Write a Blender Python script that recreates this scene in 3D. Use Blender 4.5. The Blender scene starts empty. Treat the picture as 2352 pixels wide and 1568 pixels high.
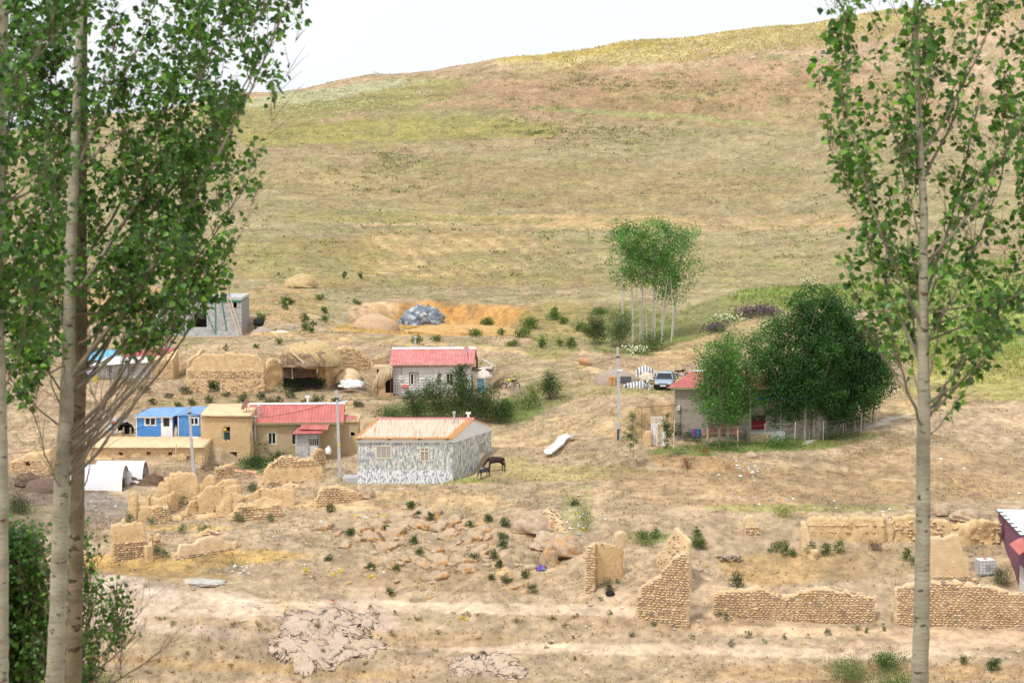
import bpy, bmesh, math, random
import numpy as np
from mathutils import Vector, Matrix
random.seed(7); rng = np.random.default_rng(7)
S = bpy.context.scene
COL = S.collection
# ------------------------------------------------------------------ camera
F = 4389.0                      # focal length in units of a 2352 px wide picture
CZ = 40.0
PITCH = math.atan((784-350)/F)
cd = bpy.data.cameras.new('camera'); cam = bpy.data.objects.new('camera', cd); COL.objects.link(cam)
cd.sensor_width = 36.0; cd.lens = 36.0*F/2352; cd.clip_end = 3000; cd.clip_start = 0.2
cam.location = (0, 0, CZ); cam.rotation_euler = (math.pi/2-PITCH, 0, 0)
cd.dof.use_dof = True; cd.dof.focus_distance = 155; cd.dof.aperture_fstop = 4.5
S.camera = cam
# ------------------------------------------------------------------ light
SUN_EL, SUN_AZ = math.radians(58), math.radians(-142)   # azimuth from +Y, clockwise seen from above
w = bpy.data.worlds.new('World'); S.world = w; w.use_nodes = True
nt = w.node_tree; nt.nodes.clear()
sky = nt.nodes.new('ShaderNodeTexSky'); sky.sky_type = 'NISHITA'; sky.sun_disc = False
sky.sun_elevation = SUN_EL; sky.sun_rotation = SUN_AZ; sky.air_density = 1.0; sky.dust_density = 3.0
ctc = nt.nodes.new('ShaderNodeTexCoord')
cmap = nt.nodes.new('ShaderNodeMapping'); cmap.inputs['Scale'].default_value = (1, 1, 3.5)
cn = nt.nodes.new('ShaderNodeTexNoise'); cn.inputs['Scale'].default_value = 2.2; cn.inputs['Detail'].default_value = 6
cr = nt.nodes.new('ShaderNodeMapRange'); cr.inputs[1].default_value = .3; cr.inputs[2].default_value = .7
cr.inputs[3].default_value = .80; cr.inputs[4].default_value = .97
mx = nt.nodes.new('ShaderNodeMix'); mx.data_type = 'RGBA'
mx.inputs[7].default_value = (9.0, 9.25, 9.75, 1)       # thin white overcast over the blue
bg = nt.nodes.new('ShaderNodeBackground'); bg.inputs['Strength'].default_value = 0.1
wo = nt.nodes.new('ShaderNodeOutputWorld')
L = nt.links.new
L(ctc.outputs['Generated'], cmap.inputs['Vector']); L(cmap.outputs[0], cn.inputs['Vector']); L(cn.outputs['Fac'], cr.inputs[0])
L(cr.outputs[0], mx.inputs[0]); L(sky.outputs[0], mx.inputs[6]); L(mx.outputs[2], bg.inputs['Color']); L(bg.outputs[0], wo.inputs['Surface'])
sd = bpy.data.lights.new('sun', 'SUN'); sd.energy = 2.0; sd.angle = math.radians(7); sd.color = (1.0, .95, .87)
sun = bpy.data.objects.new('sun', sd); COL.objects.link(sun)
sv = Vector((math.sin(SUN_AZ)*math.cos(SUN_EL), math.cos(SUN_AZ)*math.cos(SUN_EL), math.sin(SUN_EL)))
sun.rotation_euler = sv.to_track_quat('Z', 'Y').to_euler(); sun.location = (0, 100, 150)
S.view_settings.view_transform = 'Standard'; S.view_settings.look = 'None'
S.view_settings.exposure = 0.3; S.view_settings.gamma = 1
S.cycles.max_bounces = 6; S.cycles.transparent_max_bounces = 8
# ------------------------------------------------------------------ picture <-> place
def ray(px, py):
    dx = (px-1176)/F; dz = (784-py)/F
    return np.array([dx, math.cos(PITCH)+dz*math.sin(PITCH), -math.sin(PITCH)+dz*math.cos(PITCH)])
def P(px, py, Y):
    d = ray(px, py); return Vector((d[0]*Y/d[1], Y, CZ+d[2]*Y/d[1]))
def unproj(X, Y, Z):            # vectorised place -> picture
    z = Z-CZ; c, s = math.cos(PITCH), math.sin(PITCH)
    f = Y*c-z*s; u = Y*s+z*c
    f = np.maximum(f, .1)
    return 1176+X/f*F, 784-u/f*F
# ------------------------------------------------------------------ noise
def _h(ix, iy, seed):
    seed = int(seed)
    n = (ix*374761393+iy*668265263+seed*1442695041) & 0xffffffff
    n = ((n ^ (n >> 13))*1274126177) & 0xffffffff
    return ((n ^ (n >> 16)) & 0xffff)/65535.0
def vnoise(x, y, seed=0):
    x = np.asarray(x, float); y = np.asarray(y, float)
    ix = np.floor(x).astype(np.int64); iy = np.floor(y).astype(np.int64)
    fx = x-ix; fy = y-iy; fx = fx*fx*(3-2*fx); fy = fy*fy*(3-2*fy)
    a = _h(ix, iy, seed); b = _h(ix+1, iy, seed); c = _h(ix, iy+1, seed); d = _h(ix+1, iy+1, seed)
    return (a*(1-fx)+b*fx)*(1-fy)+(c*(1-fx)+d*fx)*fy
def fbm(x, y, seed=0, o=4):
    t = 0; a = .5; s = 0
    for k in range(o):
        t = t+a*vnoise(x, y, seed+k*17); s += a; a *= .5; x = np.asarray(x)*2.03+13.1; y = np.asarray(y)*2.03+7.7
    return t/s
# ------------------------------------------------------------------ the lie of the land
COLS = {
 -500: [(1568,117),(1400,124),(1300,131),(1200,140),(1100,151),(1040,158),(1000,163),(940,172),(880,182),(800,196),(740,210),(680,226),(600,255),(500,300),(420,345),(345,400)],
 0: [(1568,117),(1400,124),(1300,131),(1200,140),(1100,151),(1040,158),(1000,163),(940,172),(880,182),(800,196),(740,210),(680,226),(600,255),(500,300),(400,345),(300,400)],
 300: [(1568,117),(1430,122),(1330,128),(1230,136),(1150,146),(1085,155),(1040,158),(1008,162),(960,170),(905,180),(860,188),(800,200),(770,210),(700,226),(650,250),(500,303),(400,345),(260,412)],
 600: [(1568,117),(1400,123),(1330,129),(1230,137),(1150,146),(1100,153),(1060,159),(1035,163),(960,172),(905,181),(850,190),(800,200),(760,212),(700,230),(650,250),(500,305),(330,368),(211,422)],
 900: [(1568,117),(1390,126),(1330,130),(1250,136),(1180,141),(1120,146),(1095,150),(1060,155),(1000,162),(965,169),(905,181),(860,188),(800,200),(770,210),(745,228),(700,238),(650,255),(500,310),(330,370),(168,428)],
 1200: [(1568,117),(1390,125),(1330,129),(1250,134),(1180,139),(1120,145),(1060,153),(1000,161),(950,168),(900,178),(850,188),(800,200),(760,218),(700,238),(650,255),(500,310),(330,370),(130,430)],
 1500: [(1568,117),(1430,123),(1350,126),(1270,131),(1180,137),(1100,145),(1040,151),(1000,157),(940,164),(900,172),(885,176),(860,184),(800,204),(740,222),(680,240),(600,268),(500,310),(400,345),(330,372),(93,430)],
 1800: [(1568,116),(1440,123),(1360,127),(1275,132),(1225,134.6),(1180,137.2),(1100,146),(1050,152),(1010,157),(930,168),(860,184),(800,200),(740,215),(680,232),(600,265),(500,310),(400,345),(330,370),(58,430)],
 2100: [(1568,116),(1440,123),(1340,128),(1265,133.6),(1246,134.8),(1188,136.2),(1150,141),(1100,148),(1000,160),(940,170),(880,182),(800,198),(700,220),(600,250),(500,290),(400,330),(250,380),(20,430)],
 2352: [(1568,115),(1445,122),(1350,128),(1275,133),(1252,134.8),(1196,136.4),(1160,143),(1100,152),(1000,163),(930,172),(880,182),(800,198),(700,222),(600,250),(500,290),(400,330),(250,380),(-28,430)],
 2900: [(1568,115),(1445,122),(1350,128),(1280,133),(1200,142),(1100,152),(1000,163),(930,172),(880,182),(800,198),(700,222),(600,250),(500,290),(400,330),(250,380),(-110,430)],
}
YG = np.arange(-60, 2400, .5)
_us = []; _tab = []
for px, prof in sorted(COLS.items()):
    ys = [-60, -10, 0, 6, 18, 45, 80, 100]; zs = [CZ+4, CZ-1, CZ-1.7, CZ-3.6, CZ-8.2, CZ-19.5, CZ-29, CZ-32.2]
    for py, Y in sorted(prof, key=lambda t: t[1]):
        ys.append(Y); zs.append(P(1176, py, Y).z)
    top = zs[-1]; yc = ys[-1]
    ys += [yc+25, yc+80, yc+300, yc+900, 2400]; zs += [top-.3, top-12, top-60, top-90, top-95]
    z = np.interp(YG, ys, zs)
    k = np.exp(-np.linspace(-2, 2, 13)**2); k /= k.sum()
    z = np.convolve(np.pad(z, 6, mode='edge'), k, 'valid')
    _us.append((px-1176)/F); _tab.append(z)
_us = np.array(_us)
UG = np.linspace(-.6, .6, 481)
TAB = np.empty((len(UG), len(YG)))
for i, u in enumerate(np.clip(UG, _us[0], _us[-1])):
    j = min(max(np.searchsorted(_us, u)-1, 0), len(_us)-2)
    t = (u-_us[j])/(_us[j+1]-_us[j]); t = t*t*(3-2*t)
    TAB[i] = _tab[j]*(1-t)+_tab[j+1]*t
PADS = []          # x, y, z, flat radius, blend
def pad(px, py, Y, r, b=2.5, dz=0.):
    p = P(px, py, Y); PADS.append((p.x, p.y, p.z+dz, r, b))
def height(X, Y, noise=True, pads=True):
    X = np.asarray(X, float); Y = np.asarray(Y, float)
    u = np.clip(X/np.maximum(Y, 14.), -.599, .599)
    fu = (u+.6)/1.2*(len(UG)-1); fy = np.clip((Y+60)/.5, 0, len(YG)-1.001)
    iu = np.floor(fu).astype(int); iy = np.floor(fy).astype(int); a = fu-iu; b = fy-iy
    z = (TAB[iu, iy]*(1-a)+TAB[iu+1, iy]*a)*(1-b)+(TAB[iu, iy+1]*(1-a)+TAB[iu+1, iy+1]*a)*b
    if noise:
        near = np.clip((Y-90)/20, .25, 1); far = np.clip((Y-200)/150, 0, 1)
        z = z+near*((fbm(X/9, Y/9, 3)-.5)*.9+(fbm(X/2.2, Y/2.2, 5, 3)-.5)*.30+(fbm(X/.6, Y/.6, 9, 2)-.5)*.09)
        z = z+far*(fbm(X/30, Y/16, 23)-.5)*4*np.clip((425-Y)/60, 0, 1)
        # the rocky knoll below the painted house
        px, py = unproj(X, Y, z)
        m = np.exp(-(((px-1010)/290)**4+((py-1270)/105)**4))
        z = z+m*((fbm(X/2.6, Y/2.6, 31, 3)-.45)*1.6)
        m = np.exp(-(((px-760)/180)**4+((py-1470)/75)**4))+np.exp(-(((px-1110)/80)**4+((py-1535)/30)**4))
        z = z+m*(np.maximum(fbm(X/1.6, Y/1.2, 37, 3)-.45, 0)*1.3)
    if pads:
        for x0, y0, z0, r, bl in PADS:
            d = np.hypot(X-x0, Y-y0); t = np.clip((r+bl-d)/bl, 0, 1); t = t*t*(3-2*t)
            z = z*(1-t)+z0*t
    return z
def G(px, py, Ymin=60):         # the point of the ground seen at a picture point
    d = ray(px, py); Y = np.arange(Ymin, 460, .25)
    X = d[0]/d[1]*Y; Z = CZ+d[2]/d[1]*Y
    h = height(X, Y); k = np.argmax(h >= Z)
    if h[k] < Z[k]: k = len(Y)-1
    return Vector((X[k], Y[k], h[k]))
def gz(x, y): return float(height(np.array([x]), np.array([y]))[0])
# ------------------------------------------------------------------ things
def thing(name, label, cat, loc=(0, 0, 0), rotz=0, group=None):
    o = bpy.data.objects.new(name, None); COL.objects.link(o); o.empty_display_size = .3
    o.location = loc; o.rotation_euler = (0, 0, rotz); tag(o, label, cat, group); return o
def tag(o, label, cat, group=None):
    o['label'] = label; o['category'] = cat
    if group: o['group'] = group
    return o
def link(name, me, parent=None, label=None, kind=None):
    o = bpy.data.objects.new(name, me); COL.objects.link(o)
    if parent is not None: o.parent = parent
    if label: o['label'] = label
    if kind: o['kind'] = kind
    return o
def copy_tree(o, parent=None):
    c = o.copy(); COL.objects.link(c); c.parent = parent
    for ch in list(o.children): copy_tree(ch, c)
    return c
class MB:
    """collects shapes; build() links them as one mesh object"""
    def __init__(s): s.v = []; s.f = []; s.m = []; s.mi = 0
    def add(s, vs, fs):
        n = len(s.v); s.v += [tuple(v) for v in vs]; s.f += [tuple(i+n for i in f) for f in fs]; s.m += [s.mi]*len(fs)
        return s
    def box(s, x0, x1, y0, y1, z0, z1):
        return s.add([(x0,y0,z0),(x1,y0,z0),(x1,y1,z0),(x0,y1,z0),(x0,y0,z1),(x1,y0,z1),(x1,y1,z1),(x0,y1,z1)],
                     [(0,3,2,1),(4,5,6,7),(0,1,5,4),(1,2,6,5),(2,3,7,6),(3,0,4,7)])
    def bar(s, a, b, w, h=None):
        a = Vector(a); b = Vector(b); h = h or w; d = (b-a).normalized()
        up = Vector((0,0,1)) if abs(d.z) < .95 else Vector((0,1,0))
        x = d.cross(up).normalized()*w/2; y = x.cross(d).normalized()*h/2
        q = [a-x-y, a+x-y, a+x+y, a-x+y, b-x-y, b+x-y, b+x+y, b-x+y]
        return s.add(q, [(0,3,2,1),(4,5,6,7),(0,1,5,4),(1,2,6,5),(2,3,7,6),(3,0,4,7)])
    def tube(s, pts, rs, n=6, cap=True):
        pts = [Vector(p) for p in pts]
        if not hasattr(rs, '__len__'): rs = [rs]*len(pts)
        vs = []; fs = []; px = None
        for i, p in enumerate(pts):
            d = (pts[min(i+1, len(pts)-1)]-pts[max(i-1, 0)]).normalized()
            if px is None: px = d.orthogonal().normalized()
            px = (px-d*px.dot(d)).normalized(); py = d.cross(px)
            for k in range(n):
                a = 2*math.pi*k/n; vs.append(p+(px*math.cos(a)+py*math.sin(a))*rs[i])
        for i in range(len(pts)-1):
            for k in range(n):
                a = i*n+k; b = i*n+(k+1) % n; fs.append((a, b, b+n, a+n))
        if cap: fs.append(tuple(range(n))[::-1]); fs.append(tuple(range((len(pts)-1)*n, len(pts)*n)))
        return s.add(vs, fs)
    def lathe(s, prof, c=(0, 0, 0), n=16):
        vs = []; fs = []
        for r, z in prof:
            for k in range(n):
                a = 2*math.pi*k/n; vs.append((c[0]+r*math.cos(a), c[1]+r*math.sin(a), c[2]+z))
        for i in range(len(prof)-1):
            for k in range(n):
                a = i*n+k; b = i*n+(k+1) % n; fs.append((a, b, b+n, a+n))
        fs.append(tuple(range(n))[::-1]); fs.append(tuple(range((len(prof)-1)*n, len(prof)*n)))
        return s.add(vs, fs)
    def prism(s, poly, y0, y1):     # poly in x,z, extruded along y
        n = len(poly)
        return s.add([(x, y0, z) for x, z in poly]+[(x, y1, z) for x, z in poly],
                     [tuple(range(n)), tuple(range(n, 2*n))[::-1]]+[(i, i+n, (i+1) % n+n, (i+1) % n) for i in range(n)])
    def prism_x(s, poly, x0, x1):   # poly in y,z, extruded along x
        n = len(poly)
        return s.add([(x0, y, z) for y, z in poly]+[(x1, y, z) for y, z in poly],
                     [tuple(range(n))[::-1], tuple(range(n, 2*n))]+[(i, (i+1) % n, (i+1) % n+n, i+n) for i in range(n)])
    def xf(s, fn): s.v = [tuple(fn(*v)) for v in s.v]; return s
    def mesh(s, name, mats, smooth=False):
        me = bpy.data.meshes.new(name); me.from_pydata(s.v, [], s.f)
        for m in (mats if isinstance(mats, (list, tuple)) else [mats]): me.materials.append(m)
        if any(s.m): me.polygons.foreach_set('material_index', s.m)
        if smooth: me.polygons.foreach_set('use_smooth', [True]*len(s.f))
        me.update(); return me
    def build(s, name, mats, parent=None, label=None, kind=None, smooth=False, shear=None):
        if shear: s.xf(lambda x, y, z: (x+y*shear, y, z))
        return link(name, s.mesh(name, mats, smooth), parent, label, kind)
def mesh_np(name, V, faces, mat, col=None, smooth=False):
    """V (n,3); faces: list of int arrays (m,k)"""
    me = bpy.data.meshes.new(name); V = np.asarray(V, np.float32)
    me.vertices.add(len(V)); me.vertices.foreach_set('co', V.ravel())
    faces = [np.asarray(f, np.int32) for f in faces if len(f)]
    li = np.concatenate([f.ravel() for f in faces]); ct = np.concatenate([np.full(len(f), f.shape[1], np.int32) for f in faces])
    me.loops.add(len(li)); me.loops.foreach_set('vertex_index', li)
    me.polygons.add(len(ct)); me.polygons.foreach_set('loop_start', np.concatenate([[0], np.cumsum(ct)[:-1]]).astype(np.int32))
    if smooth: me.polygons.foreach_set('use_smooth', np.ones(len(ct), bool))
    if col is not None:
        a = me.color_attributes.new('Col', 'FLOAT_COLOR', 'POINT')
        c = np.ones((len(V), 4), np.float32); c[:, :3] = col; a.data.foreach_set('color', c.ravel())
    me.materials.append(mat); me.update(calc_edges=True); return me
# ------------------------------------------------------------------ materials
def mat(name, c1, c2=None, rough=.85, scale=4., bump=.0, bscale=None, attr=False, metal=0., detail=5, stretch=(1,1,1), spec=.3, contrast=(.35,.65), c3=None, c3scale=30, c3at=.62, rand=0., transl=None):
    m = bpy.data.materials.new(name); m.use_nodes = True; nt = m.node_tree; N = nt.nodes; L = nt.links.new
    b = N['Principled BSDF']; b.inputs['Roughness'].default_value = rough; b.inputs['Metallic'].default_value = metal
    b.inputs['Specular IOR Level'].default_value = spec
    tc = N.new('ShaderNodeTexCoord'); mp = N.new('ShaderNodeMapping'); mp.inputs['Scale'].default_value = stretch
    L(tc.outputs['Object'], mp.inputs[0])
    no = N.new('ShaderNodeTexNoise'); no.inputs['Scale'].default_value = scale; no.inputs['Detail'].default_value = detail
    L(mp.outputs[0], no.inputs['Vector'])
    mr = N.new('ShaderNodeMapRange'); mr.inputs[1].default_value = contrast[0]; mr.inputs[2].default_value = contrast[1]
    L(no.outputs['Fac'], mr.inputs[0])
    mi = N.new('ShaderNodeMix'); mi.data_type = 'RGBA'; L(mr.outputs[0], mi.inputs[0])
    c2 = c2 or c1
    if attr:
        at = N.new('ShaderNodeAttribute'); at.attribute_name = 'Col'
        m1 = N.new('ShaderNodeMix'); m1.data_type = 'RGBA'; m1.blend_type = 'MULTIPLY'; m1.inputs[0].default_value = 1; m1.inputs[7].default_value = (*c1, 1)
        m2 = N.new('ShaderNodeMix'); m2.data_type = 'RGBA'; m2.blend_type = 'MULTIPLY'; m2.inputs[0].default_value = 1; m2.inputs[7].default_value = (*c2, 1)
        L(at.outputs['Color'], m1.inputs[6]); L(at.outputs['Color'], m2.inputs[6]); L(m1.outputs[2], mi.inputs[6]); L(m2.outputs[2], mi.inputs[7])
    else:
        mi.inputs[6].default_value = (*c1, 1); mi.inputs[7].default_value = (*c2, 1)
    out = mi.outputs[2]
    if c3 is not None:
        n3 = N.new('ShaderNodeTexNoise'); n3.inputs['Scale'].default_value = c3scale; n3.inputs['Detail'].default_value = 3; L(mp.outputs[0], n3.inputs['Vector'])
        r3 = N.new('ShaderNodeMapRange'); r3.inputs[1].default_value = c3at; r3.inputs[2].default_value = c3at+.06; L(n3.outputs['Fac'], r3.inputs[0])
        m3 = N.new('ShaderNodeMix'); m3.data_type = 'RGBA'; L(r3.outputs[0], m3.inputs[0]); L(out, m3.inputs[6]); m3.inputs[7].default_value = (*c3, 1); out = m3.outputs[2]
    if rand:
        oi = N.new('ShaderNodeObjectInfo'); rr = N.new('ShaderNodeMapRange'); rr.inputs[3].default_value = 1-rand; rr.inputs[4].default_value = 1+rand*.6
        L(oi.outputs['Random'], rr.inputs[0]); vm = N.new('ShaderNodeVectorMath'); vm.operation = 'SCALE'; L(out, vm.inputs[0]); L(rr.outputs[0], vm.inputs['Scale']); out = vm.outputs[0]
    L(out, b.inputs['Base Color'])
    if bump:
        bn = N.new('ShaderNodeTexNoise'); bn.inputs['Scale'].default_value = bscale or scale*4; bn.inputs['Detail'].default_value = 6; L(mp.outputs[0], bn.inputs['Vector'])
        bp = N.new('ShaderNodeBump'); bp.inputs['Strength'].default_value = 1; bp.inputs['Distance'].default_value = bump; L(bn.outputs['Fac'], bp.inputs['Height']); L(bp.outputs[0], b.inputs['Normal'])
    if transl:
        tr = N.new('ShaderNodeBsdfTranslucent'); ms = N.new('ShaderNodeMixShader'); ms.inputs[0].default_value = transl
        vm = N.new('ShaderNodeMix'); vm.data_type = 'RGBA'; vm.blend_type = 'MULTIPLY'; vm.inputs[0].default_value = 1; vm.inputs[7].default_value = (1.6, 1.75, .75, 1)
        L(out, vm.inputs[6]); L(vm.outputs[2], tr.inputs['Color']); L(b.outputs[0], ms.inputs[1]); L(tr.outputs[0], ms.inputs[2])
        L(ms.outputs[0], N['Material Output'].inputs['Surface'])
    return m
# ------------------------------------------------------------------ level places the buildings stand on
pad(932, 1096, 153, 4.6); pad(690, 1046, 163.5, 5.5); pad(520, 1052, 162, 3.2); pad(390, 1008, 164, 5.0)
pad(520, 905, 182, 5); pad(995, 908, 184, 5.5); pad(455, 770, 214, 6.5); pad(300, 868, 190, 5)
pad(1650, 1004, 161, 6); pad(1790, 1004, 161, 6); pad(1527, 886, 177, 3.2); pad(1440, 884, 177, 3)
pad(1010, 752, 229, 8, 3, -.6)
# ------------------------------------------------------------------ ground colours (albedo) by place
TAN = np.array([.47, .35, .23])
ZN = [(1200, 1300, 1500, 300, 0, (.46, .35, .235), .8),   # cx, cy, rx, ry, tilt, colour, strength  - where the soil and growth change
 (1200, 480, 1400, 240, 0, (.35, .295, .165), .9), (1100, 250, 700, 95, -.08, (.385, .28, .17), .7),
 (760, 235, 330, 36, -.14, (.29, .27, .10), .8), (870, 305, 400, 30, -.03, (.33, .295, .10), .9), (1040, 260, 130, 22, 0, (.24,.25,.09), .5), (740, 215, 250, 14, -.13, (.42,.42,.27), .75),
 (1500, 200, 520, 55, -.05, (.41, .27, .165), .7), (1760, 240, 500, 60, 0, (.36, .25, .13), .6),
 (1650, 93, 520, 26, -.125, (.51, .42, .22), 1.0), (1350, 118, 200, 10, -.1, (.48,.38,.12), .9),
 (1200, 425, 700, 60, .02, (.35, .26, .13), .6), (1520, 268, 330, 6, .07, (.34,.35,.15), .9), (1250, 505, 420, 5, .0, (.27,.235,.11), .6), (1060, 512, 260, 4, -.02, (.56,.42,.24), .8), (820, 330, 300, 4, -.04, (.28,.22,.12), .6),
 (1350, 507, 240, 18, 0, (.50, .36, .18), .9), (1750, 510, 280, 20, -.02, (.47, .33, .18), .7),
 (1030, 580, 270, 62, 0, (.47, .345, .17), .85), (900, 500, 260, 12, 0, (.33,.27,.10), .7), (1500, 600, 500, 50, 0, (.355,.295,.145), .7),
 (700, 600, 180, 60, 0, (.33,.27,.10), .6), (1150, 645, 400, 14, 0, (.31,.25,.10), .55),
 (640, 700, 120, 40, 0, (.46,.31,.14), .6), (300, 700, 240, 45, 0, (.52,.33,.15), .8),
 (1040, 722, 200, 30, 0, (.58, .33, .12), 1), (860, 715, 60, 22, 0, (.68, .47, .27), .9), (990, 755, 230, 16, .02, (.56, .35, .13), 1),
 (930, 785, 420, 7, .07, (.55, .40, .22), .9), (1290, 828, 150, 7, .24, (.58, .42, .24), .9), (690, 768, 180, 6, .02, (.58,.41,.22), .8),
 (1300, 740, 120, 50, 0, (.33, .27, .10), .8), (1270, 800, 60, 30, 0, (.27,.26,.08), .6), (1460, 760, 120, 60, 0, (.17, .20, .06), .9), (1600, 740, 130, 45, -.35, (.18, .22, .06), .8),
 (1240, 920, 90, 45, -.4, (.15, .19, .05), .8), (1180, 945, 70, 28, 0, (.14,.20,.05), .8),
 (1600, 800, 170, 26, -.35, (.52, .38, .21), .9), (1440, 890, 150, 18, 0, (.37, .33, .13), .6), (1480, 960, 120, 40, -.2, (.52, .36, .19), .8), (1290, 985, 170, 24, -.25, (.53, .39, .23), .8),
 (2000, 680, 330, 34, -.02, (.25, .32, .09), 1), (2250, 760, 200, 150, 0, (.29, .36, .10), 1), (2250, 870, 180, 55, 0, (.46, .40, .15), .9), (1960, 640, 140, 12, -.2, (.27,.25,.12), .7),
 (2100, 925, 150, 22, -.1, (.52, .38, .20), .8), (1700, 1026, 230, 14, -.05, (.15, .22, .05), .9), (1900, 1015, 130, 12, -.15, (.20, .22, .07), .8),
 (960, 1103, 190, 9, .0, (.30, .32, .09), .9), (1300, 1085, 230, 20, 0, (.42, .34, .15), .8), (1170, 1062, 60, 12, 0, (.40,.34,.13), .6),
 (1000, 1150, 330, 22, -.02, (.56, .40, .22), .8), (900, 1085, 120, 8, 0, (.5,.42,.3), .4),
 (1800, 1120, 500, 45, .02, (.38, .26, .14), .7), (2150, 1080, 250, 60, .1, (.42, .285, .15), .6), (1600, 1060, 120, 20, .1, (.52,.33,.16), .8), (1860, 1165, 270, 9, .0, (.33,.31,.12), .7),
 (1250, 1150, 120, 18, .2, (.35, .29, .22), .6), (1000, 1330, 350, 26, .0, (.38, .27, .17), .7), (1130, 1260, 16, 110, -.5, (.58, .40, .22), .8),
 (1330, 1170, 40, 60, -.2, (.35,.33,.15), .6), (1500, 1232, 70, 14, 0, (.28,.30,.10), .7), (1820, 1300, 170, 40, 0, (.42, .285, .13), .8), (2000, 1290, 120, 40, 0, (.34,.24,.14), .6),
 (1420, 1400, 60, 10, 0, (.5,.33,.17), .6), (1500, 1420, 300, 30, .05, (.50, .35, .21), .6),
 (400, 1290, 300, 22, -.05, (.56, .37, .14), .9), (430, 1212, 120, 7, .0, (.60, .42, .18), .9), (330, 1310, 200, 14, .1, (.58,.37,.13), .7),
 (360, 1405, 280, 62, .10, (.58, .45, .34), 1), (1900, 1075, 300, 6, .14, (.56,.42,.26), .8), (1450, 1135, 320, 6, .03, (.52,.39,.24), .7), (2290, 960, 90, 5, .32, (.58,.44,.27), .9), (1960, 985, 140, 5, -.25, (.62,.55,.45), .9), (1150, 1398, 520, 14, .02, (.64, .49, .35), 1), (300, 1345, 110, 22, .1, (.62,.50,.40), .8),
 (760, 1450, 150, 58, -.25, (.52, .40, .31), .9), (1110, 1530, 75, 26, 0, (.52, .40, .33), .9), (465, 1337, 45, 12, .1, (.62, .55, .45), .9),
 (1500, 1492, 900, 14, .015, (.64, .49, .35), 1), (2000, 1452, 500, 12, .02, (.62, .45, .29), .9), (2200, 1480, 300, 16, .0, (.61,.45,.31), .8),
 (600, 1440, 330, 14, .06, (.44, .31, .18), .6), (1000, 1470, 200, 20, 0, (.42,.29,.15), .6), (2000, 1545, 500, 22, 0, (.44, .29, .15), .7), (600, 1535, 400, 14, .05, (.50,.33,.16), .7),
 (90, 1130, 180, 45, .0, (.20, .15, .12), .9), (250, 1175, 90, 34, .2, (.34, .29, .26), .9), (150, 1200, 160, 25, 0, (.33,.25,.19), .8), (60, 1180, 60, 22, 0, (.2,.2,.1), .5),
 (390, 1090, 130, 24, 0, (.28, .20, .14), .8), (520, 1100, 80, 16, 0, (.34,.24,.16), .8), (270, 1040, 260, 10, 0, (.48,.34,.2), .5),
 (620, 1072, 90, 20, 0, (.15, .20, .06), .8), (560, 930, 420, 16, .02, (.44, .30, .16), .6), (400, 930, 300, 16, 0, (.36,.27,.16), .5), (550, 830, 500, 18, .0, (.38,.27,.15), .5),
 (1000, 945, 130, 22, .0, (.13, .17, .05), .8), (1100, 1010, 80, 10, 0, (.5,.38,.2), .4),
]
def albedo(X, Y, Z):
    px, py = unproj(X, Y, Z)
    wx = (fbm(X/6, Y/6, 41, 3)-.5); wy = (fbm(X/6, Y/6, 47, 3)-.5)
    c = np.tile(TAN, (len(X), 1))
    for cx, cy, rx, ry, t, col, s in ZN:
        dx = px+wx*rx*.5-cx; dy = py+wy*ry*.9-cy
        ca, sa = math.cos(t), math.sin(t)
        a = (dx*ca+dy*sa)/rx; b = (-dx*sa+dy*ca)/ry
        m = s*np.clip((1.12-(np.abs(a)**2.4+np.abs(b)**2.4))*2.2, 0, 1)
        m = m[:, None]; c = c*(1-m)+np.array(col)*m
    # streaks and mottles of the soil itself
    n1 = fbm(X/14, Y/5, 51)-.5; n2 = fbm(X/3.2, Y/2.2, 53)-.5; n3 = fbm(X/.9, Y/.9, 57, 3)-.5
    c = c*(1+.5*n1+.42*n2+.55*n3)[:, None]
    fr = np.clip(1.2-(np.abs((px-1020)/260)**4+np.abs((py-585)/62)**4), 0, 1); c = c*(1+fr*.13*np.sin((X+.32*Y)*2.3+3*n2))[:, None]
    g = np.clip((fbm(X/5, Y/4, 61)-.52)*5, 0, 1)*np.clip((Y-150)/80, .12, .62)*np.clip((py-(150-(px-1176)*.125))/45, 0, 1)
    g = g[:, None]; c = c*(1-g)+np.array([.27, .26, .11])*g*(1+n3[:, None])
    bare_ = np.clip((c.sum(1)-1.12)*5, 0, 1)
    d = np.clip((fbm(X/1.7, Y/1.7, 67, 3)-.56)*7, 0, 1)*.45*(1-.8*bare_)
    d = np.maximum(d, np.clip((fbm(X/.55, Y/.45, 69, 3)-.54)*8, 0, 1)*.5*np.clip(fbm(X/6, Y/4, 70, 2)*2.6-.75, 0, 1)*(1-.85*bare_)*np.clip(1.6-Y/260, .25, 1))[:, None]
    c = c*(1-d)+np.array([.235, .175, .115])*d
    return np.clip(c, .01, .9)
yr = np.concatenate([np.arange(-55, 60, 4), np.arange(60, 104, 1.2), np.arange(104, 196, .26), np.arange(196, 262, .42), np.arange(262, 442, .75), np.arange(442, 520, 5), np.geomspace(520, 2300, 30)])
ur = np.concatenate([np.linspace(-.59, -.31, 24), np.linspace(-.30, .30, 560), np.linspace(.31, .59, 24)])
UU, YY = np.meshgrid(ur, yr, indexing='ij')
XX = UU*(np.maximum(YY, 0)+14)
XX = np.where(YY > 60, UU*YY, UU*(np.maximum(YY, 0)*60/60+14*(1-np.clip(YY/60, 0, 1))))
XX = np.where(YY < 60, XX*(1+np.clip((60-YY)/60, 0, 2)*1.5), XX)
X = XX.ravel(); Y = YY.ravel(); Z = height(X, Y)
ny = len(yr); nu = len(ur)
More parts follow.
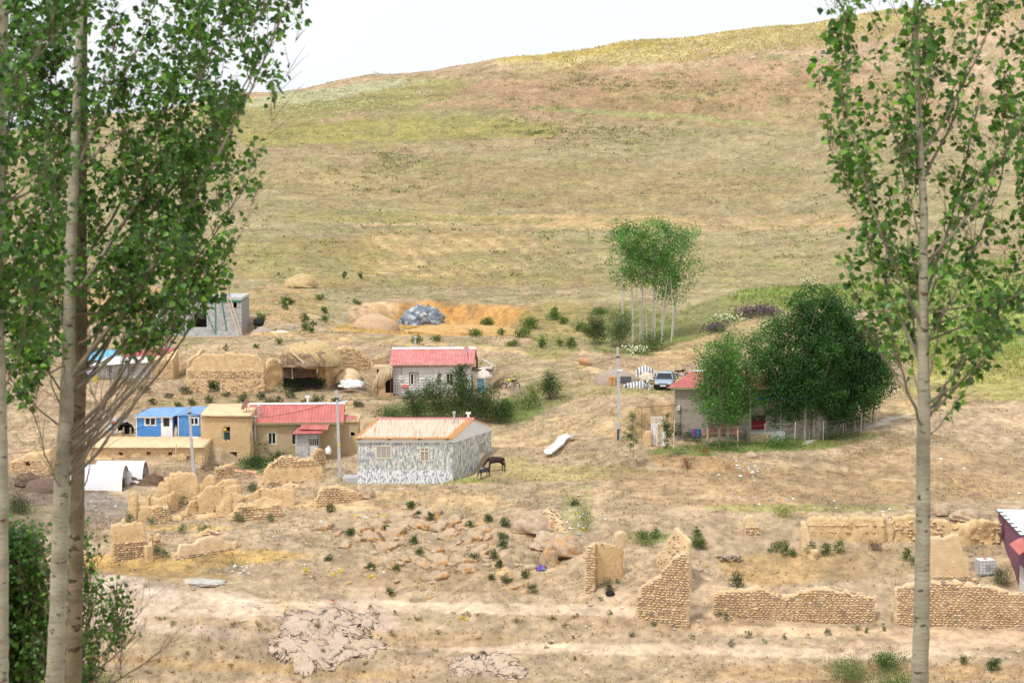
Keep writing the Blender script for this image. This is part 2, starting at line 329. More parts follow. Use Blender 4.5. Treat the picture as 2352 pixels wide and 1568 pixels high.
I = (np.arange(nu-1)[:, None]*ny+np.arange(ny-1)[None, :]).ravel()
gm = mat('soil', (.80, .80, .80), (1.18, 1.16, 1.12), rough=.95, scale=1.7, bump=.13, bscale=6, attr=True, detail=8, spec=.1)
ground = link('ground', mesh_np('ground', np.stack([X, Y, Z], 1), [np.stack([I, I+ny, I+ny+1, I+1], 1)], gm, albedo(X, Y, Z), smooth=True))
ground['kind'] = 'structure'
# ------------------------------------------------------------------ shared materials
MUD = mat('mud_plaster', (.62, .435, .23), (.75, .55, .315), rough=.95, scale=2.2, bump=.05, bscale=9, spec=.1, c3=(.47, .30, .14), c3scale=5, c3at=.6)
MUDP = mat('pale_mud', (.66, .48, .28), (.77, .59, .37), rough=.95, scale=2.0, bump=.05, bscale=8, spec=.1)
MUDB = mat('mud_brick', (.62, .43, .23), (.73, .53, .30), rough=.95, scale=3, bump=.06, bscale=7, stretch=(1, 1, 5), spec=.1, c3=(.30, .20, .11), c3scale=4, c3at=.64)
STONE = mat('field_stone', (.85, .85, .85), (1.15, 1.12, 1.08), rough=.9, scale=5, bump=.02, attr=True, spec=.15)
ROCK = mat('lichen_rock', (.44, .325, .215), (.58, .45, .31), rough=.95, scale=1.6, bump=.10, bscale=4, spec=.1, c3=(.56, .33, .14), c3scale=1.9, c3at=.535)
ROCKG = mat('grey_rock', (.44, .325, .225), (.58, .45, .33), rough=.9, scale=1.8, bump=.10, bscale=4, spec=.15)
RED = mat('red_metal_roof', (.47, .125, .11), (.60, .205, .18), rough=.5, scale=1.4, spec=.35, stretch=(1.5, .5, 1), contrast=(.3, .7))
BLUEROOF = mat('blue_metal_roof', (.26, .45, .72), (.34, .53, .78), rough=.4, scale=1.5, spec=.4)
WHITE = mat('white_paint', (.78, .78, .78), (.86, .86, .85), rough=.6, scale=2)
CREAM = mat('cream_paint', (.74, .68, .50), (.80, .76, .60), rough=.6, scale=3)
WHITEMETAL = mat('white_sheet_metal', (.86, .86, .87), (.92, .92, .92), rough=.35, scale=2)
GREYMETAL = mat('galvanised_metal', (.50, .53, .57), (.62, .64, .67), rough=.4, metal=.5, scale=8)
DARK = mat('interior_shade_black', (.012, .011, .010), rough=.95)  # near-black colour that stands in for the shade inside openings
GLASS = mat('dark_glass', (.02, .022, .025), rough=.12, spec=.5)
WOOD = mat('weathered_wood', (.36, .27, .17), (.50, .40, .28), rough=.85, scale=6, stretch=(1, 1, .2))
PALEWOOD = mat('pale_wood', (.60, .46, .28), (.70, .58, .40), rough=.85, scale=6)
DARKWOOD = mat('dark_wood', (.10, .07, .05), (.17, .12, .08), rough=.9, scale=6)
CONC = mat('concrete_pole', (.42, .43, .43), (.54, .54, .53), rough=.9, scale=5, bump=.01)
CEMENT = mat('cement_render', (.34, .30, .25), (.42, .38, .32), rough=.95, scale=2.2, bump=.03, bscale=12, c3=(.27, .24, .2), c3scale=1.2, c3at=.58)
BLOCK = mat('cement_block', (.92, .92, .92), (1.06, 1.06, 1.05), rough=.95, scale=4, attr=True, bump=.01)
MORTAR = mat('mortar', (.30, .27, .23), rough=.95)
BLACK = mat('black_rubber', (.02, .02, .02), rough=.8)
RUST = mat('rusty_iron', (.22, .10, .06), (.30, .15, .09), rough=.8, scale=9)
GREENSTEEL = mat('green_steel', (.02, .20, .12), (.03, .26, .16), rough=.5, scale=4)
SAND = mat('river_sand', (.36, .29, .235), (.44, .36, .29), rough=.97, scale=8, bump=.03, bscale=20)
DUNG = mat('dry_dung', (.13, .085, .055), (.22, .155, .10), rough=.97, scale=3, bump=.10, bscale=5, stretch=(.6, .6, 3))
STRAW = mat('straw', (.48, .34, .16), (.66, .50, .27), rough=.95, scale=5, bump=.10, bscale=10)
PLASTICW = mat('white_plastic', (.80, .80, .80), (.88, .88, .86), rough=.5, scale=3, bump=.03, bscale=5)
def stripemat(name, c1, c2, freq, axis='X', distort=1.5, bump=.03):
    m = mat(name, c1, c2, rough=.7, bump=bump, bscale=5); N = m.node_tree.nodes; L = m.node_tree.links.new
    wv = N.new('ShaderNodeTexWave'); wv.bands_direction = axis; wv.inputs['Scale'].default_value = freq; wv.inputs['Distortion'].default_value = distort
    mp = [n for n in N if n.type == 'MAPPING'][0]; L(mp.outputs[0], wv.inputs['Vector'])
    mi = [n for n in N if n.type == 'MIX'][0]; mr = [n for n in N if n.type == 'MAP_RANGE'][0]; L(wv.outputs['Fac'], mr.inputs[0]); return m
# ------------------------------------------------------------------ shapes
def hullmesh(n, sq=.8):
    bm = bmesh.new()
    for _ in range(n):
        v = Vector((random.gauss(0, 1), random.gauss(0, 1), random.gauss(0, 1))).normalized()
        v = Vector([math.copysign(abs(c)**sq, c) for c in v]); bm.verts.new(v*.5*random.uniform(.9, 1.08))
    r = bmesh.ops.convex_hull(bm, input=bm.verts)
    bmesh.ops.delete(bm, geom=[v for v in bm.verts if not v.link_faces], context='VERTS')
    bmesh.ops.triangulate(bm, faces=bm.faces); bm.verts.index_update()
    V = np.array([v.co[:] for v in bm.verts]); T = np.array([[v.index for v in f.verts] for f in bm.faces]); bm.free(); return V, T
def boxunit(j=.03):
    V = np.array([(x, y, z) for z in (-.5, .5) for y in (-.5, .5) for x in (-.5, .5)], float)
    V += np.random.default_rng(3).uniform(-j, j, V.shape)
    T = np.array([(0,2,1),(1,2,3),(4,5,6),(5,7,6),(0,1,4),(1,5,4),(1,3,5),(3,7,5),(3,2,7),(2,6,7),(2,0,6),(0,4,6)]); return V, T
STONES = [hullmesh(18, .65) for _ in range(10)]
PEBS = [hullmesh(10, .9) for _ in range(6)]
STONECOL = [(.66,.49,.30),(.70,.53,.33),(.62,.46,.28),(.58,.44,.30),(.72,.57,.39),(.42,.33,.26),(.54,.43,.33),(.66,.51,.36),(.34,.28,.25),(.74,.60,.43)]
BLOCKCOL = [(.50,.49,.48),(.55,.54,.53),(.46,.45,.45),(.60,.59,.58)]
BRICKCOL = [(.58,.43,.22),(.66,.50,.28),(.50,.35,.18),(.62,.44,.22)]
_units = {}
def unitmeshes(name, kind, cols, m):
    k = (name, kind, m.name)
    if k not in _units:
        src = STONES if kind == 'stone' else [boxunit()]
        _units[k] = [mesh_np(name, src[i % len(src)][0], [src[i % len(src)][1]], m, np.tile(c, (len(src[i % len(src)][0]), 1))) for i, c in enumerate(cols)], [(src[i % len(src)]) for i in range(len(cols))]
    return _units[k]
def place_units(parent, name, kind, cols, m, items, limit=300):
    """items: (pos, scale(3), euler(3), colour index); the largest ones as parts, the rest as one mass"""
    ms, src = unitmeshes(name, kind, cols, m)
    items = sorted(items, key=lambda t: -t[1][0]*t[1][2])
    for pos, sc, eu, ci in items[:limit]:
        o = bpy.data.objects.new(name, ms[ci]); COL.objects.link(o); o.parent = parent
        o.location = pos; o.scale = sc; o.rotation_euler = eu
    rest = items[limit:]
    if rest:
        Vs = []; Fs = []; Cs = []; n = 0
        for pos, sc, eu, ci in rest:
            M = (Matrix.Translation(pos) @ Matrix([[1,0,0,0],[0,1,0,0],[0,0,1,0],[0,0,0,1]]))
            R = np.array(__import__('mathutils').Euler(eu).to_matrix())
            V, T = src[ci]; Vs.append((V*np.array(sc)) @ R.T+np.array(pos)); Fs.append(T+n); n += len(V); Cs.append(np.tile(cols[ci], (len(V), 1)))
        link('small_'+name+'s', mesh_np(name+'s', np.concatenate(Vs), [np.concatenate(Fs)], m, np.concatenate(Cs)), parent, kind='stuff')
def stone_items(x0, x1, z0, topf, y, uw=.30, uh=.145, out=.05, inside=None, herring=.35, dark=.25, gap=.0, depth=.2):
    it = []; z = z0+uh*.5; r = 0
    while z < z0+12:
        x = x0+random.uniform(0, .5)*uw; any_ = False
        big = random.random() < .15
        while x < x1:
            w_ = uw*random.uniform(.55, 1.35); xc = x+w_/2
            if xc < x1 and z < topf(xc)-uh*.3 and (inside is None or inside(xc, z)) and random.random() > gap:
                yy = y(xc, z) if callable(y) else y
                ci = random.randrange(len(STONECOL)) if random.random() < dark else random.choice([0, 1, 2, 3, 4, 7, 9])
                it.append(((xc, yy-out*random.uniform(.3, 1.2), z+random.uniform(-.12, .12)*uh), (w_*1.0, depth, uh*random.uniform(.58, .92)), (random.uniform(-.1, .1), (herring if r % 2 else -herring)*random.uniform(.3, 1.2), random.uniform(-.15, .15)), ci))
            any_ = True; x += w_*random.uniform(.92, 1.05)
        if z > max(topf(x0+.1), topf((x0+x1)/2), topf(x1-.1), max(topf(x0+(x1-x0)*k/12) for k in range(13))): break
        z += uh*(1.0 if not big else 1.15); r += 1
    return it
def block_items(x0, x1, z0, z1, y, uw, uh, depth=.06, gapx=.02, gapz=.015, inside=None, ncol=4, topf=None, cut=()):
    it = []; z = z0; r = 0
    while z+uh*.6 < z1:
        h = min(uh, z1-z); x = x0-(uw/2 if r % 2 else 0)
        while x < x1:
            a = max(x, x0); b = min(x+uw, x1)
            for ha, hb, hc, hd in cut:
                if hc < z+h*.6 and z+h*.4 < hd and a < hb and b > ha:
                    if ha-a > b-hb: b = min(b, ha)
                    else: a = max(a, hb)
            if b-a > uw*.2 and (inside is None or inside((a+b)/2, z+h/2)) and (topf is None or z+h < topf((a+b)/2)):
                it.append((((a+b)/2, y+random.uniform(-.006, .006), z+h/2), (b-a-gapx, depth, h-gapz), (0, 0, 0), random.randrange(ncol)))
            x += uw
        z += uh; r += 1
    return it
def panel(mb, x0, x1, z0, z1, y0, y1, holes=()):
    xs = sorted({x0, x1, *[h[0] for h in holes], *[h[1] for h in holes]}); zs = sorted({z0, z1, *[h[2] for h in holes], *[h[3] for h in holes]})
    for i in range(len(xs)-1):
        # merge solid cells of a column
        z = None
        for j in range(len(zs)-1):
            xc = (xs[i]+xs[i+1])/2; zc = (zs[j]+zs[j+1])/2
            hole = any(h[0] < xc < h[1] and h[2] < zc < h[3] for h in holes)
            if not hole and z is None: z = zs[j]
            if hole and z is not None: mb.box(xs[i], xs[i+1], y0, y1, z, zs[j]); z = None
        if z is not None: mb.box(xs[i], xs[i+1], y0, y1, z, zs[-1])
def corr(mb, a, b, c, d, n, h=.04, th=.02):
    """ribbed sheet: a-b eave, d-c ridge"""
    a, b, c, d = map(Vector, (a, b, c, d)); up = (b-a).cross(d-a).normalized()
    if up.z < 0: up = -up
    ts = []
    for i in range(n):
        for t, hh in ((0, 0), (.5, 0), (.62, 1), (.88, 1)): ts.append(((i+t)/n, hh*h))
    ts.append((1, 0)); vs = []
    for t, hh in ts: vs += [a.lerp(b, t)+up*hh, d.lerp(c, t)+up*hh, a.lerp(b, t)+up*(hh-th), d.lerp(c, t)+up*(hh-th)]
    fs = []
    for i in range(len(ts)-1):
        k = i*4; fs += [(k, k+4, k+5, k+1), (k+2, k+3, k+7, k+6), (k, k+2, k+6, k+4), (k+1, k+5, k+7, k+3)]
    k = (len(ts)-1)*4; fs += [(0, 1, 3, 2), (k, k+2, k+3, k+1)]
    mb.add(vs, fs)
def window(parent, x0, x1, z0, z1, y, fm, nx=2, fw=.06, pane=None, depth=.08, name='window', shear=0, label=None, nz=1):
    mb = MB(); mb.box(x0, x0+fw, y, y+depth, z0, z1); mb.box(x1-fw, x1, y, y+depth, z0, z1)
    mb.box(x0+fw, x1-fw, y, y+depth, z0, z0+fw); mb.box(x0+fw, x1-fw, y, y+depth, z1-fw, z1)
    for i in range(1, nx):
        xc = x0+(x1-x0)*i/nx; mb.box(xc-fw*.4, xc+fw*.4, y+.01, y+depth-.01, z0+fw, z1-fw)
    w = mb.build(name, fm, parent, shear=shear, label=label)
    for i in range(nx):
        a = x0+(x1-x0)*i/nx+fw*.5; b = x0+(x1-x0)*(i+1)/nx-fw*.5
        MB().box(a, b, y+depth*.6, y+depth*.6+.012, z0+fw*.6, z1-fw*.6).build('pane', pane or GLASS, w, shear=shear)
    return w
def bp(px, py, Y): p = P(px, py, Y); return p
def frame_at(px, py, Y, pxR=None, YR=None):
    """origin on the ground at the left end, x axis towards the right end"""
    a = P(px, py, Y); rot = 0
    if pxR is not None:
        b = P(pxR, py, YR); rot = math.atan2(b.y-a.y, b.x-a.x)
    return a, rot
def interp(tops):
    xs = [t[0] for t in tops]; hs = [t[1] for t in tops]
    return lambda x: float(np.interp(x, xs, hs))
def mud_sheet(L_, topf, thick=.45, base=-.6, holes=(), seed=0, cell=.2, rough=.05, taper=.4, lean=0.):
    nx = max(4, int(L_/cell)); H = max(topf(L_*i/20) for i in range(21)); nz = max(4, int((H-base)/cell))
    xs = np.linspace(0, L_, nx+1); ts = np.linspace(0, 1, nz+1)
    V = np.zeros((2, nx+1, nz+1, 3))
    for i, x in enumerate(xs):
        h = topf(x)+((fbm(x*1.7+seed, seed*3.1, 71, 3)-.5)*.30+(fbm(x*5+seed, seed*1.1, 72, 2)-.5)*.30)*min(1, topf(x))
        for j, t in enumerate(ts):
            z = base+(h-base)*t; th = thick*(1-taper*t**2)
            e = min(x, L_-x)/max(thick, .01); th *= 1.
            n1 = (fbm(x*1.1+seed*7, z*1.1, 73, 3)-.5)*rough*4+(fbm(x*4.5+seed, z*4.5, 74, 2)-.5)*rough*1.6-max(0, fbm(x*2.2+seed*2, z*.5, 75, 2)-.62)*rough*5; n2 = (fbm(x*1.1, z*1.1+seed*5, 79, 3)-.5)*rough*4
            V[0, i, j] = (x, -th/2+n1+lean*z, z); V[1, i, j] = (x, th/2+n2+lean*z, z)
            if i in (0, nx): V[:, i, j, 0] += (fbm(z*1.5+seed, i+.5, 83, 3)-.5)*.35
    idx = np.arange(2*(nx+1)*(nz+1)).reshape(2, nx+1, nz+1); F_ = []
    def solid(i, j):
        if i < 0 or j < 0 or i >= nx or j >= nz: return False
        xc = (xs[i]+xs[i+1])/2; zc = (V[0, i, j, 2]+V[0, i+1, j+1, 2])/2
        return not any(a < xc < b and c < zc < d for a, b, c, d in holes)
    for i in range(nx):
        for j in range(nz):
            if not solid(i, j): continue
            a, b, c, d = idx[0, i, j], idx[0, i+1, j], idx[0, i+1, j+1], idx[0, i, j+1]
            e, f, g, h = idx[1, i, j], idx[1, i+1, j], idx[1, i+1, j+1], idx[1, i, j+1]
            F_ += [(a, b, c, d), (e, h, g, f)]
            if not solid(i-1, j): F_.append((a, d, h, e))
            if not solid(i+1, j): F_.append((b, f, g, c))
            if not solid(i, j-1): F_.append((a, e, f, b))
            if not solid(i, j+1): F_.append((d, c, g, h))
    return V.reshape(-1, 3), [np.array(F_)]
_mw = [0]
def mud_wall(name, label, cat, px0, px1, pyb, Y0, Y1, tops, m=None, thick=.5, holes=(), stone=None, group=None, rough=.05, pyb1=None, cell=.2, stonemat=None, top_stones=False, ends=False, taper=.4, base=-.8, auto=True):
    """a ruined wall: tops are (px, py) of its upper edge as seen; stone: (py_low, py_high) band with courses"""
    _mw[0] += 1; seed = _mw[0]*3.7; m = m or MUD; thick *= .72 if name in ('ruin_wall', 'ruin_spire', 'ruin_pier') else 1
    if auto:
        g_ = G((px0+px1)/2, (pyb+(pyb1 or pyb))/2-3); dY = max(-6, min(6, g_.y+thick/2-(Y0+Y1)/2)); Y0 += dY; Y1 += dY
    A = P(px0, pyb, Y0); B = P(px1, pyb1 or pyb, Y1); L_ = math.hypot(B.x-A.x, B.y-A.y); rot = math.atan2(B.y-A.y, B.x-A.x)
    zb = min(A.z, B.z)
    def tx(px):
        u = (px-1176)/F; # where the view ray meets the wall line
        dx, dy = math.cos(rot), math.sin(rot)
        t = (u*A.y-A.x)/(dx-u*dy); return max(0, min(L_, t))
    def tz(px, py): x = tx(px); Yx = A.y+math.sin(rot)*x; return P(px, py, Yx).z-zb
    pts = sorted((tx(a), max(.1, tz(a, b))) for a, b in tops)
    topf = interp(pts)
    hs = [(tx(a), tx(b), tz((a+b)/2, d), tz((a+b)/2, c)) for a, b, c, d in holes]
    V, Fs = mud_sheet(L_, topf, thick, base, hs, seed, cell, rough, taper)
    if name == 'ruin_wall' and not stone: stone = [(pyb, pyb-13, dict(gap=.5, dark=.5, uw=.26, uh=.15, out=.0))]
    parts = stone or top_stones or ends
    if not parts:
        o = link(name, mesh_np(name, V, Fs, m, smooth=False)); o.location = (A.x, A.y, zb); o.rotation_euler = (0, 0, rot); tag(o, label, cat, group); return o
    t = thing(name, label, cat, (A.x, A.y, zb), rot, group)
    link('mud_core', mesh_np('mud_core', V, Fs, m, smooth=False), t)
    ins = (lambda x, z: not any(a-.05 < x < b+.05 and c < z < d for a, b, c, d in hs)) if hs else None
    items = []
    for st in (stone if isinstance(stone, list) else ([stone] if stone else [])):
        zl = tz((px0+px1)/2, st[0]); zh = tz((px0+px1)/2, st[1]); kw = st[2] if len(st) > 2 else {}
        items += stone_items(kw.pop('x0', .02) if 'x0' in kw else .02, L_-.02, zl, lambda x: min(topf(x), zh)-.02, lambda x, z: -thick/2*(1-taper*(max(0, z-base)/(max(.3, topf(x)-base)))**2), inside=ins, **kw)
    if top_stones:
        x = 0
        while x < L_:
            items.append(((x, random.uniform(-.15, .1), topf(x)+random.uniform(-.05, .04)), (random.uniform(.2, .38), random.uniform(.2, .3), random.uniform(.1, .17)), (random.uniform(-.3, .3), random.uniform(-.3, .3), random.uniform(0, 3)), random.randrange(10))); x += random.uniform(.16, .34)
    place_units(t, 'stone', 'stone', STONECOL, stonemat or STONE, items); return t
# ================================================================== painted house with the orange roof
def gable_roof(t, L_, D, H, rise, over, n, m, capm, sh=0, endover=.25, hb=.04, capw=.14, gables=True, name='roof'):
    """ribbed gable roof over a plan 0..L_ by 0..D with its ridge along x"""
    sl = rise/(D/2); y0 = -over; z0 = H-over*sl
    mb = MB(); corr(mb, (-endover, y0, z0+.03), (L_+endover, y0, z0+.03), (L_+endover, D/2, H+rise+.03), (-endover, D/2, H+rise+.03), n, hb)
    r = mb.build(name, m, t, shear=sh, label='front roof slope')
    mb = MB(); corr(mb, (L_+endover, D+over, z0+.03), (-endover, D+over, z0+.03), (-endover, D/2, H+rise+.03), (L_+endover, D/2, H+rise+.03), n, hb)
    mb.build(name, m, t, shear=sh, label='rear roof slope')
    mb = MB(); mb.prism_x([(D/2-capw, H+rise-capw*sl+.085), (D/2, H+rise+.09), (D/2+capw, H+rise-capw*sl+.085), (D/2, H+rise+.14)], -endover-.02, L_+endover+.02)
    mb.build('ridge_cap', capm, t, shear=sh)
    return r
s = 150/F*1.0
A, rot = frame_at(822, 1096, 150)
PH = thing('painted_house', 'single-storey house daubed in white and blue-grey streaks under an orange and white striped metal roof', 'house', A, 0)
Lp, Dp, Hp, SH = 7.52, 6.6, 3.2, .44
STREAK = mat('streaked_paint', (.82, .80, .70), (.25, .29, .34), rough=.9, scale=3.6, contrast=(.43, .56), stretch=(1.5, 1.5, .55), detail=10, bump=.03, bscale=8, c3=(.05, .06, .08), c3scale=8.5, c3at=.60)
[setattr(n.inputs['Roughness'], 'default_value', .78) for n in STREAK.node_tree.nodes if n.type == 'TEX_NOISE']
def X_(px): return (px-822)*s
def Z_(py): return (1096-py)*s
wx0, wx1, wz0, wz1 = X_(864), X_(901), Z_(1052), Z_(1021)
vx0, vx1, vz0, vz1 = X_(967), X_(988), Z_(1058), Z_(1026)
mb = MB(); panel(mb, 0, Lp, -1, Z_(1014), 0, .25, [(wx0, wx1, wz0, wz1), (vx0, vx1, vz0, vz1)]); 
for k in range(2): pass
mb.box(0, .25, .25, Dp, -1, Z_(1014)); mb.box(0, Lp, Dp, Dp+.25, -1, Hp)
mb.build('wall', STREAK, PH, shear=SH)
# right side wall with door opening
mb = MB(); dz1 = 2.15; dy0, dy1 = Dp*.70, Dp*.86
mb.box(Lp-.25, Lp, .25, dy0, -1, 2.75); mb.box(Lp-.25, Lp, dy1, Dp, -1, 2.75); mb.box(Lp-.25, Lp, dy0, dy1, dz1, 2.75); mb.box(Lp-.25, Lp, dy0, dy1, -1, .12)
mb.build('side_wall', STREAK, PH, shear=SH)
mb = MB(); mb.box(-.02, Lp+.02, -.03, .25, Z_(1014), Hp); mb.box(-.02, .25, .25, Dp, Z_(1014), Hp)
mb.build('upper_band', WHITE, PH, shear=SH)
mb = MB(); mb.prism_x([(0, 2.75), (Dp+.2, 2.75), (Dp+.2, Hp), (Dp/2, Hp+.98), (0, Hp)], Lp-.28, Lp+.03); mb.build('gable', WHITE, PH, shear=SH)
PLINTH = mat('whitewashed_plinth', (.82, .83, .84), (.30, .35, .42), rough=.9, scale=8, contrast=(.47, .58), stretch=(1.4, 1.4, .5), detail=7)
mb = MB(); mb.box(-.02, Lp+.02, -.03, 0, -1, .58); mb.build('plinth', PLINTH, PH, shear=SH)
LACE = mat('lace_curtain', (.28, .25, .21), (.48, .44, .37), rough=.9, scale=9, stretch=(6, 1, .5))
w1 = window(PH, wx0, wx1, wz0, wz1, -.03, CREAM, 3, .07, LACE, shear=SH)
mb = MB()
for k in range(14): x = wx0+.1+(wx1-wx0-.2)*k/13; mb.box(x-.008, x+.008, -.045, -.03, wz0+.06, wz1-.06)
mb.build('window_bars', WHITE, w1, shear=SH)
w2 = window(PH, vx0, vx1, vz0, vz1, -.03, CREAM, 2, .06, LACE, shear=SH)
MB().box(vx0, vx1, -.05, -.03, vz1-.34, vz1-.27).build('transom', CREAM, w2, shear=SH)
d = MB().box(Lp-.10, Lp-.04, dy0+.03, dy1-.03, .12, dz1-.03).build('side_door', CREAM, PH, shear=SH)
MB().box(Lp-.04, Lp-.02, dy0+.12, dy1-.12, 1.15, dz1-.15).build('pane', LACE, d, shear=SH)
ORG = stripemat('orange_white_roof', (.80, .80, .76), (.80, .33, .05), 1, 'X', 0, bump=0)
def orange_roof():
    """white sheets whose orange paint survives at the ends and in streaks"""
    m = bpy.data.materials.new('orange_white_roof'); m.use_nodes = True; N = m.node_tree.nodes; L = m.node_tree.links.new
    b = N['Principled BSDF']; b.inputs['Roughness'].default_value = .5
    tc = N.new('ShaderNodeTexCoord'); sp = N.new('ShaderNodeSeparateXYZ'); L(tc.outputs['Object'], sp.inputs[0])
    mp = N.new('ShaderNodeMapping'); mp.inputs['Scale'].default_value = (9, .3, .3); L(tc.outputs['Object'], mp.inputs[0])
    n = N.new('ShaderNodeTexNoise'); n.inputs['Scale'].default_value = 1.6; n.inputs['Detail'].default_value = 3; L(mp.outputs[0], n.inputs['Vector'])
    def mth(op, a, b_=None):
        k = N.new('ShaderNodeMath'); k.operation = op
        for i, v in enumerate((a, b_)):
            if v is None: continue
            if isinstance(v, (int, float)): k.inputs[i].default_value = v
            else: L(v, k.inputs[i])
        return k.outputs[0]
    y = sp.outputs['Y']; x = sp.outputs['X']
    xs = mth('SUBTRACT', x, mth('MULTIPLY', y, SH))
    edge = mth('MAXIMUM', mth('MULTIPLY', mth('SUBTRACT', .02, y), 1.6), mth('MAXIMUM', mth('MULTIPLY', mth('SUBTRACT', xs, Lp-.55), .9), mth('MULTIPLY', mth('SUBTRACT', .25, xs), 1.6)))
    edge = mth('MINIMUM', mth('MAXIMUM', edge, 0), 1)
    f = mth('ADD', mth('MULTIPLY', n.outputs['Fac'], .9), mth('MULTIPLY', edge, .65))
    mr = N.new('ShaderNodeMapRange'); mr.inputs[1].default_value = .50; mr.inputs[2].default_value = .58; L(f, mr.inputs[0])
    mi = N.new('ShaderNodeMix'); mi.data_type = 'RGBA'; mi.inputs[6].default_value = (.76, .71, .60, 1); mi.inputs[7].default_value = (.68, .35, .13, 1)
    L(mr.outputs[0], mi.inputs[0])
    gr = mth('FRACT', mth('MULTIPLY', mth('ADD', xs, .22), 44/(Lp+.44))); gl = mth('LESS_THAN', gr, .42)
    m2 = N.new('ShaderNodeMix'); m2.data_type = 'RGBA'; m2.blend_type = 'MULTIPLY'; L(mth('MULTIPLY', gl, .75), m2.inputs[0]); L(mi.outputs[2], m2.inputs[6]); m2.inputs[7].default_value = (.62, .47, .30, 1)
    L(m2.outputs[2], b.inputs['Base Color']); return m
ORG = orange_roof()
gable_roof(PH, Lp, Dp, Hp, 1.0, .3, 44, ORG, mat('pink_ridge', (.62, .22, .24)), SH, endover=.22, hb=.05)
for x in (.25, 2.6, 5.0, 7.2): MB().box(x-.08, x+.08, -.28, 0, Hp-.16, Hp-.06).build('rafter_end', DARKWOOD, PH, shear=SH)
def pipe(par, x, y, z0, z1, r=.07, m=GREYMETAL, cap='round', name='chimney_pipe', sh=0):
    o = MB().tube([(x, y, z0), (x, y, z1)], r, 10).build(name, m, par, shear=sh)
    mb = MB()
    if cap == 'round': mb.tube([(x, y, z1), (x, y, z1+.22)], r*1.7, 10)
    elif cap == 'tee': mb.tube([(x-.14, y, z1+.03), (x+.14, y, z1+.03)], r*.8, 8); mb.tube([(x-.14, y, z1-.05), (x-.14, y, z1+.12)], r*.75, 8); mb.tube([(x+.14, y, z1-.05), (x+.14, y, z1+.12)], r*.75, 8)
    elif cap == 'cone': mb.lathe([(r*2, 0), (r*2, .03), (.01, .14)], (x, y, z1+.06), 10)
    mb.build('pipe_cap', m, o, shear=sh)
    return o
pipe(PH, 6.55, Dp*.36, 3.2, 4.75, .07, cap='round', sh=SH)
pipe(PH, 6.5, Dp*.75, 3.6, 4.45, .09, WHITE, 'tee', sh=SH)
mb = MB(); mb.tube([(Lp+.05, 1.4, 0), (Lp+.05, 1.4, 2.3)], .018); mb.tube([(Lp+.05, 2.7, .6), (Lp+.05, 2.7, 2.9)], .018); mb.tube([(Lp+.05, 1.4, 2.3), (Lp+.05, Dp, 2.32)], .018); mb.build('service_pipe', CREAM, PH, shear=SH)
o = MB().box(-1.25, -.05, .3, 2.0, -.8, -.1).build('concrete_slab', CONC); o.location = A; tag(o, 'flat pale concrete slab on the ground at the left corner of the white streaked house', 'slab')

# ================================================================== long brick house with the red roof
Yb = 162; s = Yb/F
A, rot = frame_at(578, 1045, Yb)
BH = thing('brick_house', 'yellow brick house with a long red ribbed metal roof and a grey block porch', 'house', A, math.radians(4))
def X_(px): return (px-578)*s
def Z_(py): return (1045-py)*s
BRICK = mat('yellow_brick', (.60, .43, .22), (.74, .56, .31), rough=.9, scale=6, bump=.02)
def brickify(m, bw=.22, bh=.075):
    N = m.node_tree.nodes; L = m.node_tree.links.new
    bt = N.new('ShaderNodeTexBrick'); bt.inputs['Scale'].default_value = 1; bt.inputs['Brick Width'].default_value = bw; bt.inputs['Row Height'].default_value = bh; bt.inputs['Mortar Size'].default_value = .012
    bt.inputs['Color1'].default_value = (.84, .69, .44, 1); bt.inputs['Color2'].default_value = (.72, .55, .32, 1); bt.inputs['Mortar'].default_value = (.24, .18, .12, 1)
    mp = N.new('ShaderNodeMapping'); mp.inputs['Rotation'].default_value = (math.radians(90), 0, 0); tc = [n for n in N if n.type == 'TEX_COORD'][0]
    L(tc.outputs['Object'], mp.inputs[0]); L(mp.outputs[0], bt.inputs['Vector'])
    mi = N.new('ShaderNodeMix'); mi.data_type = 'RGBA'; mi.inputs[0].default_value = .75
    old = m.node_tree.nodes['Principled BSDF'].inputs['Base Color'].links[0].from_socket
    L(old, mi.inputs[6]); L(bt.outputs['Color'], mi.inputs[7]); L(mi.outputs[2], N['Principled BSDF'].inputs['Base Color'])
    bp_ = N.new('ShaderNodeBump'); bp_.inputs['Distance'].default_value = .02; L(bt.outputs['Fac'], bp_.inputs['Height']); bp_.invert = True; L(bp_.outputs[0], N['Principled BSDF'].inputs['Normal']); return m
brickify(BRICK)
Lb, Db, Hb = 7.55, 6.4, 2.85
w1 = (X_(616), X_(635), Z_(1020), Z_(992)); w2 = (X_(670), X_(681), Z_(1022), Z_(995))
mb = MB(); panel(mb, 0, Lb, -.8, Hb, 0, .3, [w1, w2]); mb.box(0, .3, .3, Db, -.8, Hb); mb.box(Lb-.3, Lb, .3, Db, -.8, Hb); mb.box(0, Lb, Db, Db+.3, -.8, Hb)
mb.build('wall', BRICK, BH)
window(BH, w1[0], w1[1], w1[2], w1[3], .02, WHITE, 2, .07); window(BH, w2[0], w2[1], w2[2], w2[3], .02, CREAM, 1, .07)
PATCH = mat('mortar_patch', (.62, .48, .28), (.56, .40, .2), rough=.95)
mb = MB(); mb.box(w1[0]-.25, w1[0], -.015, 0, w1[2]-.3, w1[3]+.35); mb.box(w1[1], w1[1]+.15, -.015, 0, w1[2]-.2, w1[3]+.3); mb.box(w1[0], w1[1], -.015, 0, w1[3], w1[3]+.3); mb.build('render_patch', PATCH, BH); MB().box(w2[0]-.15, w2[0], -.015, 0, w2[2]-.1, w2[3]+.2).build('render_patch', PATCH, BH)
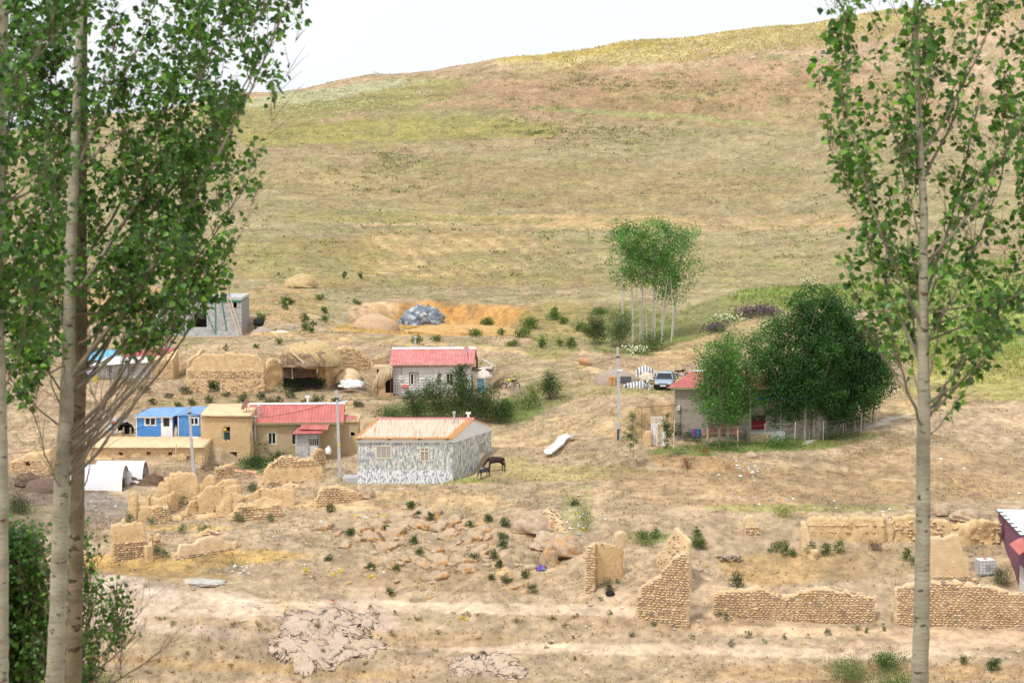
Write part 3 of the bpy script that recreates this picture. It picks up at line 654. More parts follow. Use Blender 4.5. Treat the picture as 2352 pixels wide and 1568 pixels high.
MB().prism_x([(0, Hb), (Db+.2, Hb), (Db/2, Hb+.98)], Lb-.2, Lb-.02).build('gable', mat('dark_red_gable', (.28, .03, .04), (.36,.05,.06), scale=3), BH)
gable_roof(BH, Lb, Db, Hb+.05, 1.05, .45, 30, RED, WHITEMETAL, 0, endover=.35, hb=.05, capw=.2)
mb = MB(); mb.box(-.35, Lb+.35, -.42, -.38, Hb-.18, Hb+.0); mb.build('fascia', mat('green_fascia', (.30,.34,.16), (.4,.42,.22), scale=3), BH)
PURW = mat('purlin_wood', (.34,.38,.28))
for k in range(7): y = Db/2+.3+k*.45; z = Hb+1.0-(y-Db/2)*1.05/(Db/2); MB().box(Lb-.1, Lb+.32, y-.05, y+.05, z-.12, z-.04).build('purlin', PURW, BH)
pipe(BH, X_(594), .9, 2.2, 4.05, .09, cap='cone'); pipe(BH, X_(594)-.25, -.3, 1.2, 3.35, .09, cap='tee'); pipe(BH, X_(705), Db*.6, 3.6, 4.5, .09, WHITE, 'tee'); pipe(BH, X_(785), Db*.7, 3.4, 4.3, .08, cap='round')
# block porch
px0, px1, pd, ph = X_(681), X_(735), 1.7, Z_(989)
inside = lambda x, z: not (X_(711) < x < X_(734) and z < Z_(996))
mb = MB(); panel(mb, px0, px1, -.6, ph, -pd, -pd+.18, [(X_(712), X_(733), 0.02, Z_(997))]); mb.box(px0, px0+.18, -pd+.18, 0, -.6, ph); mb.box(px1-.18, px1, -pd+.18, 0, -.6, ph)
mb.build('porch_wall', MORTAR, BH)
mb2 = block_items(px0, px1, 0, ph, -pd-.02, .40, .20, .05, cut=[(X_(712), X_(733), 0, Z_(997))])
it2 = [((px1+.02, -pd+(p[0]), p[2]), (sc[1], sc[0], sc[2]), e, c) for p, sc, e, c in block_items(0, pd, 0, ph, 0, .40, .20, .05)]
place_units(BH, 'cement_block', 'block', BLOCKCOL, BLOCK, mb2+it2)
dd = MB().box(X_(712)+.02, X_(733)-.02, -pd+.04, -pd+.09, .02, Z_(997)-.02).build('door', mat('pale_door', (.60,.60,.57), (.7,.7,.67), scale=4), BH)
mb = MB()
for k in range(5): x = X_(712)+.12+k*.145; mb.box(x-.045, x+.045, -pd+.03, -pd+.04, 1.05, Z_(997)-.15)
mb.build('door_pane', GLASS, dd)
mb = MB()
for k in range(5): z = .12+k*.17; mb.box(X_(712)+.1, X_(733)-.1, -pd+.025, -pd+.04, z, z+.03)
mb.build('door_louvre', WHITE, dd)
mb = MB(); corr(mb, (px0-.25, -pd-.45, ph+.05), (px1+.25, -pd-.45, ph+.05), (px1+.75, .0, ph+.42), (px0+.3, .0, ph+.42), 13, .04); corr(mb, (px0+.35, -pd+.3, ph+.33), (px1+.75, -pd+.2, ph+.27), (px1+.9, -.2, ph+.62), (px0+.5, -.2, ph+.66), 11, .04)
mb.build('porch_roof', RED, BH)
MB().tube([(px0+.15, -pd-.1, 1.35), (px0+.15, -pd-.1, ph+.02)], .035).build('drain_pipe', WHITE, BH)
# annex on the right
A2, _ = frame_at(757, 1030, 163.5)
AN = thing('brick_annex', 'low flat-roofed yellow brick outbuilding between the red-roofed house and the striped-roofed house', 'outbuilding', A2, math.radians(2))
mb = MB(); L2 = (823-757)*163.5/F; H2 = (1030-968)*163.5/F
hx, hz = (806-757)*163.5/F, (1030-1000)*163.5/F
panel(mb, 0, L2, -.8, H2, 0, .3, [(hx, hx+.34, hz, hz+.3)]); mb.box(0, .3, .3, 3.5, -.8, H2); mb.box(L2-.3, L2, .3, 3.5, -.8, H2); mb.box(0, L2, 3.5, 3.8, -.8, H2); mb.build('wall', BRICK, AN)
MB().box(-.1, L2+.1, -.15, 3.9, H2, H2+.16).build('mud_roof', MUD, AN)
mb = MB(); corr(mb, (.9, .3, H2+.24), (2.3, .2, H2+.2), (2.2, 1.6, H2+.34), (1.2, 1.8, H2+.36), 8, .03); mb.build('loose_roof_sheet', RED, AN)
place_units(AN, 'stone', 'stone', STONECOL, STONE, [((random.uniform(0, L2), random.uniform(-.1, 2), H2+.2), (random.uniform(.2, .4), .25, .12), (0, 0, random.uniform(0, 3)), random.choice([4, 9, 7])) for _ in range(14)])
MB().box(hx-.1, hx, -.02, 0, hz-.1, hz+.4).build('window_trim', CREAM, AN)

# ================================================================== mud-brick tower house
Yt = 161; s = Yt/F; A, _ = frame_at(467, 1062, Yt)
TH = thing('mud_brick_house', 'two-storey mud-brick house with a flat roof, a barred window and a dark low doorway', 'house', A, math.radians(2))
def X_(px): return (px-467)*s
def Z_(py): return (1062-py)*s
Lt, Dt, Ht = X_(577), 6.0, Z_(952)
win = (X_(513), X_(528), Z_(1010), Z_(979)); door = (X_(528), X_(545), Z_(1064), Z_(1037)); nich = (X_(500), X_(506), Z_(1037), Z_(1030))
def mud_box(t, L_, D, H, holes, m, seed=0, parts='wall', base=-.8, thick=.4, rough=.03, cell=.22):
    V, Fs = mud_sheet(L_, lambda x: H, thick, base, [(a, b, c, d) for a, b, c, d in holes], seed, cell, rough, .12); V[:, 1] += thick/2
    link(parts, mesh_np(parts, V, Fs, m), t)
    for nm, org, ang, ln in (('side_wall', (L_-.02, .1, 0), 90, D), ('side_wall', (.02, .1, 0), 90, D), ('back_wall', (0, D, 0), 0, L_)):
        V, Fs = mud_sheet(ln, lambda x: H, thick, base, [], seed+5, .4, rough, .12)
        o = link(nm, mesh_np(nm, V, Fs, m), t); o.location = org; o.rotation_euler = (0, 0, math.radians(ang))
mud_box(TH, Lt, Dt, Ht, [win, door, nich], MUDB, 11, cell=.14)
MB().box(win[0]-.05, win[1]+.05, .42, .46, win[2]-.1, win[3]+.1).build('interior_shade_fill', DARK, TH); MB().box(door[0]-.1, door[1]+.1, .8, .85, -.1, door[3]+.1).build('interior_shade_fill', DARK, TH); MB().box(nich[0]-.1, nich[1]+.1, .42, .45, nich[2]-.1, nich[3]+.1).build('interior_shade_fill', DARK, TH)  # black panels paint the indoor shade behind window, doorway and niche
mb = MB(); V, Fs = mud_sheet(Lt+.3, lambda x: .28, Dt+.5, 0, [], 5, .3, .04, .1); V += np.array([-.15, Dt/2, Ht-.05]); link('roof', mesh_np('roof', V, Fs, MUDP), TH)
wv = MB(); wv.box(win[0], win[0]+.09, .02, .12, win[2], win[3]); wv.box(win[0]-.05, win[1]+.3, .0, .1, win[3], win[3]+.07); wv.box(win[0]+.09, win[1], .05, .1, win[2]+.72, win[2]+.77); wv = wv.build('window_frame', PALEWOOD, TH)
mb = MB()
for k in range(5): x = win[0]+.15+k*.1; mb.box(x-.012, x+.012, .05, .08, win[2], win[2]+.72)
mb.build('bars', mat('teal_bars', (.12,.30,.26)), wv)
mb = MB(); mb.box(door[0]-.09, door[0], -.02, .15, 0, door[3]); mb.box(door[1], door[1]+.07, -.02, .15, 0, door[3]); mb.box(door[0]-.2, door[1]+.2, -.03, .15, door[3], door[3]+.08); mb.build('door_frame', PALEWOOD, TH)
MB().lathe([(.08, 0), (.13, .05), (.13, .16), (.07, .22)], (win[0]+.22, -.02, win[2]+.82), 12).build('yellow_lamp', mat('yellow_paint', (.75, .50, .02)), TH)
a = Vector((X_(566), .7, Ht+.25))
DS = thing('satellite_dish', 'rusty brown satellite dish tilted on the flat mud roof beside the red roof', 'satellite dish', TH.matrix_basis @ a if False else (A.x+a.x, A.y+a.y, A.z+a.z))
V = []; n = 20; mb = MB(); prof = [(0.001, 0), (.25, .03), (.42, .09), (.52, .15), (.52, .17), (.42, .11), (.25, .05), (.001, .02)]
mb.lathe(prof, (0, 0, 0), 20); d = mb.build('dish', RUST, DS, smooth=True); d.rotation_euler = (math.radians(25), math.radians(-58), 0); d.location = (0, 0, .55)
MB().tube([(0, 0, -.1), (0.05, 0, .5)], .03).tube([(.35, 0, 0), (0.05, 0, .45)], .02).build('stand', RUST, DS); MB().tube([(0, 0, .5), (-.42, -.1, .85)], .015).box(-.47, -.40, -.13, -.07, .82, .9).build('feed_arm', GREYMETAL, DS)

# ================================================================== blue cabin
Yc = 163; s = Yc/F; A, _ = frame_at(313, 1008, Yc)
BC = thing('blue_cabin', 'bright blue prefabricated cabin with white corner posts and a light blue ribbed roof', 'cabin', A, 0)
def X_(px): return (px-313)*s
def Z_(py): return (1008-py)*s
BLUE = mat('blue_panel', (.075, .25, .62), (.10, .30, .68), rough=.5, scale=2)
H = Z_(955); Lc = X_(396); D = 2.6
w1 = (X_(332.5), X_(360), Z_(977), Z_(956.5)); 
mb = MB(); panel(mb, .07, X_(371), 0.05, H, 0, .08, [w1]); mb.box(0.02, .1, .08, D, .05, H); mb.box(0, X_(466), D, D+.1, 0, H+.2); mb.build('wall', BLUE, BC)
window(BC, *w1, -.02, WHITE, 2, .11)
dd = MB().box(X_(371), X_(396), -.02, .06, .03, Z_(955.5)).build('door', WHITEMETAL, BC)
MB().box(X_(376.5), X_(390.5), -.035, -.02, Z_(978), Z_(958)).build('door_pane', GLASS, dd); MB().box(X_(394), X_(395.5), -.06, -.02, .9, 1.0).build('handle', GREYMETAL, dd)
MB().box(0, .08, -.03, .07, 0, H+.03).build('corner_post', WHITE, BC); MB().box(X_(396), X_(397.5), -.03, .1, 0, H).build('corner_post', WHITE, BC)
xb = X_(410); MB().box(xb, xb+.08, -.03, .07, 0, H+.05).build('corner_post', WHITE, BC)
w2 = (X_(437), X_(466)-.25, Z_(976), Z_(956))
mb = MB(); panel(mb, xb+.08, X_(468), .05, H+.04, 0, .08, [w2]); mb.box(X_(397.5)-.02, X_(397.5)+.06, .1, 1.6, .05, H); mb.box(X_(397.5), xb, 1.5, 1.6, .05, H); mb.build('wall', BLUE, BC)
window(BC, *w2, -.02, WHITE, 2, .11)
mb = MB(); corr(mb, (-.15, -.25, H+.03), (X_(399), -.25, H-.03), (X_(399)+1.1, D, H+.46), (.75, D, H+.40), 24, .04); mb.build('roof', BLUEROOF, BC)
mb = MB(); corr(mb, (X_(405), -.12, H+.09), (X_(468), -.12, H+.12), (X_(512), D, H+.52), (X_(405)+1.0, D, H+.5), 20, .04); mb.build('roof', BLUEROOF, BC)
mb = MB(); mb.box(-.1, X_(399), -.24, -.2, H-.08, H+.0); mb.build('fascia', CREAM, BC)
mb = MB(); mb.box(-.1, X_(468), -.1, 2.8, -.4, .03); mb.build('foundation', CONC, BC)
def lump(name, label, cat, pos, sx, sy, sz, m, rough=.25, seed=1, rot=0, flat=.0, n=3, group=None, parent=None, sharp=2.):
    """an uneven heap, bundle or cloth: a noisy dome standing on the ground"""
    bm = bmesh.new(); bmesh.ops.create_icosphere(bm, subdivisions=n, radius=1)
    V = np.array([v.co[:] for v in bm.verts]); T = np.array([[v.index for v in f.verts] for f in bm.faces]); bm.free()
    q = V*sharp+seed*3.1
    k = 1+rough*((fbm(q[:, 0]+q[:, 2], q[:, 1]+q[:, 2]*.7, 91+seed, 3)-.5)*2+(fbm(q[:, 0]*3+q[:, 2]*2, q[:, 1]*3-q[:, 2], 95+seed, 2)-.5))
    V = V*k[:, None]; V[:, 2] = np.where(V[:, 2] < 0, V[:, 2]*.15, V[:, 2])
    if flat: V[:, 2] = np.minimum(V[:, 2], flat)
    V *= np.array([sx, sy, sz]); me = mesh_np(name, V, [T], m, smooth=False); o = link(name, me, parent); o.location = pos; o.rotation_euler = (0, 0, rot)
    if parent is None: tag(o, label, cat, group)
    return o
lump('sack_pile', 'pile of pale sacks and bundles in the recess between the two blue cabin sections', 'sacks', (A.x+X_(403.5), A.y+.35, A.z), .26, .3, 1.15, mat('sackcloth', (.45,.36,.24), (.66,.58,.46), scale=7, contrast=(.45,.55)), .35, 3)
o = MB().lathe([(.10, 0), (.11, .25), (.05, .32), (.04, .36)], (0, 0, 0), 10).build('red_can', mat('red_plastic', (.65, .03, .03))); o.location = (A.x-.12, A.y-.25, A.z-.05); tag(o, 'small red plastic can standing at the left corner of the blue cabin', 'can')

# ================================================================== low mud stable under the cabin
Ys = 157.5; s = Ys/F; A, _ = frame_at(215, 1070, Ys)
ST = thing('mud_stable', 'long low mud-plastered stable with small square holes below the blue cabin', 'stable', A, 0)
def X_(px): return (px-215)*s
def Z_(py): return (1072-py)*s
Ls = X_(469); Hs = Z_(1026)
hl = [(X_(a), X_(b), Z_(d), Z_(c)) for a, b, c, d in ((275, 283, 1040, 1046), (340, 347, 1039, 1046), (389, 398, 1039, 1047), (433, 449, 1049, 1071))]
mud_box(ST, Ls, 4.6, Hs, hl, MUD, 21, cell=.11, rough=.05)
mb = MB()
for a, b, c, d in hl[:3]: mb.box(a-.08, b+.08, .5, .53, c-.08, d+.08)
mb.build('interior_shade_fill', DARK, ST)  # black panels behind the square holes, shade put in as colour
d0 = MB().box(hl[3][0], hl[3][1], .16, .22, 0, hl[3][3]).build('door', mat('old_door', (.46,.24,.12), (.56,.44,.32), scale=2.5, stretch=(3,1,.3), contrast=(.45,.55)), ST); MB().box(hl[3][0]-.06, hl[3][1]+.06, .0, .15, hl[3][3], hl[3][3]+.07).build('lintel', WOOD, d0)
V, Fs = mud_sheet(Ls+.3, lambda x: .22, 5.2, 0, [], 9, .3, .05, .1); V += np.array([-.15, 2.3, Hs-.08]); link('roof', mesh_np('roof', V, Fs, MUDP), ST)
mud_wall('stone_course_building', 'mud building with thin stone courses at the far left behind the trunks', 'outbuilding', 33, 128, 1094, 152, 152, [(33, 1052), (60, 1040), (90, 1036), (128, 1030)], MUDB, 3.0, holes=((58, 65, 1055, 1063),), stone=(1094, 1046, dict(uw=.28, uh=.16, gap=.2, depth=.16, out=.02)), taper=.1, rough=.03)
mud_wall('low_mud_wall', 'low crumbling mud wall between the stone-course building and the white tunnel', 'wall', 130, 262, 1065, 156.5, 156.5, [(130, 1046), (200, 1048), (262, 1052)], MUD, .6, stone=(1060, 1050))
# ================================================================== white arched tunnel shed
Yw = 150; s = Yw/F; A = P(150, 1138, Yw)
WT = thing('tunnel_shed', 'white corrugated arched shed with an open right end, partly behind the tree trunks', 'shed', A, math.radians(-4))
def arch(mb, x0, x1, yc, r, h, ribs, th=.03, ro=.012):
    n = 18; vs = []; fs = []; ts = []
    m_ = ribs
    for i in range(m_+1):
        x = x0+(x1-x0)*i/m_
        for k in range(n+1):
            a = math.pi*k/n
            for q in (0, th): rr = r-q; hh = h-q; vs.append((x, yc-math.cos(a)*rr, max(0, math.sin(a))**.8*hh))
    W_ = 2*(n+1)
    for i in range(m_):
        for k in range(n):
            a = i*W_+2*k; fs += [(a, a+W_, a+W_+2, a+2), (a+1, a+3, a+W_+3, a+W_+1)]
    for i in (0, m_):
        for k in range(n): a = i*W_+2*k; fs.append((a, a+2, a+3, a+1) if i == 0 else (a, a+1, a+3, a+2))
    mb.add(vs, fs)
def archribs(mb, x0, x1, yc, r, h, n):
    pts = lambda a: (yc-math.cos(a)*r, max(0, math.sin(a))**.8*h)
    for k in range(1, n):
        a = math.pi*k/n; y, z = pts(a); mb.tube([(x0, y, z), (x1, y, z)], .014, 4)
L1 = (284-150)*s
mb = MB(); arch(mb, 0, L1, 1.25, 1.25, 2.3, 8); archribs(mb, 0.02, L1-.02, 1.25, 1.26, 2.31, 44); mb.build('cover', WHITEMETAL, WT, smooth=False)
mb = MB(); arch(mb, L1*.4, L1+1.15, 2.95, 1.1, 2.35, 6); archribs(mb, L1*.4, L1+1.15, 2.95, 1.11, 2.36, 34); mb.build('rear_cover', WHITEMETAL, WT)
mb = MB()
for x in (0, L1*.5, L1-.05, L1+1.1):
    yc, r, h = (1.25, 1.2, 2.25) if x < L1+.5 else (2.95, 1.05, 2.3)
    mb.tube([(x, yc-math.cos(math.pi*k/10)*r, max(0, math.sin(math.pi*k/10))**.8*h) for k in range(11)], .025, 5)
mb.tube([(L1+.02, 1.25, 0), (L1+.02, 1.25, 2.2)], .02, 5); mb.tube([(L1+.02, .5, 1.2), (L1+.02, 2.0, 1.2)], .02, 5)
mb.build('frame', RUST, WT)
MB().box(L1+1.0, L1+1.06, 2.1, 3.9, 0, .9).build('end_panel', RUST, WT); MB().box(.05, L1-.1, 1.1, 1.4, 0, 1.2).build('stored_bales', DARKWOOD, WT)
# ================================================================== tarp hut
Yh = 166; s = Yh/F; A = P(233, 1012, Yh)
HT = thing('tarp_hut', 'dome-shaped clay hut covered by a patterned grey tarpaulin, dark opening on its right', 'hut', A, 0)
TARPP = mat('patterned_tarp', (.50, .53, .50), (.22, .26, .30), rough=.8, scale=5, contrast=(.48, .56), bump=.08, bscale=3, c3=(.74, .75, .72), c3scale=8, c3at=.52)
L_ = 70*s
V, Fs = mud_sheet(L_*.72, interp([(0, .7), (L_*.72, 1.0)]), .5, -.5, [], 31, .2, .05); link('clay_wall', mesh_np('clay_wall', V, Fs, MUD), HT)
def dome(rx, ry, h, y0, z0=0, seed=2, cut=None):
    vs = []; fs = []; n = 22; m_ = 9
    for j in range(m_+1):
        b = math.pi/2*j/m_
        for k in range(n):
            a = 2*math.pi*k/n; q = 1+.10*(fbm(k*.9+seed, j*.7, 5, 2)-.5)*2; zz = math.sin(b)*h*q
            if j == 0: zz += .25*math.sin(a*3+seed)
            vs.append((rx+math.cos(a)*math.cos(b)*rx*q, y0+math.sin(a)*math.cos(b)*ry*q, z0+zz))
    for j in range(m_):
        for k in range(n):
            if cut and j < cut[2] and cut[0] <= k <= cut[1]: continue
            a = j*n+k; b = j*n+(k+1) % n; fs.append((a, b, b+n, a+n))
    return vs, fs
vs, fs = dome(L_*.5, 1.3, 1.25, 1.0, .62, cut=(17, 21, 5)); mb = MB(); mb.add(vs, fs); mb.build('tarpaulin', TARPP, HT)
MB().box(L_*.2, L_*.93, .9, 1.6, -.3, 1.1).build('interior_shade_fill', DARK, HT); MB().box(L_*.94, L_*.99, .0, .2, 0, 1.15).box(L_*.72, L_*.76, -.05, .1, 0, 1.2).build('door_post', WOOD, HT)  # the black block paints the shade inside the hut
lump('red_cloth', '', '', (L_*.42, .05, 1.62), .32, .2, .12, mat('red_cloth', (.68, .07, .03)), .2, 4, parent=HT)
lump('blue_cloth', '', '', (.05, -.1, .5), .12, .2, .55, mat('blue_cloth', (.07, .08, .32)), .3, 5, parent=HT)
# ================================================================== great mud facade
mud_wall('mud_facade', 'tall roofless mud-plastered facade with a square doorway, stone courses showing below', 'ruin', 430, 610, 906, 181, 181,
 [(430, 845), (440, 826), (462, 812), (490, 815), (520, 811), (560, 812), (585, 816), (600, 829), (606, 842), (610, 860)], MUD, .9, holes=((475, 503, 872, 908),),
 stone=[(866, 846, dict(uw=.34, uh=.17, gap=.15, out=.02, dark=.7)), (908, 868, dict(uw=.36, uh=.2, gap=.55, out=.0, dark=.5))], cell=.17, rough=.03, taper=.15)
mud_wall('mud_stub', 'leaning mud wall stub rising behind the left end of the great facade', 'ruin', 432, 466, 850, 184, 187, [(432, 828), (450, 812), (466, 800)], MUD, .5)
mud_wall('mud_stub', 'broad rounded mud wall between the great facade and the wattle pen', 'ruin', 606, 654, 893, 181.5, 183, [(606, 846), (612, 826), (625, 821), (640, 832), (654, 838)], MUD, .6)
place_units(link('fallen_beam', MB().bar((0, 0, 0), (1.7, 0, .95), .1).mesh('fallen_beam', WOOD)), 'x', 'stone', STONECOL, STONE, []) ; o = bpy.data.objects['fallen_beam']; o.location = P(495, 812, 183); tag(o, 'grey beam lying up the bank above the great mud facade', 'beam')
# ================================================================== wattle pen with the straw roof
Yv = 182; s = Yv/F; A = P(645, 893, Yv)
WP = thing('wattle_pen', 'brushwood pen with a woven stick wall under a sagging heap of straw and brush', 'pen', A, 0)
def X_(px): return (px-645)*s
def Z_(py): return (893-py)*s
mb = MB()
for k in range(26):
    z = Z_(868)+k*.055; pts = [(X_(648)+i*.3, .1*math.sin(i*1.7+k*math.pi)+random.uniform(-.02, .02), z+random.uniform(-.03, .03)+.01*i) for i in range(12)]; mb.tube(pts, .026, 4)
mb.build('woven_sticks', mat('wattle', (.14, .08, .055), (.26, .16, .11), scale=4), WP)
MB().box(X_(650), X_(728), .25, .3, Z_(890), Z_(835)).build('interior_shade_fill', DARK, WP)  # black panel painted in as the shade behind the sticks
mb = MB(); mb.tube([(X_(640), -.1, Z_(833)), (X_(690), -.1, Z_(836)), (X_(735), -.1, Z_(830))], .13, 8); mb.build('beam', WOOD, WP)
for a, b, c, d in ((673, 869, 671, 812), (727, 838, 731, 808), (737, 838, 738, 812)): MB().tube([(X_(a), -.2, Z_(b)), (X_(c), -.15, Z_(d))], .07, 6).build('post', WOOD, WP)
MB().tube([(X_(645), -.2, Z_(834)), (X_(652), -.1, Z_(800))], .05).tube([(X_(668), -.3, Z_(832)), (X_(656), -.2, Z_(812))], .05).build('prop', WOOD, WP)
MB().tube([(X_(668), -.75, Z_(800)), (X_(682), -1.0, Z_(812)), (X_(702), -1.1, Z_(830))], .09, 6).build('log', PALEWOOD, WP)
BRUSH = mat('dry_brush', (.22, .15, .10), (.44, .31, .19), rough=.95, scale=3, bump=.12, bscale=9)
lump('straw_roof', '', '', (X_(716), 1.5, Z_(840)), X_(716)-X_(648), 2.4, Z_(776)-Z_(838), STRAW, .22, 6, parent=WP, flat=.85, n=4)
lump('brush_heap', '', '', (X_(708), .55, Z_(838)), 2.5, 1.6, 1.75, BRUSH, .35, 8, parent=WP, n=4, sharp=3)
lump('roof_sheet', '', '', (X_(690), -.15, Z_(834)), .55, .2, .3, PLASTICW, .4, 9, parent=WP)
mud_wall('mud_buttress', 'thick mud buttress wall with a broken top at the right of the wattle pen', 'ruin', 720, 748, 893, 180.5, 180.5, [(720, 885), (728, 850), (735, 828), (741, 829), (748, 826)], MUD, 1.0)
mud_wall('mud_buttress', 'sloping mud side wall under the overhanging straw right of the buttress', 'ruin', 747, 785, 884, 181, 185, [(747, 826), (765, 827), (785, 815)], MUD, .6)
mud_wall('terrace_wall', 'loose dry-stone terrace wall behind the pale earth heap', 'wall', 770, 842, 852, 189, 191, [(770, 800), (790, 795), (815, 800), (842, 822)], MUD, .8, stone=(850, 796, dict(uw=.45, uh=.22, gap=.25)))
mud_wall('mud_stub', 'short straight mud stub with white stones on top, left of the white house', 'ruin', 853, 888, 846, 186, 188, [(853, 824), (868, 818), (888, 812)], MUD, .5, top_stones=True)
# ================================================================== white house with burlap lean-to
Yq = 184; s = Yq/F; A = P(903, 911, Yq)
QH = thing('white_house', 'white plastered house with wavy horizontal bands and a pink-red ribbed roof, above the dark thicket', 'house', A, math.radians(1))
def X_(px): return (px-903)*s
def Z_(py): return (911-py)*s
WAVY = mat('wavy_plaster', (.66, .65, .62), (.78, .77, .74), rough=.8, scale=2)
N = WAVY.node_tree.nodes; wvn = N.new('ShaderNodeTexWave'); wvn.bands_direction = 'Z'; wvn.inputs['Scale'].default_value = 1.25; wvn.inputs['Distortion'].default_value = 1.2; wvn.inputs['Detail'].default_value = 1
tcn = [n for n in N if n.type == 'TEX_COORD'][0]; bpn = N.new('ShaderNodeBump'); bpn.inputs['Distance'].default_value = .12; L = WAVY.node_tree.links.new
L(tcn.outputs['Object'], wvn.inputs['Vector']); L(wvn.outputs['Fac'], bpn.inputs['Height']); L(bpn.outputs[0], N['Principled BSDF'].inputs['Normal'])
Lq = X_(1084); Hq = Z_(833); Dq = 4.6
w1 = (X_(943), X_(959), Z_(883), Z_(857)); w2 = (X_(1026), X_(1042), Z_(882), Z_(857))
nb = 10; mb = MB(); holes = [w1, w2]
panel(mb, 0, Lq, -.3, Hq, .06, .35, holes)
mb.build('wall', WAVY, QH)
for k in range(nb):           # the rolled bands of the plaster stand proud as separate courses
    z0 = .25+k*(Hq-.55)/nb; z1 = z0+(Hq-.55)/nb-.02; mb = MB()
    for xa, xb in ((0.0, w1[0]-.12), (w1[1]+.12, w2[0]-.05), (w2[1]+.05, Lq)) if z1 > w1[2]-.02 and z0 < w1[3]+.02 else ((0., Lq),):
        zm = (z0+z1)/2; mb.prism_x([(.065, z0), (.02, z0+.04), (.0, zm), (.02, z1-.04), (.065, z1)], xa, xb)
    mb.build('plaster_band', mat('white_plaster', (.68, .67, .64), (.80, .79, .76), scale=2) if k == 0 else bpy.data.materials['white_plaster'], QH)
mb = MB(); mb.box(-.0, .3, .35, Dq, -.3, Hq); mb.box(0, Lq, Dq, Dq+.3, -.3, Hq); mb.build('rear_wall', WAVY, QH)
MB().box(Lq-.3, Lq+.02, .35, Dq, -.3, Hq).prism_x([(0.3, Hq), (Dq, Hq), (Dq/2, Hq+1.0)], Lq-.25, Lq).build('gable_wall', BRICK, QH)
window(QH, *w1, .0, WHITE, 2, .06); window(QH, *w2, .0, CREAM, 2, .05)
MUDP2 = mat('raw_mud_edge', (.32, .20, .11), (.40, .27, .15))
mb = MB(); mb.box(w1[0]-.12, w1[0], -.01, .06, w1[2]-.02, w1[3]+.1); mb.box(w1[1], w1[1]+.12, -.01, .06, w1[2], w1[3]+.1); mb.box(w1[0], w1[1], -.01, .06, w1[3], w1[3]+.1); mb.build('window_surround', MUDP2, QH)
MB().box((w1[0]+w1[1])/2+.03, w1[1]-.08, .02, .03, w1[2]+.08, w1[3]-.08).build('net_curtain', LACE, QH); MB().box(w1[0]+.28, w1[0]+.38, .02, .035, w1[2]+.1, w1[3]-.1).build('net_curtain', WHITE, QH)
PINKR = mat('pink_red_roof', (.54, .18, .17), (.64, .27, .25), rough=.5, scale=1.5)
gable_roof(QH, Lq, Dq, Hq+.03, 1.15, .5, 26, PINKR, WHITEMETAL, 0.06, endover=.3, hb=.05, capw=.18)
MB().box(-.2, Lq+.2, -.42, -.38, Hq-.2, Hq-.05).build('fascia', bpy.data.materials['green_fascia'], QH)
pipe(QH, X_(953), Dq*.6, Hq, Hq+2.2, .10, cap='round'); pipe(QH, X_(1040), Dq*.6, Hq+.6, Hq+1.55, .08, cap='tee'); pipe(QH, Lq+.55, 2.0, 1.9, 3.6, .10, RUST, 'none')
m1 = MB().box(X_(922)-.16, X_(922)+.16, -.16, -.0, Z_(871), Z_(861)).build('meter_box', WHITE, QH); MB().box(X_(922)-.05, X_(922)+.05, -.17, -.16, Z_(867), Z_(864)).build('meter_dial', BLACK, m1)
MB().tube([(X_(903), -.05, Z_(841)), (X_(1020), -.05, Z_(841))], .02, 5).tube([(X_(922), -.05, Z_(861)), (X_(922), -.05, Z_(841))], .02, 5).build('conduit', RUST, QH)
lump('red_planter', '', '', (X_(931), -.15, Z_(889)), .34, .14, .3, mat('red_planter', (.62, .05, .04), (.75,.7,.66), scale=9, contrast=(.55, .6)), .3, 3, parent=QH)
MB().box(X_(957), X_(962), -.08, -.03, Z_(897), Z_(879)).build('hanging_towel', mat('towel', (.50, .48, .55), (.66, .64, .7), scale=12, stretch=(8,1,1)), QH)
for xx in (X_(909), X_(914)): MB().tube([(xx, -.3, -.2), (xx, -.3, 1.4)], .02, 5).build('iron_rod', RUST, QH)
# steps and terrace in front
mb = MB()
for k in range(4): mb.box(-1.4+k*.1, 3.2-k*.1, -1.9+k*.45, .0, -1.3, -1.1+k*.28)
mb.build('stone_terrace', MUDP, QH)
place_units(QH, 'step_stone', 'stone', STONECOL, STONE, [((x, -1.9+k*.45, -1.1+k*.28-.08), (.5, .35, .14), (0, 0, 0), random.choice([4, 9, 1])) for k in range(4) for x in np.arange(-1.2+k*.1, 3.0-k*.1, .46)])
# burlap annex
s = 184/F; A3 = P(840, 918, 183.5)
BA = thing('burlap_lean_to', 'tan burlap draped over a brick lean-to at the left end of the white house', 'lean-to', A3, 0)
def X3(px): return (px-840)*s
def Z3(py): return (918-py)*s
BURL = mat('burlap', (.50, .38, .22), (.62, .50, .32), rough=.95, scale=3, bump=.05, bscale=4, stretch=(2, 1, .5))
vs = []; fs = []; nx, nz = 22, 16
for i in range(nx+1):
    for j in range(nz+1):
        u = i/nx; v = j/nz
        top = Z3(np.interp(u, [0, .15, .35, 1], [900, 862, 845, 838])); xx = X3(np.interp(u, [0, 1], [838, 903]))
        low = Z3(np.interp(u, [0, .12, .3, .45, .62, .8, 1], [919, 921, 905, 884, 888, 872, 866]))
        xs_ = X3(np.interp(v, [0, 1], [np.interp(u, [0, 1], [858, 903]), np.interp(u, [0, .3, 1], [837, 858, 903])]))
        z = top*(1-v)+low*v; y = -.35-.25*math.sin(v*3)+.07*math.sin(i*1.9+v*2)-.3*(1-u)*v
        vs.append((xs_, y, z))
for i in range(nx):
    for j in range(nz): a = i*(nz+1)+j; fs.append((a, a+nz+1, a+nz+2, a+1))
n0 = len(vs); vs2 = vs+[(x, y+.03, z) for x, y, z in vs]; fs2 = fs+[tuple(i+n0 for i in f[::-1]) for f in fs]
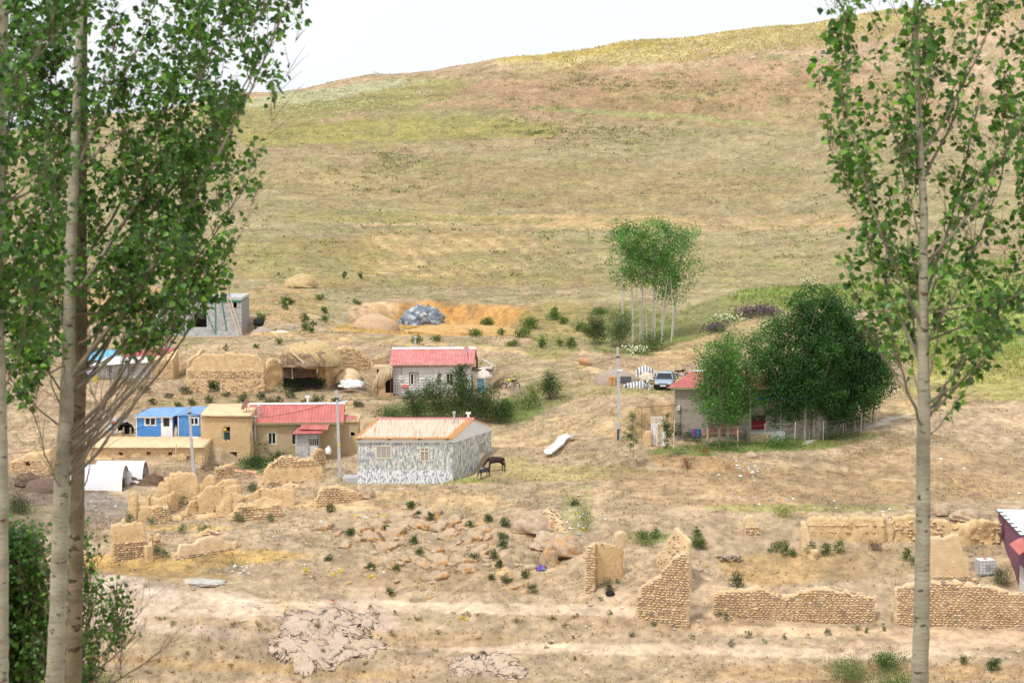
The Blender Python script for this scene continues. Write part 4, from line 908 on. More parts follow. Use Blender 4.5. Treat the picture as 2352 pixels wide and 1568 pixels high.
mb = MB(); mb.add(vs2, fs2); mb.build('burlap_sheet', BURL, BA, smooth=True)
mb = MB(); mb.box(X3(858), X3(902), -.35, 2.2, Z3(846), Z3(841)); mb.build('flat_top', BURL, BA)
MB().box(X3(868), X3(886), -.4, -.15, -.3, Z3(880)).box(X3(886), X3(903), -.45, -.2, -.3, Z3(901)).build('brick_base', mat('rough_brick', (.50,.30,.17), (.62,.44,.26), scale=6, stretch=(1,1,4)), BA)
MB().box(X3(866), X3(903), .1, .2, 0, Z3(848)).build('interior_shade_fill', DARK, BA); MB().box(X3(872), X3(884), -.46, -.44, Z3(862), Z3(856)).build('green_patch', mat('green_patch', (.25,.30,.18)), BA)  # the black panel stands in for the shade under the burlap
MB().tube([(X3(899), -.5, -.2), (X3(899), -.5, Z3(842))], .03, 5).build('post', RUST, BA)
# blue-door shed right of the white house
A4 = P(1086, 905, 184)
BS = thing('blue_door_shed', 'small rubble shed with light blue door and white cloth, right of the white house', 'shed', A4, 0)
def X4(px): return (px-1086)*s
def Z4(py): return (905-py)*s
mb = MB(); panel(mb, 0, X4(1132), -.4, Z4(850), 0, .3, [(X4(1097), X4(1112), 0, Z4(862))]); mb.box(X4(1132)-.3, X4(1132), .3, 2, -.4, Z4(843)); mb.build('wall', mat('rubble_wall', (.55,.45,.31), (.72,.66,.54), scale=4, stretch=(1,1,3), bump=.05), BS)
MB().box(X4(1097)+.03, X4(1112)-.03, .08, .13, 0, Z4(862)-.03).build('door', mat('light_blue_door', (.10,.36,.62), (.30,.58,.78), scale=2.5), BS); MB().box(X4(1112), X4(1116), -.05, .0, 0, Z4(862)).build('door_jamb', WHITE, BS)
MB().box(-.1, X4(1134), -.2, 2.2, Z4(850), Z4(847)).build('roof', DARKWOOD, BS)
lump('white_cloth', '', '', (X4(1111), -.05, Z4(866)), .72, .35, .85, mat('canvas', (.74,.69,.60), (.84,.80,.72), scale=2, bump=.1, bscale=3), .15, 12, parent=BS)
lump('roof_rubble', '', '', (X4(1114), .5, Z4(849)), .8, .6, .3, mat('rubble_pink', (.5,.3,.28), (.75,.7,.66), scale=8, contrast=(.48,.55)), .4, 14, parent=BS)
o = MB().bar((0, 0, 0), (34*s, .2, -19*s), .16, .08).build('white_gutter', WHITEMETAL); o.location = P(1106, 823, 185.5); tag(o, 'white metal gutter sloping down from the rear of the pink-red roof', 'gutter')
d2 = thing('satellite_dish', 'pinkish satellite dish mounted at the right end of the pink-red roof', 'satellite dish', P(1076, 828, 182.8))
dd = MB().lathe(prof, (0, 0, 0), 20).build('dish', mat('faded_dish', (.5,.25,.25)), d2, smooth=True); dd.location = (-.2, 0, .9); dd.rotation_euler = (math.radians(25), math.radians(-55), 0); MB().tube([(0, 0, 0), (-.1, 0, .85)], .03).build('stand', RUST, d2)
# ================================================================== unfinished grey block house
Yg = 214; s = Yg/F; A = P(354, 770, Yg)
GH = thing('block_house', 'unfinished grey cement block house with a green steel frame and empty window openings', 'house', A, 0)
def X_(px): return (px-354)*s
def Z_(py): return (770-py)*s
Lg = X_(557); Hg = Z_(691)
hg = [(X_(a), X_(b), Z_(d), Z_(c)) for a, b, c, d in ((447, 475.5, 719, 752), (394, 407, 721, 755), (538, 545.5, 694, 707))]
mb = MB(); panel(mb, 0, Lg, -.8, Hg, .03, .22, hg); mb.box(0, .2, .22, 6, -.8, Hg); mb.box(Lg-.2, Lg, .22, 6, -.8, Hg); mb.box(0, Lg, 6, 6.2, -.8, Hg); mb.box(X_(500), X_(500)+.2, .22, 6, -.8, Hg)
mb.build('wall', mat('block_backing', (.30,.285,.27), (.36,.345,.33)), GH)
ins = lambda x, z: not any(a-.02 < x < b+.02 and c < z < d for a, b, c, d in hg)
place_units(GH, 'cement_block', 'block', BLOCKCOL, BLOCK, block_items(0, Lg, .05, Hg-.02, .0, .46, .22, .06, .03, .028, cut=hg))
MB().box(-.2, Lg+.05, -.1, 6.3, Hg+.12, Hg+.42).build('roof_slab', CONC, GH)
MB().box(-.2, Lg+.06, -.12, .1, Hg-.06, Hg+.12).build('ring_beam', GREENSTEEL, GH)
for a, b, c, d in ((423.5, 768, 423.5, 695), (496.5, 766, 496.5, 695), (446, 722, 427, 766), (477, 719, 494, 764), (522, 760, 512, 696)): MB().bar((X_(a), -.07, Z_(b)), (X_(c), -.07, Z_(d)), .11, .06).build('green_brace', GREENSTEEL, GH)
MB().box(-.5, X_(560), -1.0, .0, -1.2, .03).build('foundation', CONC, GH)
MB().tube([(X_(528), .3, Hg+.4), (X_(528), .3, Hg+2.1)], .03).bar((X_(528)-.7, .3, Hg+1.95), (X_(528)+.7, .3, Hg+1.95), .03).build('antenna', RUST, GH)
ld = thing('wooden_ladder', 'pale wooden ladder leaning against the right part of the grey block house', 'ladder', P(556, 770, 212.5))
s2 = 212.5/F; p0 = Vector((0, 0, -.1)); p1 = Vector((-(556-526)*s2, 1.0, (770-682)*s2))
for off in (0, .38): MB().tube([p0+Vector((-off, 0, 0)), p1+Vector((-off, 0, 0))], .05, 6).build('rail', PALEWOOD, ld)
for k in range(12): q = p0.lerp(p1, (k+.7)/12.6); MB().tube([q+Vector((-.44, 0, 0)), q+Vector((.08, 0, 0))], .03, 5).build('rung', WOOD, ld)
# ================================================================== lilac house and its block shed
Yl = 190; s = Yl/F; A = P(150, 872, Yl)
LH = thing('lilac_house', 'lilac-walled house with a light blue roof edge, glimpsed behind the left trunks', 'house', A, 0)
def X_(px): return (px-150)*s
def Z_(py): return (872-py)*s
LIL = mat('lilac_wall', (.34, .26, .62), (.42, .33, .68), rough=.7, scale=2); wl = (X_(199), X_(212), Z_(853), Z_(832))
mb = MB(); panel(mb, 0, X_(220), -.5, Z_(826), 0, .25, [wl]); mb.box(X_(220)-.25, X_(220), .25, 4, -.5, Z_(826)); mb.box(0, .25, .25, 4, -.5, Z_(826)); mb.build('wall', LIL, LH)
window(LH, *wl, -.02, WHITE, 1, .1)
mb = MB(); corr(mb, (-.3, -.4, Z_(827)), (X_(268), -.4, Z_(825)), (X_(266), 4, Z_(812)), (-.3, 4, Z_(812)), 26, .04); mb.build('roof', mat('sky_blue_roof', (.16, .48, .74), (.24,.56,.80)), LH)
A = P(221, 868, 189); s = 189/F
LS = thing('block_shed', 'grey block shed with a white ribbed awning, red roof strip and a stone gable wall', 'shed', A, 0)
def X_(px): return (px-221)*s
def Z_(py): return (868-py)*s
mb = MB(); panel(mb, 0, X_(352), -.8, Z_(831), .03, .25, [(X_(250), X_(258), Z_(858), Z_(838))]); mb.build('wall', bpy.data.materials['block_backing'], LS)
place_units(LS, 'cement_block', 'block', BLOCKCOL, BLOCK, block_items(0, X_(352), 0, Z_(831), .0, .44, .22, .06, .03, .026, inside=lambda x, z: not (X_(249.5) < x < X_(258.5) and Z_(858) < z < Z_(838))))
window(LS, X_(250), X_(258), Z_(858), Z_(838), .02, WHITE, 2, .04)
mb = MB(); mb.prism_x([(.04, -.8), (3.6, -.8), (3.6, 2.6), (.04, 1.75)], X_(352), X_(398)); mb.build('gable_wall', MUDB, LS)
place_units(LS, 'stone', 'stone', STONECOL, STONE, stone_items(X_(353), X_(397), -.1, lambda x: Z_(np.interp(x, [X_(352), X_(397)], [833, 822])), .05, .30, .13, .02, gap=.2, herring=.15, depth=.12))
mb = MB(); corr(mb, (-.5, -.8, Z_(838)), (X_(352), -.5, Z_(830)), (X_(350), 1.0, Z_(821)), (.9, 1.0, Z_(821)), 30, .05); mb.build('awning', WHITEMETAL, LS)
mb = MB(); corr(mb, (X_(276), .9, Z_(820)), (X_(355), .6, Z_(826)), (X_(398), 3.5, Z_(806)), (X_(300), 3.6, Z_(806)), 22, .04); mb.build('roof', RED, LS)
MB().bar((X_(352), -.05, Z_(829)), (X_(400), .2, Z_(815)), .1, .05).build('red_edge', RED, LS); MB().box(X_(370), X_(384), 3.4, 3.8, Z_(808), Z_(801)).box(X_(330), X_(340), 3.4, 3.8, Z_(808), Z_(803)).build('coping_block', CONC, LS)
# ================================================================== grey rendered house behind the poplars
Yr = 160; s = Yr/F; A = P(1549, 1000, Yr)
RH = thing('rendered_house', 'grey cement-rendered house with red roof and dark red door behind the poplar row', 'house', A, 0)
def X_(px): return (px-1549)*s
def Z_(py): return (1000-py)*s
Lr, Dr, Hr = X_(1885), 7, Z_(888)
dr = (X_(1726), X_(1760), Z_(986), Z_(952)); wr = (X_(1814), X_(1826), Z_(966), Z_(950))
mb = MB(); panel(mb, 0, Lr, -.8, Hr, 0, .3, [dr, wr]); mb.box(0, .3, .3, Dr, -.8, Hr); mb.box(Lr-.3, Lr, .3, Dr, -.8, Hr); mb.box(0, Lr, Dr, Dr+.3, -.8, Hr); mb.build('wall', CEMENT, RH, shear=.62)
d = MB().box(dr[0], dr[1], .1, .16, dr[2], dr[3]).build('door', mat('dark_red_door', (.20, .015, .02), (.25,.03,.03)), RH)
for k in range(2): MB().box(dr[0]+.08+k*.62, dr[0]+.55+k*.62, .085, .1, dr[3]-.5, dr[3]-.08).build('door_pane', GLASS, d)
window(RH, *wr, .02, WHITE, 2, .05)
gable_roof(RH, Lr, Dr, Hr+.1, .85, .45, 46, RED, WHITEMETAL, .62, endover=.45, hb=.05)
MB().box(-.4, Lr+.4, -.44, -.38, Hr-.1, Hr+.06).build('fascia', bpy.data.materials['green_fascia'], RH)
MB().box(X_(1745), X_(1880), -.5, -.42, Z_(916), Z_(910)).build('blue_awning_edge', mat('blue_tarp', (.03,.14,.55)), RH)
MB().box(X_(1716), X_(1800), -1.4, 0, -.8, Z_(987)).build('door_step', CONC, RH); MB().box(X_(1712), X_(1765), -1.65, -1.4, -.8, Z_(990)).build('brick_step', BRICK, RH)
mb = MB().box(X_(1554.5), X_(1561), -.2, -.0, Z_(940), Z_(930)).build('meter_box', WHITE, RH); MB().box(X_(1556), X_(1558.5), -.21, -.2, Z_(937), Z_(933)).build('meter_dial', RUST, mb)
MB().tube([(X_(1563), -.04, -.3), (X_(1563), -.04, Z_(930))], .025, 5).tube([(X_(1458), -.04, Z_(935)), (X_(1556), -.04, Z_(928))], .03, 5).tube([(X_(1473), -.04, -.5), (X_(1473), -.04, Z_(934))], .025, 5).build('water_pipe', RUST, RH)
# ================================================================== purple shed at the right edge
B0 = P(2291, 1256, 137); F0 = P(2352, 1395, 126.5)
PS = thing('purple_house', 'purple-walled building with a pale slate-tiled roof and a barred window, cut by the right edge', 'house', (B0.x, B0.y, F0.z), 0)
PUR = mat('purple_wall', (.20, .085, .135), (.25, .115, .17), rough=.85, scale=3, stretch=(4, 4, .4), bump=.01)
dx, dy = F0.x-B0.x, F0.y-B0.y; ht = P(2291, 1174, 137).z-F0.z
ux = Vector((dx, dy, 0)).normalized(); nx_ = Vector((-ux.y, ux.x, 0))
LW = math.hypot(dx, dy)+1.5
mb = MB(); q = lambda a, b, z: (ux.x*a+nx_.x*b, ux.y*a+nx_.y*b, z)
R_ = 7.
def qbox(mb, a0, a1, b0, b1, z0, z1):
    mb.add([q(a0,b0,z0),q(a1,b0,z0),q(a1,b1,z0),q(a0,b1,z0),q(a0,b0,z1),q(a1,b0,z1),q(a1,b1,z1),q(a0,b1,z1)], [(0,3,2,1),(4,5,6,7),(0,1,5,4),(1,2,6,5),(2,3,7,6),(3,0,4,7)])
sgn = 1 if q(0, 1, 0)[0] > 0 else -1
qbox(mb, 0, LW-3.2, 0, sgn*.3, -1, ht); qbox(mb, 0, .3, sgn*.3, sgn*R_, -1, ht); mb.build('wall', PUR, PS)
mb = MB(); qbox(mb, LW-3.2, LW, 0, sgn*.3, -1, .9); qbox(mb, LW-3.2, LW, 0, sgn*.3, 2.6, ht); qbox(mb, LW-.6, LW, 0, sgn*.3, .9, 2.6); mb.build('front_wall', PUR, PS)
mb = MB(); qbox(mb, LW-3.2, LW-.6, sgn*.22, sgn*.26, .9, 2.6); wn = mb.build('window_pane', GLASS, PS)
mb = MB()
for k in range(12): a = LW-3.1+k*.2; qbox(mb, a, a+.05, -sgn*.05, sgn*.0, .9, 2.6)
qbox(mb, LW-3.2, LW-.6, -sgn*.05, 0, 1.6, 1.66); mb.build('window_bars', WHITE, PS)
SLATE = mat('pale_slate', (.62, .66, .70), (.76, .79, .81), rough=.6, scale=4, rand=.12)
mb = MB(); qbox(mb, -.2, LW-3.0, -sgn*.12, sgn*R_, ht, ht+.08); mb.build('roof_deck', DARKWOOD, PS)
slate = MB(); rows = 13
for r in range(rows):
    for c in range(9):
        a0 = -.2+(LW-2.8)*(rows-1-r)/rows; a1 = a0+(LW-2.8)/rows+.06; b0 = -.12+c*.6+(.3 if r % 2 else 0); mb = MB()
        z = ht+.10; 
        if b0 > 4: continue
        mb.add([q(a0, sgn*b0, z+.03), q(a1, sgn*b0, z), q(a1, sgn*(b0+.585), z), q(a0, sgn*(b0+.585), z+.03), q(a0, sgn*b0, z+.045), q(a1, sgn*b0, z+.02), q(a1, sgn*(b0+.585), z+.02), q(a0, sgn*(b0+.585), z+.045)], [(0,3,2,1),(4,5,6,7),(0,1,5,4),(1,2,6,5),(2,3,7,6),(3,0,4,7)])
        mb.build('slate', SLATE, PS)
mb = MB(); e0, e1 = LW-3.0, LW; corr(mb, q(e1+.2, -sgn*.75, ht-.62), q(e0-.2, -sgn*.75, ht-.62), q(e0-.2, sgn*.1, ht-.05), q(e1+.2, sgn*.1, ht-.05), 16, .04); mb.build('red_awning', RED, PS)
# ================================================================== mud ruins on the left
R = mud_wall
R('ruin_wall', 'tallest mud ruin wall with a grooved face, next to the grey pole', 'ruin', 391, 458, 1160, 148, 148, [(391, 1086), (397, 1080), (420, 1086), (436, 1085), (445, 1096), (456, 1113)], thick=.6, rough=.04)
R('ruin_wall', 'narrow mud corner pier rising at the left edge of the tallest ruin wall', 'ruin', 381, 394, 1150, 147.5, 147.3, [(381, 1100), (386, 1086), (394, 1083)], thick=.8)
R('ruin_wall', 'stepped mud ruin wall left of the tallest wall, its top sloping up to a knob', 'ruin', 346, 393, 1172, 145.5, 145.5, [(346, 1140), (352, 1113), (360, 1103), (366, 1110), (391, 1111)], thick=.6)
R('ruin_wall', 'low square mud block standing before the stepped ruin wall', 'ruin', 352, 388, 1185, 143.8, 144, [(352, 1142), (370, 1140), (388, 1143)], thick=.5)
R('ruin_wall', 'mud fin with a flat end right of the low square mud block', 'ruin', 388, 408, 1178, 144, 145.2, [(388, 1131), (398, 1128), (408, 1134)], thick=.5)
R('ruin_wall', 'rounded mud hump between the left spire and the stepped ruin wall', 'ruin', 325, 347, 1165, 145, 145, [(325, 1148), (332, 1133), (340, 1131), (347, 1142)], thick=.6)
R('ruin_spire', 'thick mud spire at the far left end of the ruins', 'ruin', 279, 318, 1203, 141.5, 141.5, [(279, 1190), (286, 1140), (291, 1127), (300, 1128), (307, 1142), (312, 1158), (318, 1166)], thick=1.0)
R('ruin_wall', 'low mud ruin wall with a stony gap to the right of the left spire', 'ruin', 314, 352, 1203, 141.2, 141.5, [(314, 1162), (325, 1158), (340, 1158), (352, 1163)], thick=.5)
R('ruin_wall', 'low broken wall of rubble and mud in front of the mud fin', 'ruin', 345, 392, 1203, 141.3, 141.8, [(345, 1163), (355, 1159), (370, 1164), (380, 1157), (392, 1180)], thick=.5, stone=(1200, 1160, dict(uw=.24, uh=.16, gap=.3)))
R('ruin_wall', 'wide mud ruin wall with a notch of stones at its top left', 'ruin', 455, 512, 1182, 143.5, 144, [(455, 1135), (464, 1118), (475, 1115), (500, 1114), (512, 1121)], thick=.5, rough=.04)
R('ruin_wall', 'rounded mud wall behind the wide notched wall', 'ruin', 458, 498, 1142, 150, 150, [(458, 1110), (463, 1094), (475, 1090), (490, 1092), (498, 1100)], thick=.6)
R('ruin_wall', 'low long mud hump at the back of the ruins, nearest the stone garden wall', 'ruin', 495, 549, 1126, 151.5, 151.5, [(495, 1112), (502, 1100), (520, 1098), (538, 1099), (547, 1110)], thick=.9)
R('ruin_wall', 'slanting mud wall panel with a rounded left end, in the middle of the ruins', 'ruin', 418, 457, 1184, 142.5, 143.2, [(418, 1172), (424, 1153), (440, 1147), (457, 1147)], thick=.4)
R('ruin_wall', 'short leaning mud stub at the left foot of the slanting panel', 'ruin', 415, 430, 1190, 141.5, 141.8, [(415, 1176), (420, 1164), (428, 1164), (430, 1170)], thick=.5)
R('ruin_wall', 'eroded mud pier with a ragged face at the right of the notched wall', 'ruin', 497, 536, 1190, 141.5, 141.8, [(497, 1160), (505, 1135), (511, 1121), (522, 1124), (528, 1140), (536, 1150)], thick=.9, rough=.09)
R('ruin_wall', 'mud panel leaning between the ragged pier and the low rubble wall', 'ruin', 526, 556, 1150, 147, 147.5, [(526, 1112), (540, 1116), (555, 1120)], thick=.5)
R('ruin_wall', 'scooped mud wall with sagging top in the right half of the ruins', 'ruin', 545, 600, 1152, 146, 146, [(545, 1140), (560, 1136), (575, 1132), (590, 1120), (598, 1118)], thick=.45)
R('ruin_wall', 'broad flat mud wall panel beside the right end pier of the ruins', 'ruin', 602, 642, 1156, 146, 146, [(602, 1122), (610, 1121), (640, 1121)], thick=.4)
R('ruin_wall', 'narrow mud pier between the flat panel and the end pier', 'ruin', 637, 650, 1158, 145.6, 145.6, [(637, 1121), (649, 1120)], thick=.6)
R('ruin_pier', 'upright rectangular mud pier at the right end of the ruins', 'ruin', 650, 678, 1168, 144.6, 144.8, [(650, 1119), (660, 1120), (678, 1127)], thick=.7)
R('ruin_wall', 'pale rounded mud hump on the slope behind the end pier', 'ruin', 636, 690, 1124, 149.5, 149.5, [(636, 1118), (648, 1110), (664, 1109), (676, 1112), (690, 1112)], thick=.7, m=MUDP)
R('rubble_wall', 'low rubble stone wall with a curved mud top at the front of the ruins', 'wall', 524, 648, 1198, 140.5, 141.5, [(524, 1180), (536, 1160), (548, 1152), (570, 1158), (600, 1160), (630, 1155), (648, 1160)], thick=.7, stone=(1196, 1155, dict(uw=.26, uh=.17, gap=.05, dark=.6)))
R('ruin_wall', 'ochre mud wall on a dark stone footing at the lower left of the ruins', 'ruin', 256, 338, 1290, 131.5, 132.5, [(256, 1200), (290, 1202), (305, 1199), (316, 1194), (322, 1205), (338, 1236)], thick=.6, stone=(1285, 1238, dict(uw=.26, uh=.15, dark=.6, out=.07)), rough=.03, taper=.2)
R('ruin_wall', 'leaning mud pier with a stony flank right of the ochre wall', 'ruin', 335, 350, 1296, 130.5, 131, [(335, 1250), (341, 1227), (350, 1228)], thick=.6)
R('ruin_wall', 'broken mud wall end with projecting stones beside the grey thistles', 'ruin', 348, 370, 1262, 134.5, 135, [(348, 1226), (356, 1216), (364, 1224), (370, 1235)], thick=.6, stone=(1262, 1230, dict(uw=.28, uh=.15, gap=.3, dark=.6)))
R('ruin_wall', 'long low mud ridge with stones along its foot, at the lower middle of the ruins', 'ruin', 396, 540, 1292, 131, 134, [(396, 1268), (402, 1250), (420, 1247), (432, 1252), (450, 1238), (480, 1231), (500, 1237), (535, 1240), (540, 1248)], pyb1=1262, thick=.9, m=MUDP, stone=(1290, 1262, dict(uw=.24, uh=.14, gap=.2, dark=.5)))
R('rubble_wall', 'short rubble row on the slope above the long mud ridge', 'wall', 445, 505, 1236, 136, 137, [(445, 1226), (470, 1214), (505, 1222)], thick=.5, stone=(1236, 1212, dict(uw=.3, uh=.16, gap=.25, dark=.6)))
R('terrace_wall', 'curved dry-stone terrace wall on the grassy bank below the streaked house', 'wall', 722, 832, 1160, 141.5, 142.5, [(722, 1145), (730, 1118), (760, 1116), (800, 1122), (820, 1130), (832, 1150)], thick=.8, stone=(1158, 1112, dict(uw=.28, uh=.17, gap=.05, dark=.45)))
R('garden_wall', 'big mud garden wall capped with loose stones, right of the leafy vegetable bed', 'wall', 590, 748, 1118, 149.5, 150.5, [(590, 1112), (600, 1080), (612, 1066), (640, 1047), (660, 1045), (680, 1052), (715, 1053), (735, 1072), (748, 1100)], thick=.8, stone=[(1068, 1042, dict(uw=.3, uh=.15, gap=.15, dark=.5)), (1116, 1102, dict(uw=.3, uh=.16, gap=.35, dark=.8))], top_stones=True, rough=.04)
R('garden_wall', 'grey dry-stone wall of flat stones below the dung stack', 'wall', 492, 537, 1103, 150, 150.5, [(492, 1072), (515, 1068), (537, 1063)], thick=.5, stone=(1103, 1062, dict(uw=.28, uh=.15, dark=.5)), top_stones=True)
R('garden_wall', 'stone pillar wall behind the grey pole near the striped-roofed house', 'wall', 715, 745, 1092, 153.5, 154, [(715, 1040), (725, 1030), (738, 1032), (745, 1045)], thick=.5, stone=(1090, 1028, dict(uw=.26, uh=.16, dark=.4)))
R('garden_wall', 'low stone row at the foot of the leafy vegetable bed', 'wall', 535, 592, 1092, 153, 153, [(535, 1078), (592, 1082)], thick=.4, stone=(1092, 1074, dict(uw=.26, uh=.15, dark=.5)))
o = MB().bar((0, 0, 0), (2.05, 0, -.62), .22, .05).build('red_board', RED); o.location = P(540, 1075, 150); tag(o, 'red and white metal strip leaning down over the stone row by the vegetable bed', 'board')
R('ruin_wall', 'low crumbled mud footing joining the spire to the middle panels', 'ruin', 300, 420, 1200, 142.5, 142.5, [(300, 1176), (330, 1170), (352, 1176), (380, 1182), (420, 1186)], thick=.8, rough=.09)
R('ruin_wall', 'long jagged mud remnant behind the notched wall and the ragged pier', 'ruin', 440, 560, 1160, 146, 146.5, [(440, 1138), (455, 1128), (470, 1132), (500, 1124), (515, 1132), (530, 1126), (548, 1138), (560, 1142)], thick=.6, rough=.08)
R('ruin_wall', 'low crumbled mud apron in front of the notched wall', 'ruin', 452, 545, 1192, 141.8, 142, [(452, 1182), (475, 1177), (505, 1180), (530, 1184), (545, 1188)], thick=.9, rough=.1)
R('ruin_wall', 'mud remnant filling the gap between the scooped wall and the flat panel', 'ruin', 585, 655, 1166, 144.5, 144.5, [(585, 1146), (600, 1140), (625, 1146), (645, 1150), (655, 1156)], thick=.6, rough=.09)
# ================================================================== walls at the lower right
W1T = [(1633, 1362), (1650, 1361), (1680, 1352), (1720, 1352), (1745, 1349), (1750, 1345), (1775, 1352), (1792, 1362), (1805, 1368), (1830, 1367), (1848, 1356), (1870, 1350), (1890, 1345), (1910, 1348), (1940, 1353), (1975, 1360), (2007, 1364)]
PADS_ = None
R('stone_wall', 'long herringbone dry-stone wall with a sagging top and one dark hole', 'wall', 1633, 2007, 1432, 123, 122.5, W1T, m=MUDP, thick=.55, holes=((1733, 1748, 1380, 1392),), stone=[(1432, 1342, dict(uw=.33, uh=.155, dark=.22, out=.07))], top_stones=True, taper=.12, rough=.02)
R('stone_wall', 'coursed dry-stone wall that runs off the right edge behind the slender tree', 'wall', 2054, 2400, 1445, 121.8, 121, [(2054, 1352), (2075, 1345), (2110, 1342), (2150, 1336), (2200, 1334), (2250, 1340), (2290, 1342), (2330, 1356), (2400, 1360)], m=MUDP, thick=.55, stone=[(1445, 1330, dict(uw=.33, uh=.155, dark=.25, out=.06))], top_stones=True, taper=.12, rough=.02)
R('stone_wall', 'tall triangular dry-stone wall rising to a pointed corner at its right', 'wall', 1462, 1582, 1432, 123.5, 122.5, [(1462, 1400), (1478, 1346), (1500, 1330), (1525, 1318), (1535, 1302), (1548, 1288), (1558, 1276), (1568, 1270), (1582, 1266)], m=MUDP, thick=.6, stone=[(1432, 1232, dict(uw=.33, uh=.16, dark=.3, out=.06, herring=.2))], top_stones=True, taper=.1, rough=.02)
R('ruin_wall', 'receding mud-plastered wall studded with stones behind the tall stone corner', 'ruin', 1510, 1584, 1330, 128, 124.5, [(1510, 1275), (1530, 1255), (1545, 1235), (1556, 1216), (1562, 1206), (1570, 1218), (1584, 1238)], m=MUDP, thick=.5, stone=[(1300, 1210, dict(uw=.3, uh=.2, gap=.6, dark=.5))], rough=.07)
R('stone_pillar', 'narrow stone end pillar left of the smooth ochre plaster panel', 'wall', 1342, 1366, 1366, 127.5, 127.4, [(1342, 1280), (1352, 1252), (1366, 1246)], m=MUDP, thick=.8, stone=[(1366, 1246, dict(uw=.36, uh=.17, dark=.25, out=.05, herring=.1))], top_stones=True, taper=.05)
R('plaster_panel', 'smooth ochre plaster wall panel beside the narrow stone pillar', 'ruin', 1366, 1427, 1350, 129.2, 130.2, [(1366, 1246), (1380, 1249), (1405, 1250), (1427, 1256)], pyb1=1322, thick=.45, rough=.015, top_stones=True, taper=.1)
R('ruin_wall', 'crumbling pale wall end on the slope behind the ochre plaster panel', 'ruin', 1415, 1448, 1262, 133, 134, [(1415, 1222), (1432, 1218), (1440, 1222), (1448, 1245)], thick=.6, m=MUDP, rough=.1)
R('ruin_stub', 'rounded mud stub on a stone base alone on the brown slope', 'ruin', 1708, 1750, 1234, 135, 135, [(1708, 1215), (1716, 1192), (1722, 1183), (1736, 1182), (1743, 1192), (1750, 1212)], thick=.9, m=MUDP, stone=[(1232, 1206, dict(uw=.3, uh=.2, gap=.3))], rough=.08)
R('ruin_fin', 'tall thin leaning slab of mud wall standing free in the weeds', 'ruin', 1842, 1876, 1286, 131.5, 130.5, [(1842, 1206), (1847, 1197), (1856, 1198), (1863, 1215), (1868, 1222), (1876, 1262)], thick=.55, m=MUDP, rough=.04, taper=.2)
R('mud_bank_wall', 'long eroded mud retaining wall with a single row of stones', 'wall', 1850, 2030, 1246, 134.9, 134.9, [(1850, 1198), (1862, 1188), (1890, 1184), (1940, 1187), (1990, 1190), (2025, 1186)], thick=.9, m=MUD, stone=[(1206, 1199, dict(uw=.26, uh=.14, gap=.1, dark=.3)), (1221, 1214, dict(uw=.28, uh=.14, gap=.5))], rough=.07, taper=.3)
R('mud_pier', 'rounded mud pier at the join of the two retaining walls', 'ruin', 2024, 2050, 1250, 134.4, 134.4, [(2024, 1196), (2030, 1182), (2044, 1180), (2050, 1192)], thick=1.0, m=MUDP, rough=.08)
R('mud_bank_wall', 'rough stony retaining wall running towards the purple building', 'wall', 2048, 2293, 1256, 135.0, 135.2, [(2048, 1184), (2080, 1186), (2110, 1182), (2160, 1190), (2200, 1200), (2230, 1204), (2260, 1192), (2293, 1196)], thick=1.0, m=MUD, stone=[(1215, 1186, dict(uw=.36, uh=.24, gap=.45, dark=.4)), (1245, 1215, dict(uw=.34, uh=.22, gap=.75, dark=.3))], rough=.12, taper=.3, cell=.16)
R('mud_block_wall', 'large smooth yellow mud wall block with stepped right edge above the stone wall', 'ruin', 2122, 2246, 1338, 127.5, 127.5, [(2122, 1240), (2140, 1232), (2190, 1230), (2215, 1226), (2222, 1240), (2224, 1270), (2238, 1276), (2243, 1310), (2246, 1325)], thick=.6, m=MUDP, stone=[(1336, 1317, dict(uw=.3, uh=.12, dark=.3, out=.04))], rough=.03, taper=.15)
R('rubble_wall', 'pale tumbled stone wall running down the slope beside the pink boulders', 'wall', 1252, 1302, 1232, 134, 132.5, [(1252, 1172), (1262, 1166), (1280, 1178), (1292, 1196), (1302, 1220)], thick=1.2, m=MUDP, stone=[(1230, 1166, dict(uw=.3, uh=.15, gap=.1, dark=.2))], top_stones=True, rough=.09)
o = thing('stone_heap', 'heap of dark angular stones by the green bush inside the ruined plot', 'stones', G(1675, 1290))
place_units(o, 'stone', 'stone', STONECOL, STONE, [((random.uniform(-.9, .9), random.uniform(-.3, .3), random.uniform(.02, .35)), (.26, .2, .18), (random.random(), 0, random.random()*3), random.choice([5, 6, 8])) for _ in range(48)])
# ================================================================== heaps
lump('dung_stack', 'long dark stack of dried dung cakes behind the ruin walls', 'dung stack', P(335, 1118, 152), 1.75, .8, .95, DUNG, .3, 21, n=4, sharp=3)
lump('dung_stack', 'dark layered dung stack against the corner of the mud-brick house', 'dung stack', P(486, 1090, 156), .95, .6, 1.15, DUNG, .3, 22, n=4, sharp=3)
lump('dung_stack', 'dark dung stack in front of the stone-course building at far left', 'dung stack', P(64, 1112, 150), 1.0, .6, .85, DUNG, .3, 23, n=4, sharp=3)
lump('soil_heap', 'smooth brown manure heap beside the white tunnel, behind the trunks', 'heap', P(100, 1136, 149), 1.7, 1.2, 1.35, mat('manure', (.15,.10,.07), (.2,.14,.1), bump=.03, bscale=15), .12, 24)
lump('gravel_heap', 'grey-brown gravel heap beside the pole and the striped sheets', 'gravel heap', P(1416, 883, 178), 2.1, 1.6, 1.5, SAND, .08, 25, n=4)
lump('gravel_heap', 'grey gravel heap at the right side of the unfinished block house', 'gravel heap', P(604, 776, 212), 1.45, 1.2, 1.25, SAND, .08, 26, n=4)
